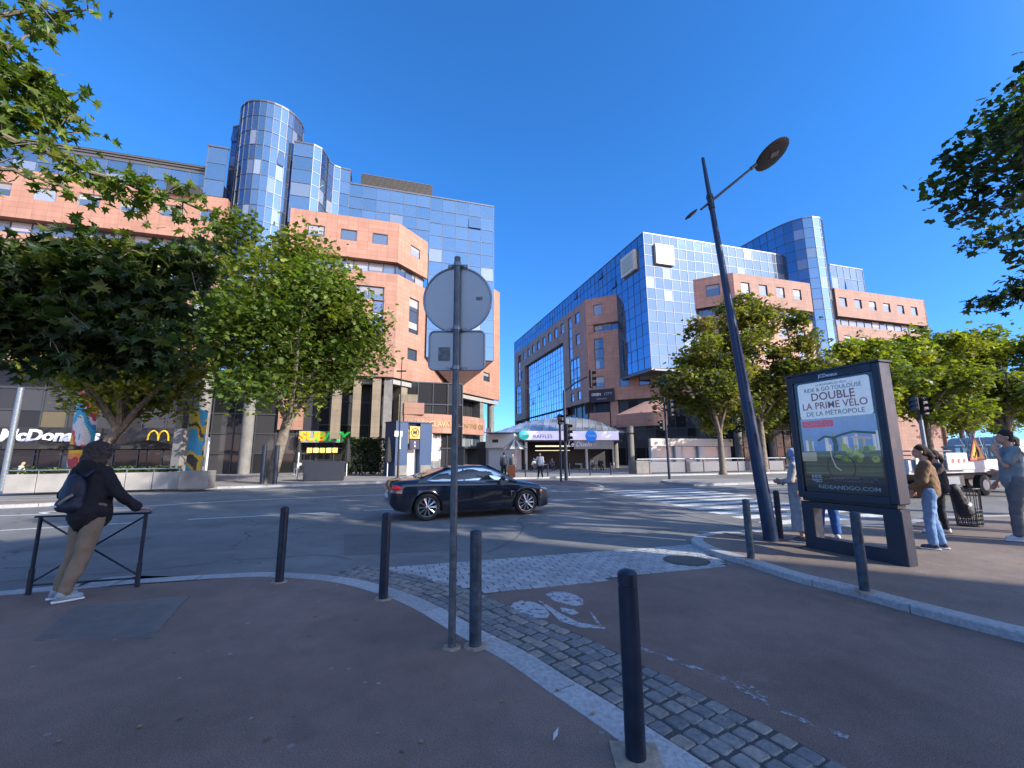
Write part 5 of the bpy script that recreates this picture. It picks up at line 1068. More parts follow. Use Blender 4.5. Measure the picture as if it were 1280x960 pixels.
# traffic lights
M_LAMPOFF = mat('signal_lens_dark', (.03, .02, .02), .2, var=0)
def head(par, c, az, h=.95, w=.3, n=3, lit=None):
    m = MB(); ax = ((cos(az), sin(az), 0), (-sin(az), cos(az), 0), (0, 0, 1)); f = Vector((-ax[1][0], -ax[1][1], 0)); c = Vector(c); m.box(c, (w, .2, h), ax, bev=.03); o = m.build('signal_head', M_BLACK, par); m = MB(); r = w*.36
    for k in range(n):
        z = c.z+h*(.5-(k+.5)/n); b = Vector((c.x, c.y, z))+f*.1
        for j in range(9):
            a0 = pi*.0-.3+(pi+.6)*j/9; a1 = -.3+(pi+.6)*(j+1)/9; X = Vector(ax[0]); q = [b+X*r*cos(a)+Vector((0, 0, r*sin(a))) for a in (a0, a1)]; m.face([q[0], q[1], q[1]+f*.22, q[0]+f*.22])
    m.build('visor', M_BLACK, o); m = MB()
    for k in range(n): z = c.z+h*(.5-(k+.5)/n); b = Vector((c.x, c.y, z))+f*.105; m.face([b+Vector(ax[0])*r*cos(a*pi/8)+Vector((0, 0, r*sin(a*pi/8))) for a in range(16)])
    m.build('lens', M_LAMPOFF, o); return o
pb_ = atY(708, 603, 30); t = tobj('traffic_light', 'tall dark mast on the traffic island with a signal on a long arm', 'traffic light', (pb_.x, pb_.y, ZF)); el = lambda px, py: atY(px, py, 30)-t.location
z_top = el(704, 488).z; m = MB(); m.tube([(0, 0, -.1), (0, 0, z_top)], [.13, .085], 12); m.build('pole', M_BLUE, t); ae = el(733, 472); m = MB(); m.tube([(0, 0, z_top-.1), (ae.x*.5, -.2, (z_top+ae.z)/2+.05), (ae.x, -.3, ae.z)], .055, 8); m.build('arm', M_BLUE, t)
c_ = el(738, 475); c_.y = -.3; head(t, c_, R(60), 1.25, .42); c_ = el(708, 541); c_.y = -.25; c_.x += .05; head(t, c_, R(55), 1.2, .42); m = MB(); m.box(c_+Vector((-.0, .3, 0)), (.1, .5, .1)); m.build('bracket', M_BLACK, t)
pb_ = atY(701.5, 605, 26.5); t = tobj('traffic_light', 'thin dark signal post standing just left of the tall mast on the island', 'traffic light', (pb_.x, pb_.y, ZF)); z_ = atY(700, 520, 26.5).z; m = MB(); m.tube([(0, 0, -.1), (0, 0, z_)], .07, 12); m.build('pole', M_BLUE, t); head(t, (.0, -.16, z_-.35), R(20), .62, .26, 2)
pb_ = atY(837, 600, 29); t = tobj('traffic_light', 'dark signal post before the glass barrier with heads on both sides', 'traffic light', (pb_.x, pb_.y, ZF)); el = lambda px, py: atY(px, py, 29)-t.location; z_ = el(831, 497).z; m = MB(); m.tube([(0, 0, -.1), (-.02, 0, z_)], [.085, .06], 12); m.build('pole', M_BLUE, t); c_ = el(838, 510); c_.y = -.1; head(t, c_, R(40), 1.1, .36); c_ = el(827, 532); c_.y = -.1; head(t, c_, R(-60), .7, .3, 2)
pb_ = atY(1163, 600, 24); t = tobj('traffic_light', 'signal post with pale lower part and two heads, behind the lorry', 'traffic light', (pb_.x, pb_.y, ZF)); el = lambda px, py: atY(px, py, 24)-t.location; z_ = el(1150, 500).z; m = MB(); m.tube([(0, 0, -.1), (0, 0, z_*.75)], .1, 12); m.build('lower_pole', M_GALV, t); m = MB(); m.tube([(0, 0, z_*.75), (0, 0, z_)], .08, 12); m.build('pole', M_BLUE, t); c_ = el(1153, 508); c_.y = -.1; head(t, c_, R(15), .95, .38); c_ = el(1140, 505); c_.y = -.1; head(t, c_, R(-50), .75, .42)
# metro entrance
M_MET = mat('metro_blue', (.02, .055, .13), .45, .1, var=.12)
pb_ = atY(493, 592, 36); pe_ = atY(539, 592, 38.5); dv = pe_-pb_; dv.z = 0; L = dv.length; an = atan2(dv.y, dv.x); t = tobj('metro_entrance', 'blue metro lift tower with a yellow M sign in front of the entrance canopy', 'metro entrance', (pb_.x, pb_.y, ZF), an); Hm = atY(493, 527, 36).z-ZF
m = MB(); m.box((L*.16, .9, Hm/2), (L*.32, 1.8, Hm)); m.box((L*.83, .9, Hm/2), (L*.34, 1.8, Hm-.05)); m.box((L*.5, 1.1, Hm-.25), (L*.36, 1.4, .4)); m.box((L/2, .9, Hm+.03), (L+.1, 1.9, .08)); m.build('tower_body', M_MET, t)
m = MB(); m.box((L*.5, .6, Hm*.3), (L*.33, .05, Hm*.6)); m.build('lift_door', M_SHOP, t); m = MB(); 
for x in (L*.16, L*.83): m.box((x, -.03, .45), (L*.3, .06, .8))
m.build('pale_plinth', M_CONC, t)
m = MB(); m.box((L*.5, .0, Hm-.85), (.98, .12, 1.05), tint=(.55, .38, .1)); ms_ = m.build('metro_sign', M_TINT, t); m = MB(); m.box((L*.5, .0, Hm-1.85), (.94, .12, .8), tint=(.02, .02, .06)); m.build('line_sign', M_TINT, t)
m = MB(); m.tube([(L*.5+.36*cos(k*pi/12), -.075, Hm-.85+.36*sin(k*pi/12)) for k in range(25)], .028, 6); m.build('ring_emblem', M_BLACK, ms_); lettering('M', .5, (L*.5, -.08, Hm-.85), (1, 0, 0), (0, 0, 1), M_BLACK, ms_, 'letter', bold=.012)
lettering('A\nB', .3, (L*.5, -.08, Hm-1.85), (1, 0, 0), (0, 0, 1), ms['ink_white'], t, 'sign_lettering'); m = MB(); m.box((L*.06, -.03, Hm-1.0), (.7, .04, .45)); m.box((L*.1, -.03, Hm-1.75), (.2, .04, 1.0)); m.build('white_notice', M_WHITE, t)
# signs and awnings of the ground floor shops
fa = lambda px, py, off=0.: on_line(px, py, add2(add2(SF, FN, .9+off), B, 0), B)
def fascia(name, label, cat, px0, px1, py0, py1, c, off=0., dep=.3, text=None, tcol=None, size=None, sx=1., extra=None, shear=0, bold=.03):
    q0, z0 = fa((px0+px1)/2, py1, off); z1 = fa((px0+px1)/2, py0, off)[1]; a = fa(px0, py0, off)[0]; b = fa(px1, py0, off)[0]; L = math.dist(a, b); t = tobj(name, label, cat, (a[0], a[1], z0), atan2(B[1], B[0])); m = MB(); m.box((L/2, dep/2, (z1-z0)/2), (L, dep, z1-z0), tint=c); m.build('board', M_TINT, t)
    if text:
        for body, fx, col in text:
            lettering(body, size, (L*fx, -.04, (z1-z0)/2), (1, 0, 0), (0, 0, 1), col, t, 'sign_lettering', font_scale_x=sx, depth=.04, bold=bold, shear=shear)
    return t, L, z1-z0
mw = mat('sign_white', (.8, .8, .8), .5, var=0, emit=.1); my = mat('sign_yellow', (.85, .5, .02), .5, var=0, emit=.12); mor = mat('sign_orange', (.95, .33, .01), .5, var=0, emit=.3); mgr = mat('sign_green', (.02, .5, .06), .5, var=0, emit=.3)
fascia('shop_sign', 'black fascia with slanted white lettering over the burger terrace at the far left', 'shop sign', -20, 128, 534, 556, (.02, .02, .022), text=[("McDonald's", .56, mw)], size=1.45, sx=1.05, shear=.15, bold=.05)
t, L, hh2 = fascia('shop_sign', 'black fascia with a yellow arch emblem right of the burger lettering', 'shop sign', 160, 238, 535, 556, (.02, .02, .022))
m = MB()
for s in (-1, 1): m.tube([(L*.5+s*.42-.42*cos(pi*k/12), -.06, hh2*.5-.42+.95*sin(pi*k/12)**.8) for k in range(13)], .07, 6)
m.build('arch_emblem', my, t)
fascia('shop_sign', 'lit sandwich shop sign in orange and green letters under the green tree', 'shop sign', 374, 430, 539, 553, (.25, .3, .28), off=.2, text=[('SUB', .29, mor), ('WAY', .71, mgr)], size=1.25, sx=1.2, shear=.1, bold=.05)
t = tobj('menu_board', 'row of warm lit menu screens inside the sandwich shop front', 'menu board', (*fa(383, 566)[0], 2.1), atan2(B[1], B[0])); rnd = random.Random(2)
for i in range(5): m = MB(); m.box((.3+i*.62, -.1, .35), (.5, .05, .5)); m.build('lit_menu_panel', mat('menu_light_%d' % (i % 2), ((.9, .5, .12), (.55, .6, .2))[i % 2], .5, var=.5, scale=9, emit=.35), t)
for lb, px_ in (('open black parasol row over the burger terrace under the lettering', 50), ('open black parasol beneath the yellow arch emblem', 185)):
    q, z = on_line(px_, 560, (-26, 27.5), D); t = tobj('parasol', lb, 'parasol', (q[0], q[1], ZF)); m = MB(); m.tube([(0, 0, 0), (0, 0, 2.7)], .03, 8); m.build('pole', M_BLACK, t); m = MB(); k = 8; r = 2.0
    for i in range(k): a, b = 2*pi*i/k, 2*pi*(i+1)/k; m.face([(0, 0, 2.75), (r*cos(a), r*sin(a), 2.3), (r*cos(b), r*sin(b), 2.3)]); m.face([(r*cos(a), r*sin(a), 2.3), (r*cos(b), r*sin(b), 2.3), (r*cos(b), r*sin(b), 2.12), (r*cos(a), r*sin(a), 2.12)])
    m.build('canopy', mat('black_canvas', (.02, .02, .022), .8), t)
def closed_parasol(lb, px_, Y_):
    p_ = atY(px_, 592, Y_); t = tobj('closed_parasol', lb, 'parasol', (p_.x, p_.y, ZF), 0, 'closed black parasols before the left block'); m = MB(); m.tube([(0, 0, 0), (0, 0, 1.4)], .04, 8); m.build('pole', M_WHITE, t); m = MB(); m.tube([(0, 0, 1.15), (0, 0, 1.3), (0, 0, 2.0), (0, 0, 2.9), (0, 0, 3.2)], [.26, .3, .24, .14, .03], 9); m.build('folded_canopy', mat('black_canvas', (.02, .02, .022), .8), t)
closed_parasol('closed black parasol on a white pole left of the blue metro entrance', 484, 36); closed_parasol('closed black parasol right of the sandwich shop sign', 433, 37); closed_parasol('closed black parasol left of the sandwich shop sign', 371, 37)
p_ = atY(405, 602, 30); t = tobj('terrace_box', 'dark navy box shaped terrace screen in front of the sandwich shop', 'terrace screen', (p_.x, p_.y, ZF), R(19)); m = MB(); m.box((0, 0, .65), (2.5, 1.4, 1.3), bev=.03); m.build('screen_panel', mat('navy_canvas', (.012, .016, .03), .7), t)
m = MB(); rnd = random.Random(8)
t = tobj('hedge', 'dark clipped hedge along the shaded ground floor between sandwich shop and metro entrance', 'hedge', (*on_line(460, 590, (-14, 38.5), D)[0], ZF), R(20))
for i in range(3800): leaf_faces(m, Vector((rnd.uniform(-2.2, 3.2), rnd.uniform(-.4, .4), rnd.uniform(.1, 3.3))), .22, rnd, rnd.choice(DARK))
m.build('foliage', M_LEAF, t, recalc=False)
# painted columns
PAL = [(.75, .25, .04), (.7, .42, .03), (.55, .05, .07), (.6, .6, .58), (.03, .35, .5), (.02, .2, .45), (.65, .62, .6), (.4, .04, .06)]
def painted(lb, px0, py0, px1, py1, Y_, r, pal, hgt=None, seed=1):
    p_ = atY(px0, py0, Y_); H = atY(px1, py1, Y_).z; t = tobj('painted_column', lb, 'column', (p_.x, p_.y, ZF)); m = MB(); n = 48; rows = 90; rn = random.Random(seed)
    for i in range(rows):
        for k in range(n):
            a, b = 2*pi*k/n, 2*pi*(k+1)/n; z0, z1 = H*i/rows, H*(i+1)/rows; c = pal[int((i*.13+k*.167+noise.noise(Vector((cos(a)*1.2, sin(a)*1.2, i*.06+seed)))*2.2)) % len(pal)]; m.face([(r*cos(a), r*sin(a), z0), (r*cos(b), r*sin(b), z0), (r*cos(b), r*sin(b), z1), (r*cos(a), r*sin(a), z1)], None, c)
    m.build('painted_shaft', M_TINT, t)
painted('round column painted in orange, red, white and blue bands left of the burger terrace', 97, 590, 118, 470, 34, .68, PAL, seed=1); painted('round column painted with yellow black stripes above sky blue', 240, 590, 243, 515, 35, .62, [(.03, .3, .5), (.04, .35, .55), (.5, .35, .03), (.03, .03, .03), (.55, .4, .03), (.03, .28, .5)], seed=4)
# hotel panel on the stone facet of the right block
a0_ = add2(add2(PK, Cm, 5.3), CmN, .35); t = tobj('wall_sign', 'navy panel with pale residence lettering on the stone facet of the right block', 'sign', (a0_[0], a0_[1], 10.35), atan2(-Cm[1], -Cm[0])); L = 4.2; m = MB(); m.box((L/2, 0, 1.05), (L, .2, 2.1), tint=(.012, .014, .03)); m.build('board', M_TINT, t)
fx_ = -1; lettering('GREEN', .62, (L*.29, -.13, 1.25), (1, 0, 0), (0, 0, 1), ms['ink_white'], t, 'sign_lettering', bold=.01, depth=.01, font_scale_x=.82); lettering('CITY', .64, (L*.76, -.13, 1.25), (1, 0, 0), (0, 0, 1), ms['ink_grey'], t, 'sign_lettering', depth=.01); lettering('RÉSIDENCES', .3, (L*.5, -.13, .5), (1, 0, 0), (0, 0, 1), ms['ink_grey'], t, 'sign_lettering', depth=.01)
# ---------------------------------------------------------------- vaulted pavilion
pa_ = atY(655, 550, 50); pz_ = atY(773, 550, 52); dv = pz_-pa_; dv.z = 0; L = dv.length; an = atan2(dv.y, dv.x); t = tobj('glass_pavilion', 'low glass vaulted pavilion between the two blocks with a lit lavender screen along its edge', 'pavilion', (pa_.x, pa_.y, ZF), an)
zb_ = atY(715, 550, 51).z-ZF; zt_ = atY(715, 539, 51).z-ZF; zr_ = atY(720, 519, 55).z-ZF
m = MB(); m.box((L/2, 0, (zb_+zt_)/2), (L, .3, zt_-zb_)); sc_ = m.build('screen', mat('lavender_screen', (.50, .47, .68), .5, var=.0, emit=.35), t)
lettering('RAFFLES', .62, (L*.19, -.16, zb_+.38), (1, 0, 0), (0, 0, 1), ms['ink_navy'], sc_, 'screen_lettering', depth=.005)
m = MB(); m.ell((L*.02-.3, -.3, zb_+.55), (.62, .12, .55), n=20, m=8); o = m.build('green_disc', mat('teal_disc', (.02, .30, .30), .4, var=0, emit=.3), t, smooth=True); lettering('2024', .22, (L*.02-.3, -.44, zb_+.62), (1, 0, 0), (0, 0, 1), ms['ink_white'], o, 'disc_lettering', depth=.005)
m = MB(); m.ell((L*.695, -.3, zb_+.45), (.72, .12, .7), n=20, m=8); o = m.build('blue_disc', mat('blue_disc', (.01, .12, .45), .4, var=0, emit=.4), t, smooth=True); lettering('Vento', .42, (L*.695, -.44, zb_+.5), (1, 0, 0), (0, 0, 1), ms['ink_white'], o, 'disc_lettering', depth=.005, shear=.2)
m = MB(); b = MB(); nx, ny = 22, 10; x0v, x1v = -4.6, L+2.4
def vz(x, y):
    u = (x-x0v)/(x1v-x0v)*2-1; return zt_-.15+(zr_-zt_+.15)*max(0., 1-abs(u)**2.2)*(sin(pi*min(1, y/7.)*.5) if y < 7 else 1)
for i in range(nx):
    for j in range(ny):
        xa, xb = x0v+(x1v-x0v)*i/nx, x0v+(x1v-x0v)*(i+1)/nx; ya, yb_ = j*1.4, (j+1)*1.4; sk = .35; f = lambda x, y: (x+ (y*sk), y+.1, vz(x, y)); k = random.uniform(.18, .4)
        m.face([f(xa, ya), f(xb, ya), f(xb, yb_), f(xa, yb_)], None, (k, k*1.1, k*1.2, random.uniform(.8, 1)))
    b.tube([f(xa, y*1.4) for y in range(ny+1)], .06, 5)
v_ = m.build('glass_vault', facade_glass('vault_glass', .45, (.6, .68, .76)), t, recalc=False); b.build('vault_rib', M_MULLP, v_)
m = MB(); m.box((L/2, 3.2, zb_-.1), (L+1, 6, .2)); m.build('ceiling', M_NEARBLACK, t)
m = MB(); m.box((L*.5-2, 5.4, zb_/2), (L+6, .2, zb_)); m.build('back_wall', M_NEARBLACK, t)
m = MB(); m.box((L*.30, .25, zb_-.7), (L*.36, .1, .16)); m.box((L*.30, .3, zb_-1.2), (L*.36, .1, .07)); m.build('light_strip', mat('warm_strip', (.9, .75, .45), .5, var=0, emit=.4), t)
m = MB(); m.box((L*.73, .1, zb_-.55), (L*.42, .12, 1.0)); o = m.build('grey_fascia', mat('grey_fascia', (.28, .28, .26), .6), t); lettering('Le Duelo', .8, (L*.58, .02, zb_-.5), (1, 0, 0), (0, 0, 1), ms['ink_white'], o, 'fascia_lettering', depth=.01, shear=.25, bold=.02)
for x in (.3, L*.95, L*.66):
    m = MB(); m.tube([(x, .4, 0), (x, .4, zb_)], .16 if x < L*.9 else .1, 12); m.build('column', mat('cream_paint', (.5, .46, .4), .6), t)
# white kiosk left of it
p_ = atY(608, 590, 52); q_ = atY(645, 590, 50); dv = q_-p_; t = tobj('kiosk', 'white fronted kiosk between the left block and the vaulted pavilion', 'kiosk', (p_.x, p_.y, ZF), atan2(dv.y, dv.x)); L = 3.9; zk0 = atY(620, 561, 51).z; zk1 = atY(620, 544, 51).z
m = MB(); m.box((L/2, .8, (zk0+zk1)/2), (L, 2, zk1-zk0)); m.build('fascia', mat('cream_board', (.62, .58, .52), .6), t); m = MB(); m.box((L/2, 1.0, zk0/2), (L-.2, 1.4, zk0)); m.build('glazed_front', M_SHOP, t); m = MB(); m.box((L*.35, -.22, (zk0+zk1)/2), (.8, .04, .35)); m.build('small_emblem', M_BLACK, t)
m = MB(); m.box((-.4, 1.2, 2.5), (.8, .2, 5.)); m.build('glass_wing', M_WIN, t)
p_ = atY(632, 590, 47); t = tobj('striped_parasol', 'grey and cream striped parasol beside the white kiosk', 'parasol', (p_.x+1.0, p_.y, ZF)); m = MB(); m.tube([(0, 0, 0), (0, 0, 3)], .04, 8); m.build('pole', M_WHITE, t); m = MB(); k = 16; r = 1.4
for i in range(k): a, b_2 = 2*pi*i/k, 2*pi*(i+1)/k; c = (.4, .38, .34) if i % 2 else (.08, .08, .09); m.face([(0, 0, 3.5), (r*cos(a), r*sin(a), 2.3), (r*cos(b_2), r*sin(b_2), 2.3)], None, c)
m.build('canopy', M_TINT, t)
# low white building behind the barrier on the right
p_ = atY(790, 590, 55); t = tobj('shop_unit', 'low cream shop unit with glazed front behind the glass barrier', 'shop unit', (p_.x+1.5, p_.y-3, ZF), R(16.8)); m = MB(); m.box((6, 0, 3.1), (12, .4, .9)); m.build('fascia', MATS['cream_board'], t)
for x in (0, 3.4, 6.8, 10.2): m = MB(); m.box((x+.4, 0, 1.3), (.8, .35, 2.6)); m.build('pier', mat('white_render', (.6, .6, .58), .7), t)
m = MB(); m.box((6, .3, 1.3), (12, .1, 2.6)); m.build('glazed_front', M_SHOP, t)

# ================================================================ CAR
M_CP = mat('black_car_paint', (.008, .011, .022), .16, .3, var=0); MATS['black_car_paint'].node_tree.nodes['Principled BSDF'].inputs['Coat Weight'].default_value = 1; MATS['black_car_paint'].node_tree.nodes['Principled BSDF'].inputs['Coat Roughness'].default_value = .03
M_CHR = mat('chrome', (.7, .71, .73), .12, 1., var=0); M_CG = clear_glass('car_glass', (.32, .40, .42), .22); M_TYRE = mat('tyre_rubber', (.018, .018, .018), .85, var=.1); M_RIM = mat('alloy', (.55, .55, .56), .25, .9, var=0)
def lerp_tab(T, x):
    for (a, va), (b, vb) in zip(T, T[1:]):
        if x <= b: f = (x-a)/(b-a) if b > a else 0; f = max(0, min(1, f)); return va+(vb-va)*f
    return T[-1][1]
rw = Vector((*G(527, 651), 0)); fw_ = Vector((*G(661, 642.5), 0)); dvc = (fw_-rw); ctr = (rw+fw_)/2; ca = atan2(dvc.y, dvc.x); side = Vector((-sin(ca), cos(ca), 0)); cl_ = ctr+side*.79
CAR = tobj('coupe_car', 'black two door coupe with chrome window trim driving past on the road', 'car', (cl_.x, cl_.y, .004), ca); WB = 2.81; WR = .335
TOP = [(-2.32, .86), (-2.28, .99), (-2.1, 1.04), (-1.7, 1.06), (-1.2, 1.03), (.6, .98), (.9, .98), (1.3, .94), (1.8, .85), (2.1, .76), (2.25, .66), (2.31, .55)]
WID = [(-2.32, .66), (-2.25, .78), (-2.0, .87), (-1.4, .905), (-.4, .89), (.5, .885), (1.4, .90), (1.9, .85), (2.15, .74), (2.31, .52)]
BOT = [(-2.32, .42), (-2.2, .28), (-1.9, .22), (0, .19), (1.9, .19), (2.2, .22), (2.31, .32)]
SHO = [(-2.32, .78), (-2.1, .93), (-1.2, .93), (.8, .88), (1.5, .82), (2.0, .72), (2.31, .5)]
NS = 94; m = MB(); rings = []
for i in range(NS+1):
    x = -2.32+4.63*i/NS; w = lerp_tab(WID, x); zt = lerp_tab(TOP, x); zb = lerp_tab(BOT, x); zs = min(lerp_tab(SHO, x), zt-.02); arch = zb
    for xw in (-WB/2, WB/2):
        q = .385**2-(x-xw)**2
        if q > 0: arch = max(arch, WR+sqrt(q)*.98)
    zm = (zb+zs)/2; pts = [(0, zb), (w*.72, zb), (w*.72, max(zb, arch)), (w*.985, arch), (w*.985 if arch > zb+.3 else w*.99, max(arch+.01, zb+.12)), (w, max(arch+.03, .50)), (w*.985, max(arch+.05, .68)), (w*.995, max(arch+.06, zs-.06)), (w*.955, zs), (w*.86, min(zt, zs+(zt-zs)*.55)), (w*.6, zt-.012), (w*.3, zt+.006), (0, zt+.01)]
    rings.append([(x, y, z) for y, z in pts]+[(x, -y, z) for y, z in reversed(pts[1:-1])])
vs = [p for r in rings for p in r]; n = len(rings[0]); fs = [(i*n+k, i*n+(k+1) % n, (i+1)*n+(k+1) % n, (i+1)*n+k) for i in range(NS) for k in range(n)]+[tuple(range(n)), tuple(range(NS*n, NS*n+n))]
m.mesh(vs, fs); body = m.build('body', M_CP, CAR, smooth=True)
# greenhouse
RF = [(-1.62, 1.055), (-1.35, 1.17), (-1.0, 1.29), (-.6, 1.355), (-.1, 1.385), (.25, 1.37), (.55, 1.29), (.85, 1.14), (1.12, .975)]
def ghw(x): return lerp_tab([(-1.62, .62), (-1.0, .60), (-.3, .62), (.3, .62), (1.12, .66)], x)
m = MB(); NG = 40; rings = []
for i in range(NG+1):
    x = -1.64+2.78*i/NG; zr = lerp_tab(RF, x); wb = lerp_tab(WID, x)*.93; zb = lerp_tab(SHO, x)-.01; wt = ghw(x); zr = max(zr, zb+.03); f = max(0., min(1, (zr-zb)/.42)); wtt = wb+(wt-wb)*f
    pts = [(0, zb), (wb, zb), (wb+(wtt-wb)*.5+.015, zb+(zr-zb)*.5), (wtt, zr-.05*f), (wtt*.86, zr-.012), (wtt*.45, zr+.004), (0, zr+.008)]
    rings.append([(x, y, z) for y, z in pts]+[(x, -y, z) for y, z in reversed(pts[1:-1])])
vs = [p for r in rings for p in r]; n = len(rings[0]); fs = [(i*n+k, i*n+(k+1) % n, (i+1)*n+(k+1) % n, (i+1)*n+k) for i in range(NG) for k in range(n)]+[tuple(range(n)), tuple(range(NG*n, NG*n+n))]
m.mesh(vs, fs); roof = m.build('roof', M_CP, CAR, smooth=True)
M_CGO = facade_glass('car_side_glass', .55, (.8, .88, .92), .02, .0)
def gh_pt(x, z, s):
    wb = lerp_tab(WID, x)*.93; zb = lerp_tab(SHO, x)-.01; zr = max(lerp_tab(RF, x), zb+.03); f0 = max(0., min(1, (zr-zb)/.42)); wtt = wb+(ghw(x)-wb)*f0; zt = zr-.05*f0; f = (z-zb)/max(.02, zt-zb); f = max(0, min(1, f))
    y = wb+(wtt-wb)*f+(.015*(1-abs(2*f-1))); return (x, s*(y+.008), z)
OUT = [(-1.42, 1.0), (-1.28, 1.075), (-1.05, 1.175), (-.8, 1.245), (-.5, 1.29), (-.1, 1.315), (.2, 1.30), (.45, 1.235), (.65, 1.14), (.84, 1.02), (.90, .96), (.5, .965), (0, .965), (-.7, .965), (-1.25, .97)]
for s in (-1, 1):
    for nm, xa, xb in (('side_window', -1.5, -.42), ('side_window', -.38, 1.0)):
        pol = []; P = OUT
        for i in range(len(P)):
            a, b = P[i], P[(i+1) % len(P)]; ina = xa <= a[0] <= xb; inb = xa <= b[0] <= xb
            if ina: pol.append(a)
            for xe in (xa, xb):
                if (a[0]-xe)*(b[0]-xe) < 0: f = (xe-a[0])/(b[0]-a[0]); pol.append((xe, a[1]+(b[1]-a[1])*f)); 
        cx_ = sum(p[0] for p in pol)/len(pol); cz_ = sum(p[1] for p in pol)/len(pol); m = MB(); pol.sort(key=lambda p: atan2(p[1]-cz_, p[0]-cx_))
        for i in range(len(pol)): m.face([gh_pt(cx_, cz_, s), gh_pt(*pol[i], s), gh_pt(*pol[(i+1) % len(pol)], s)], None, (.03, .04, .04, 1))
        m.build(nm, M_CGO, CAR)
    m = MB(); m.tube([Vector(gh_pt(x, z, s)) for x, z in OUT+[OUT[0]]], .013, 6); m.build('window_trim', M_CHR, CAR, smooth=True)
    m = MB(); m.tube([(.62, s*.84, .98), (.66, s*.95, 1.0)], .025, 8); m.ell((.66, s*1.0, 1.03), (.075, .10, .065)); m.build('wing_mirror', M_CP, CAR, smooth=True)
    m = MB(); m.box((-.28, s*.905, .80), (.22, .03, .025), bev=.008); m.build('door_handle', M_CHR if s > 0 else M_CP, CAR)
    m = MB(); m.tube([(x, s*(lerp_tab(WID, x)*1.0+.001), z) for x, z in ((.78, .92), (.80, .7), (.78, .45), (.72, .28))], .004, 4); m.tube([(x, s*(lerp_tab(WID, x)*1.0+.001), z) for x, z in ((-.55, .93), (-.52, .7), (-.62, .42), (-.72, .28))], .004, 4); m.build('door_seam', M_BLACK, CAR)
    m = MB(); m.tube([(1.02, s*.902, .66), (.93, s*.905, .66), (.95, s*.905, .53)], .012, 5); m.build('air_vent_trim', M_CHR, CAR)
    m = MB(); m.ell((2.04, s*.70, .66), (.20, .13, .06), ax=(Vector((.8, -s*.6, -.25)).normalized(), Vector((s*.6, .8, 0)).normalized(), (0, 0, 1))); m.build('headlight', mat('headlight_glass', (.6, .62, .65), .08, .6, var=0), CAR, smooth=True)
    m = MB(); m.ell((-2.16, s*.72, .83), (.17, .13, .075), ax=(Vector((.8, s*.6, 0)).normalized(), Vector((-s*.6, .8, 0)).normalized(), (0, 0, 1))); m.build('tail_light', mat('tail_light_red', (.35, .01, .015), .15, var=0, emit=.15), CAR, smooth=True)
m = MB(); g_ = [(.52, 1.315), (1.08, .985)]
for (xa, za), (xb, zb2) in (((.40, 1.345), (1.10, .992)), ((-.72, 1.345), (-1.58, 1.075))):
    wa, wb2 = ghw(xa)*.86, lerp_tab(WID, xb)*.84; m.face([(xa, -wa, za+.012), (xb, -wb2, zb2+.012), (xb, wb2, zb2+.012), (xa, wa, za+.012)], None, (.02, .025, .03, 1))
m.build('windscreen', M_CGO, CAR, recalc=False)
m = MB(); m.box((-2.33, 0, .62), (.02, .52, .11)); m.build('number_plate', M_WHITE, CAR)
def wheel(x, s):
    m = MB(); P = []; y0 = s*.80; prof = [(WR-.085, -.10), (WR-.03, -.115), (WR-.006, -.09), (WR, -.04), (WR, .04), (WR-.006, .09), (WR-.03, .115), (WR-.085, .10)]; n = 40
    vs = [(x+r*cos(2*pi*k/n), y0+yy, WR+r*sin(2*pi*k/n)) for r, yy in prof for k in range(n)]; q = len(prof); m.mesh(vs, [(a*n+k, a*n+(k+1) % n, ((a+1) % q)*n+(k+1) % n, ((a+1) % q)*n+k) for a in range(q) for k in range(n)])
    w = m.build('wheel', M_TYRE, CAR, smooth=True); m = MB(); yo = y0+s*.085
    m.tube([(x+(WR-.095)*cos(2*pi*k/n), yo, WR+(WR-.095)*sin(2*pi*k/n)) for k in range(n+1)], .014, 6)
    for k in range(10):
        for d_ in (-.075, .075):
            a = 2*pi*k/10; m.tube([(x+.045*cos(a+d_*.6), yo-s*.005, WR+.045*sin(a+d_*.6)), (x+(WR-.1)*cos(a+d_), yo, WR+(WR-.1)*sin(a+d_))], [.009, .011], 5)
    m.ell((x, yo, WR), (.045, .02, .045)); m.build('rim', M_RIM, w, smooth=False); m = MB(); m.tube([(x, y0+s*.02, WR), (x, y0+s*.03, WR)], WR-.09, 24); m.build('brake_disc', mat('dark_brake', (.03, .03, .032), .5, .6), w)
for x in (-WB/2, WB/2):
    for s in (-1, 1): wheel(x, s)

# ================================================================ FLATBED LORRY
o_ = Vector((14.1, 15.7, 0)); t = LOR = tobj('flatbed_lorry', 'white flatbed lorry carrying roadwork barriers, parked on the road behind the pedestrians', 'lorry', o_, R(20)); M_LW = mat('lorry_white', (.38, .42, .46), .5, var=.15)
m = MB(); m.box((3.2, 1.0, .95), (6.4, 2.0, .12)); 
for y in (0, 2.0): m.box((3.2, y, 1.2), (6.4, .05, .38))
m.box((0, 1, 1.2), (.05, 2, .38)); m.build('load_bed', M_LW, t); m = MB(); m.box((3.8, .7, .72), (7.4, .12, .2)); m.box((3.8, 1.3, .72), (7.4, .12, .2)); m.box((3.0, 1.0, .6), (1.2, 1.7, .4)); m.build('chassis', M_NEARBLACK, t)
m = MB(); m.box((7.6, 1.0, 1.35), (1.9, 2.0, 1.7), bev=.12); m.box((7.3, 1.0, 2.15), (1.2, 1.9, .3), bev=.1); cb_ = m.build('cab', M_LW, t); m = MB(); m.box((7.7, -.01, 1.75), (1.1, .02, .6)); m.box((6.64, 1.0, 1.75), (.02, 1.3, .5)); m.build('window', M_WIN, cb_)
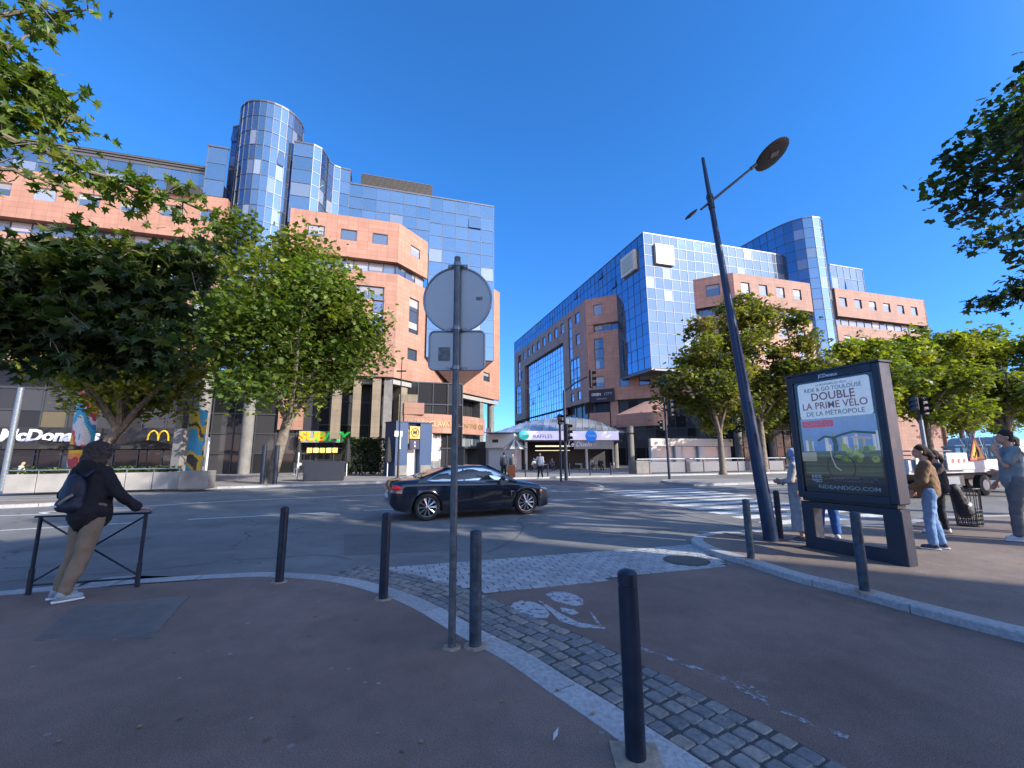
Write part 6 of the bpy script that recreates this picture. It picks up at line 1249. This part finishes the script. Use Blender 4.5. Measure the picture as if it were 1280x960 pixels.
for x in (1.6, 4.6, 7.7):
    for y in (.1, 1.9):
        m = MB(); m.tube([(x, y-.11, .4), (x, y-.1, .4), (x, y+.1, .4), (x, y+.11, .4)], [.34, .39, .39, .34], 24); w = m.build('wheel', M_TYRE, t, smooth=True); m = MB(); m.tube([(x, y-.12, .4), (x, y-.115, .4)], .21, 16); m.build('rim', M_GALV, w)
m = MB(); m.box((6.3, 1.0, 1.9), (.08, 1.95, .07)); 
for y in (.1, .7, 1.3, 1.9): m.box((6.3, y, 1.5), (.06, .06, .9))
m.build('headboard', M_GALV, t)
m = MB(); m.box((2.2, -.04, .62), (1.3, .03, .3)); m.build('side_guard', M_GALV, t)
def locpt(x, y, z): return t.matrix_basis @ Vector((x, y, z)) if 0 else Vector((o_.x+x*cos(R(20))-y*sin(R(20)), o_.y+x*sin(R(20))+y*cos(R(20)), z))
for lb, x in (('white barrier board with red stripes hung on the left end of the lorry bed', .25), ('white barrier board with red stripes hung further right, behind the woman in the brown jumper', 2.1)):
    tt = tobj('barrier_board', lb, 'barrier board', locpt(x, -.12, 1.0), R(20), 'roadwork barrier boards on the lorry'); m = MB(); m.box((.65, 0, .33), (1.3, .04, .62), bev=.01); b_3 = m.build('board', M_WHITE, tt); m = MB()
    for k in range(5): x0 = .22+k*.18; c = (.6, .08, .06) if k % 2 == 0 else (.75, .75, .75); m.face([(x0, -.024, .27), (x0+.18, -.024, .27), (x0+.23, -.024, .42), (x0+.05, -.024, .42)], None, c)
    m.build('stripe_panel', M_TINT, b_3)
tt = tobj('warning_sign', 'triangular yellow roadworks sign with red border standing on the lorry bed', 'road sign', locpt(4.2, -.1, 1.35), R(20)); m = MB(); h = .95
def tri(s, y, c): cx, cz = 0, h*.36; m.face([(cx+(-.55-cx)*s, y, cz+(0-cz)*s), (cx+(.55-cx)*s, y, cz+(0-cz)*s), (cx+(0-cx)*s, y, cz+(h-cz)*s)], None, c)
tri(1, 0, (.5, .05, .03)); tri(.78, -.004, (.7, .35, .03)); tri(1, .02, (.3, .3, .3)); m.build('triangle_plate', M_TINT, tt, recalc=False); m = MB(); m.ell((.0, -.012, .5), (.05, .01, .05)); m.tube([(-.02, -.012, .44), (.05, -.012, .3), (.0, -.012, .14)], .035, 6); m.tube([(.05, -.012, .4), (-.12, -.012, .3), (-.2, -.012, .16)], .02, 5); m.ell((-.24, -.012, .14), (.1, .01, .05)); m.build('worker_pictogram', M_BLACK, tt)
tt = tobj('tool_bundle', 'bundle of upright metal poles and sign feet standing on the lorry bed', 'poles', locpt(4.9, .6, 1.0)); m = MB(); rnd = random.Random(4)
for k in range(14): x = rnd.uniform(0, 1.5); m.tube([(x, rnd.uniform(-.3, .3), 0), (x+rnd.uniform(-.25, .25), rnd.uniform(-.3, .3), rnd.uniform(1.1, 1.5))], .02, 6)
m.build('pole_stack', M_GALV, tt)
tt = tobj('barrier_stack', 'pile of folded grey site barriers lying on the lorry bed', 'barriers', locpt(1.0, .8, 1.02), R(20)); m = MB()
for k in range(5): z = .06+k*.16; m.tube([(0, -.4, z), (2.6, -.4, z), (2.6, .4, z), (0, .4, z), (0, -.4, z)], .025, 6); [m.tube([(x, -.4, z), (x, .4, z)], .012, 5) for x in (.5, 1, 1.5, 2)]
m.build('barrier_frame', M_GALV, tt)
# wire litter basket
q = G(1213, 657, ZR); t = tobj('wire_basket', 'round black wire litter basket with tall upright rods on the right pavement', 'litter basket', (*q, ZR)); m = MB()
for k in range(14): a = 2*pi*k/14; m.tube([(.20*cos(a), .20*sin(a), .02), (.235*cos(a), .235*sin(a), .78)], .008, 5)
for z, r in ((.78, .235),): m.tube([(r*cos(k*pi/12), r*sin(k*pi/12), z) for k in range(25)], .010, 5)
m.build('upright_rods', M_BLACK, t); m = MB()
for z, r in ((.02, .20), (.1, .203), (.18, .206), (.26, .21), (.34, .213)): m.tube([(r*cos(k*pi/12), r*sin(k*pi/12), z) for k in range(25)], .008, 5)
for k in range(40): a = 2*pi*k/40; m.tube([(.20*cos(a), .20*sin(a), .02), (.212*cos(a), .212*sin(a), .34)], .005, 4)
m.prism([(.2*cos(k*pi/8), .2*sin(k*pi/8)) for k in range(16)], .0, .012); m.build('mesh_bowl', M_BLACK, t)

# ================================================================ PEOPLE
TEXC = bpy.data.textures.new('fold_noise', 'CLOUDS'); TEXC.noise_scale = .11; TEXC.noise_depth = 2
TEXH = bpy.data.textures.new('hair_noise', 'CLOUDS'); TEXH.noise_scale = .035; TEXH.noise_depth = 3
def soft(o, vox, sm=4, disp=0., tex=None):
    r = o.modifiers.new('remesh', 'REMESH'); r.mode = 'VOXEL'; r.voxel_size = vox; r.use_smooth_shade = True
    if disp: d = o.modifiers.new('folds', 'DISPLACE'); d.texture = tex or TEXC; d.strength = disp; d.mid_level = .5; d.texture_coords = 'LOCAL'
    s = o.modifiers.new('smooth', 'SMOOTH'); s.iterations = sm; s.factor = .5
def V(x, y, z): return Vector((x, y, z))
STAND = dict(pel=V(0, 0, .95), chest=V(0, .0, 1.27), neck=V(0, -.01, 1.46), head=V(0, .02, 1.63), shL=V(-.185, -.01, 1.42), elL=V(-.235, -.02, 1.13), wrL=V(-.225, .06, .89), shR=V(.185, -.01, 1.42), elR=V(.235, -.02, 1.13), wrR=V(.225, .06, .89), hpL=V(-.09, 0, .93), knL=V(-.10, .02, .50), anL=V(-.10, -.02, .09), hpR=V(.09, 0, .93), knR=V(.10, .02, .50), anR=V(.10, -.02, .09))
def hand(m, w, d, nrm, curl=.45, s=1.):
    d = d.normalized(); side = d.cross(nrm).normalized(); nrm = side.cross(d).normalized(); pc = w+d*.05*s
    m.cap(w, w+d*.03*s, .026*s, .03*s, 10)
    for k in range(4): o_ = side*((k-1.5)*.019*s); m.cap(w+d*.02*s+o_*.8, w+d*.085*s+o_, .015*s, .0125*s, 8)
    for k, ln in enumerate((.060, .070, .066, .050)):
        o_ = side*((k-1.5)*.021*s); a = w+d*.085*s+o_; d1 = (d*cos(curl*.5)-nrm*sin(curl*.5)); b = a+d1*ln*.45*s; d2 = (d*cos(curl*1.3)-nrm*sin(curl*1.3)); c = b+d2*ln*.32*s; d3 = (d*cos(curl*2)-nrm*sin(curl*2)); e = c+d3*ln*.26*s
        m.cap(a, b, .0105*s, .0098*s, 7); m.cap(b, c, .0098*s, .009*s, 7); m.cap(c, e, .009*s, .0082*s, 7)
    a = w+d*.02*s-side*.028*s; b = a+(d*.7-side*.6-nrm*.3).normalized()*.038*s; c = b+(d*.95-side*.15-nrm*.3).normalized()*.032*s; m.cap(a, b, .014*s, .0125*s, 7); m.cap(b, c, .0125*s, .010*s, 7)
def person(label, loc, rz, J=None, height=1.75, sx=1., skin=(.45, .28, .2), hair=(.03, .02, .015), hairstyle='short', top=(.3, .3, .3), sleeve='short', legs=(.1, .1, .12), legstyle='trousers', shoes=(.5, .5, .5), vox=.011, look=0., build=1., group=None, loose=1., hood=None, legflare=1.):
    q = dict(STAND); q.update(J or {}); J = q; sc = height/1.75
    t = tobj('person', label, 'person', loc, rz, group); t.scale = (sc, sc, sc); near = vox < .02
    hd = J['head']; m = MB(); b = build
    m.cap(J['pel']+V(0, 0, -.02), J['chest'], .125*b, .13*b, 14); m.ell(J['chest']+V(0, 0, .03), (.16*b, .105*b, .16)); m.cap(J['shL'], J['shR'], .055, .055); m.cap(J['neck']-V(0, 0, .05), hd-V(0, .01, .05), .06, .052)
    cl, sl = cos(look), sin(look); ax = (V(cl, sl, 0), V(-sl, cl, 0), V(0, 0, 1)); F = ax[1]; X = ax[0]
    m.ell(hd+V(0, 0, .03), (.073, .092, .092), ax, 16, 12); m.ell(hd+F*.018-V(0, 0, .035), (.056, .068, .072), ax, 14, 10); m.ell(hd+F*.062-V(0, 0, .088), (.026, .022, .02), ax)
    m.cap(hd+F*.088+V(0, 0, .012), hd+F*.106-V(0, 0, .022), .009, .0145, 8); m.ell(hd+F*.088-V(0, 0, .052), (.022, .010, .006), ax); m.ell(hd+F*.087-V(0, 0, .063), (.019, .010, .006), ax); m.ell(hd+F*.082+V(0, 0, .036), (.05, .012, .008), ax)
    for s in (-1, 1): m.ell(hd+X*(s*.073)-F*.005-V(0, 0, .008), (.011, .02, .03), ax); 
    for s, S in (('L', -1), ('R', 1)):
        m.cap(J['sh'+s], J['el'+s], .05*b, .040*b); m.cap(J['el'+s], J['wr'+s], .038*b, .026*b); d = J['wr'+s]-J['el'+s]
        nrm = J.get('pn'+s, V(-S, 0, 0)); hd_ = J.get('hd'+s, d)
        if near: hand(m, J['wr'+s], hd_, nrm, J.get('curl', .45))
        else: m.cap(J['wr'+s], J['wr'+s]+d.normalized()*.12, .03, .025)
        m.cap(J['hp'+s], J['kn'+s], .082*b, .055*b); m.cap(J['kn'+s], J['an'+s], .052*b, .036); m.cap(J['an'+s]+V(0, -.02, -.035), J['an'+s]+V(0, .12, -.05), .035, .028)
    M_SK = mat('skin_%d' % int(skin[0]*100), skin, .55, var=.06, scale=12)
    bo = m.build('body', M_SK, t, smooth=True); soft(bo, vox*(.8 if near else 1), 2 if near else 1)
    if near:
        m = MB()
        for s in (-1, 1): m.ell(hd+X*(s*.031)+F*.080+V(0, 0, .012), (.013, .009, .007), ax, 8, 6)
        m.build('eyes', mat('eye_dark', (.03, .02, .02), .2, var=0), t)
    def cloth(name, col, rough=.9, seedm=0): return mat(name+'_%02d%02d%02d' % tuple(int(c*99) for c in col), col, rough, var=.14, scale=9, bump=.12, bscale=220)
    # top
    r = 1.16*b*loose; m = MB(); hem = J.get('hem', .86)
    m.cap(V(J['pel'].x, J['pel'].y, hem+.1), J['chest'], .145*r, .13*r, 16); m.ell((J['pel']+J['chest'])/2, (.155*r, .12*r, .24), n=16, m=10); m.ell(J['chest']+V(0, -.005, .03), (.165*r, .112*r, .17), n=16, m=10); m.cap(J['shL'], J['shR'], .062*r, .062*r); m.cap(J['neck']-V(0, 0, .06), J['neck']+V(0, 0, -.01), .085, .064)
    for s in 'LR':
        if sleeve == 'long': m.cap(J['sh'+s], J['el'+s], .062*r, .052*r); m.cap(J['el'+s], J['wr'+s]+(J['el'+s]-J['wr'+s])*.06, .052*r, .038*r)
        elif sleeve == 'short': m.cap(J['sh'+s], J['sh'+s].lerp(J['el'+s], .72), .066*r, .068*r)
    if legstyle != 'dress' and hem < .92: m.ell((J['hpL']+J['hpR'])/2+V(0, -.005, .02), (.20*b, .168*b, .14), n=16, m=10)
    if hood: m.ell(J['neck']+V(0, -.09, .02), (.14, .08, .11))
    if legstyle == 'dress':
        m.tube([V(0, 0, .2), V(0, 0, .5), J['pel']-V(0, 0, .06), J['pel']+V(0, 0, .12), J['chest']], [.17, .16, .165, .12, .115], 18)
    o = m.build('dress' if legstyle == 'dress' else 'top', cloth('cloth', top), t, smooth=True); soft(o, max(vox, .013), 3, (.015 if legstyle == 'dress' else .035) if near else .02)
    if legstyle != 'dress':
        m = MB(); f = legflare; m.cap(J['hpL']+V(0, 0, .02), J['hpR']+V(0, 0, .02), .115*b, .115*b); m.ell(J['pel']+V(0, -.02, -.02), (.165*b, .125*b, .12))
        for s in 'LR':
            e = J['an'+s]+V(0, 0, -.01) if legstyle == 'trousers' else J['kn'+s]
            m.cap(J['hp'+s], J['kn'+s], .103*b*f, .075*b*f); m.cap(J['kn'+s], e.lerp(J['kn'+s], .08), .075*b*f, .062*f)
        o = m.build('trousers', cloth('cloth', legs), t, smooth=True); soft(o, max(vox, .012), 3, .035 if near else .02)
    for s in 'LR':
        m = MB(); a = J['an'+s]; td = J.get('toe', V(0, 1, 0)); m.cap(a+V(0, -.02, -.02), a-V(0, 0, .035), .05, .046); m.cap(a+td*-.03+V(0, 0, -.045), a+td*.13+V(0, 0, -.055), .045, .040)
        o = m.build('shoe', cloth('shoe', shoes, .6), t, smooth=True); soft(o, max(vox, .012), 2)
        m = MB(); sd_ = V(td.y, -td.x, 0); c = a+td*.045; c.z = a.z-.082; m.box(c, (.09, .27, .022), (sd_, td, V(0, 0, 1)), bev=.01); m.build('sole', M_WHITE if shoes[0] < .6 else M_CONC, o)
    # hair
    m = MB(); hc = hd-F*.012+V(0, 0, .045)
    if hairstyle in ('short', 'tail'):
        m.ell(hc+V(0, 0, .012), (.083, .094, .082), ax, 16, 12); m.ell(hd-F*.04+V(0, 0, -.01), (.07, .06, .08), ax)
        if hairstyle == 'tail': m.cap(hd-F*.09+V(0, 0, .02), hd-F*.13-V(0, 0, .07), .045, .05); m.cap(hd-F*.13-V(0, 0, .07), hd-F*.11-V(0, 0, .19), .05, .02); m.cap(hd+X*.07+F*.02, hd+X*.06-V(0, 0, .08), .02, .012)
    elif hairstyle == 'frizzy': m.ell(hd-F*.02+V(0, 0, .035), (.145, .14, .14), ax, 18, 14); m.ell(hd-F*.05+V(0, 0, -.06), (.155, .12, .12), ax); 
    elif hairstyle == 'scarf': m.ell(hd-F*.008+V(0, 0, .03), (.092, .10, .10), ax, 16, 12); m.ell(hd-F*.03+V(0, 0, -.07), (.085, .085, .08), ax); m.ell(J['neck']+V(0, 0, .02), (.10, .09, .06), ax)
    # keep the face free
    hm = mat('hair_%02d%02d' % (int(hair[0]*99), int(hair[2]*99)), hair, .75, var=.5, scale=60, bump=.6, bscale=160)
    o = m.build('headscarf' if hairstyle == 'scarf' else 'hair', hm, t, smooth=True); soft(o, max(.009, vox*.8), 1, .05 if hairstyle == 'frizzy' else .018, TEXH)
    if near and hairstyle != 'frizzy':
        m = MB(); m.ell(hd+F*.055-V(0, 0, .02), (.05, .062, .078), ax, 14, 10); o = m.build('face', M_SK, bo, smooth=True)
    return t
fx, fy = G(86, 748, ZW)
pr_ = person('person from behind in black jacket and beige trousers leaning on the guard rail', (fx+.02, fy-.02, ZW), R(-14), dict(pel=V(-.02, .10, .94), chest=V(-.13, .15, 1.25), neck=V(-.19, .18, 1.43), head=V(-.21, .22, 1.60), shL=V(-.375, .15, 1.39), elL=V(-.45, .08, 1.12), wrL=V(-.37, .22, .92), shR=V(.005, .16, 1.40), elR=V(.18, .20, 1.16), wrR=V(.30, .40, .95), hpL=V(-.10, .10, .92), knL=V(-.11, .06, .50), anL=V(-.15, -.02, .09), hpR=V(.07, .10, .92), knR=V(.06, .04, .50), anR=V(.05, -.09, .09), hem=.80, pnR=V(0, 0, 1), pnL=V(0, 0, 1), curl=.6, hdR=V(.4, .9, -.1), toe=V(.45, .89, 0)),
    height=1.78, skin=(.4, .26, .2), hair=(.06, .05, .045), hairstyle='frizzy', top=(.010, .010, .014), sleeve='long', legs=(.22, .165, .115), shoes=(.25, .32, .36), build=1.12, loose=1.08, hood=True, legflare=1.03)
# backpack worn on the back
bp = tobj('backpack', 'dark navy backpack on the back of the leaning person', 'backpack', pr_.location, R(-14)); m = MB(); c = V(-.10, -.05, 1.15)*1.017; m.ell(c, (.165, .10, .235), n=18, m=14); m.cap(c+V(-.10, -.02, -.13), c+V(.10, -.02, -.13), .085, .085); o = m.build('bag', mat('navy_nylon', (.012, .014, .035), .6, var=.2, bump=.1), bp, smooth=True); soft(o, .014, 3, .02)
m = MB(); m.tube([c+V(-.0, -.125, -.10), c+V(.08, -.122, -.05), c+V(.13, -.085, .0)], .016, 6); m.build('pale_strap', mat('pale_webbing', (.28, .25, .2), .8), bp); m = MB(); m.box(c+V(-.06, -.135, -.13), (.06, .01, .02)); m.build('logo_patch', M_WHITE, bp)
for s in (-1, 1): m = MB(); m.tube([c+V(s*.10, .02, .2), V(-.17+s*.12, .15, 1.47)*1.017, V(-.16+s*.14, .27, 1.36)*1.017], .02, 6); m.build('shoulder_strap', MATS['navy_nylon'], bp)
person('woman in a brown knitted jumper and light blue jeans looking left, dark hair tied back', (*G(1172, 686, ZR), ZR), R(52), dict(elL=V(-.24, .06, 1.14), wrL=V(-.16, .26, 1.0), elR=V(.235, .02, 1.13), wrR=V(.2, .16, .95), knL=V(-.09, .05, .5), anL=V(-.09, .05, .09), anR=V(.09, -.08, .09), knR=V(.09, 0, .5), hem=.90), height=1.66, skin=(.62, .34, .23), hair=(.03, .018, .012), hairstyle='tail', top=(.20, .12, .065), sleeve='long', legs=(.16, .27, .46), shoes=(.03, .035, .06), build=.93, loose=1.08, legflare=1.1)
person('man in a pale T-shirt and grey trousers at the right edge', (9.02, 7.95, ZR), R(58), dict(elL=V(-.22, .14, 1.18), wrL=V(-.1, .22, 1.42), hdL=V(.5, -.4, .75), elR=V(.24, -.02, 1.12), wrR=V(.22, .14, .9), hem=.82, anL=V(-.11, .1, .09), knL=V(-.10, .08, .5)), height=1.93, skin=(.50, .27, .17), hair=(.015, .012, .01), hairstyle='short', top=(.19, .245, .265), sleeve='short', legs=(.13, .13, .135), shoes=(.55, .55, .55), build=.97, loose=1.02, legflare=1.1)
person('person in black clothes standing partly behind the man in the pale T-shirt', (10.05, 8.75, ZR), R(50), dict(elL=V(-.24, .1, 1.15), wrL=V(-.15, .3, 1.1)), height=1.84, skin=(.5, .33, .25), hair=(.02, .015, .012), top=(.012, .012, .015), legs=(.02, .02, .025), shoes=(.6, .6, .6))
person('person in dark trousers hidden behind the woman in the brown jumper, one white shoe showing', (*G(1184, 667, ZR), ZR), R(55), dict(anL=V(-.1, .24, .09), knL=V(-.1, .2, .5), elL=V(-.24, .08, 1.15), wrL=V(-.18, .28, 1.05)), height=1.58, skin=(.5, .33, .25), hair=(.03, .02, .012), hairstyle='tail', top=(.05, .04, .04), sleeve='long', legs=(.02, .02, .03), shoes=(.62, .62, .6))
p_ = atY(1196, 625, 8.9); bg_ = tobj('sports_bag', 'black sports bag with a small white diamond, hanging behind the woman in the brown jumper', 'bag', p_); m = MB(); m.cap((-.02, 0, .22), (.12, 0, -.22), .10, .14); o = m.build('bag_body', mat('black_nylon', (.012, .012, .018), .6, var=.2), bg_, smooth=True); soft(o, .014, 3, .03); m = MB(); m.face([(.10, -.152, -.02), (.145, -.15, -.07), (.10, -.155, -.12), (.055, -.15, -.07)]); m.build('white_diamond', M_WHITE, bg_)
q = G(1003, 677, ZR); person('woman in a long white dress and pale blue headscarf walking behind the advertising panel', (q[0]+.02, q[1], ZR), R(45), dict(elL=V(-.22, .05, 1.14), wrL=V(-.12, .24, 1.12), elR=V(.22, .05, 1.14), wrR=V(.1, .22, 1.1)), height=1.63, skin=(.42, .27, .2), hair=(.35, .44, .66), hairstyle='scarf', top=(.40, .36, .355), sleeve='long', legstyle='dress', legs=(.5, .5, .5), shoes=(.12, .08, .06), build=.98)
person('person in bright blue trousers hidden behind the advertising panel, only legs showing', (*G(1037, 672, ZR), ZR), R(150), dict(anL=V(-.12, .03, .09), anR=V(.14, .0, .09)), height=1.74, top=(.3, .3, .32), legs=(.03, .10, .32), shoes=(.5, .5, .52), skin=(.45, .3, .22), legflare=1.15)
# people further off
def far(label, px, py, Y_, rz, z=ZF, **kw):
    p = atY(px, py, Y_); return person(label, (p.x, p.y, z), rz, vox=.028, group='people on the plaza', **kw)
far('person in a dark jacket standing with the orange suitcase on the plaza', 630, 600, 31, R(10), top=(.03, .035, .05), sleeve='long', legs=(.02, .02, .02), height=1.8)
far('person in a grey jacket just behind the orange suitcase', 641, 596, 33, R(170), top=(.12, .11, .12), sleeve='long', legs=(.04, .04, .05), height=1.76)
p_ = atY(639.5, 600, 30.7); t = tobj('suitcase', 'upright orange brown suitcase beside the person in the dark jacket', 'suitcase', (p_.x, p_.y, ZF)); m = MB(); m.box((0, 0, .5), (.55, .3, .85), bev=.06); m.build('shell', mat('orange_shell', (.35, .10, .03), .5, var=.1), t); m = MB(); m.tube([(-.12, 0, .9), (-.12, 0, 1.15), (.12, 0, 1.15), (.12, 0, .9)], .015, 6); m.build('handle', M_BLACK, t)
far('person in a white top and black trousers standing on the plaza edge', 675.5, 601, 30.5, R(160), ZF, top=(.5, .5, .52), sleeve='long', legs=(.01, .01, .012), height=1.78, J=dict(elR=V(.28, .05, 1.2), wrR=V(.35, .2, 1.3), anL=V(-.16, 0, .09), anR=V(.16, 0, .09)))
SIT = dict(pel=V(0, 0, .52), chest=V(0, .02, .86), neck=V(0, .02, 1.05), head=V(0, .05, 1.22), shL=V(-.185, .02, 1.01), elL=V(-.24, .08, .76), wrL=V(-.15, .3, .72), shR=V(.185, .02, 1.01), elR=V(.24, .08, .76), wrR=V(.15, .3, .72), hpL=V(-.1, 0, .5), knL=V(-.12, .42, .5), anL=V(-.12, .42, .09), hpR=V(.1, 0, .5), knR=V(.12, .42, .5), anR=V(.12, .42, .09), hem=.42)
def bench_under(t):
    b = tobj('chair', 'plain dark terrace chair under %s' % t['label'][:t['label'].find(',')] if ',' in t['label'] else 'dark terrace chair under the '+' '.join(t['label'].split()[:9]), 'chair', t.location, t.rotation_euler[2]); m = MB(); m.box((0, .02, .40), (.42, .42, .03)); m.build('seat', M_BLACK, b); m = MB(); m.box((0, -.19, .66), (.42, .03, .4)); m.build('backrest', M_BLACK, b)
    for x in (-.18, .18):
        for y in (-.17, .2): m = MB(); m.tube([(x, y, 0), (x, y, .4)], .014, 6); m.build('leg', M_BLACK, b)
s1 = far('seated person in a white shirt behind the planter wall, far left', 22, 606, 24.3, R(-60), z=ZF+.12, J=SIT, top=(.62, .6, .55), sleeve='long', legs=(.05, .05, .07)); bench_under(s1)
s2 = far('seated person in a pale top left below the sandwich shop sign', 374, 592, 41, R(80), J=SIT, top=(.45, .45, .5), legs=(.15, .15, .2)); bench_under(s2)
s3 = far('seated person in a lilac top right below the sandwich shop sign', 421, 592, 40, R(-80), J=SIT, top=(.5, .47, .6), legs=(.1, .1, .12)); bench_under(s3)
for i, (lb, px_, Y_, rz, tp) in enumerate([('seated person in white at the pavilion terrace, left of the person in the white top', 668, 43, 40, (.5, .5, .5)), ('seated person in a dark shirt on the pavilion terrace left of the traffic light', 690, 44, 200, (.05, .06, .08)), ('seated person in black on the pavilion terrace near its right column', 751, 44, 190, (.02, .02, .02)), ('seated person in grey at the pavilion terrace below the blue disc', 741, 45, 30, (.35, .33, .3))]):
    s = far(lb, px_, 590, Y_, R(rz), J=SIT, top=tp, sleeve='long', legs=(.05, .05, .06)); bench_under(s)
for lb, px_, Y_ in (('small round white terrace table between the two left hand pavilion guests', 679, 44), ('small round white terrace table beneath the blue disc', 746, 44.5), ('small round white terrace table right of the traffic light masts', 724, 45), ('small round white terrace table at the sandwich shop', 397, 41)):
    p_ = atY(px_, 590, Y_); t = tobj('cafe_table', lb, 'table', (p_.x, p_.y, ZF), 0, 'white round terrace tables'); m = MB(); m.tube([(0, 0, .72), (0, 0, .75)], .4, 20); m.build('table_top', M_WHITE, t); m = MB(); m.tube([(0, 0, 0), (0, 0, .72)], .03, 8); m.build('leg', M_BLACK, t)
import OpenImageIO as oiio, sys
b=oiio.ImageBuf('/workdir/render_main.png'); 
def m(x0,y0,x1,y1):
    r=oiio.ROI(x0,x1,y0,y1); s=oiio.ImageBufAlgo.computePixelStats(b,roi=r); print((x0,y0),[round(v*255) for v in s.avg[:3]])
for a in [(240,16,320,76),(544,240,608,288),(80,680,208,760),(192,520,272,568),(300,230,340,245),(440,200,490,220),(560,340,570,350),(700,290,740,300)]: m(*a)
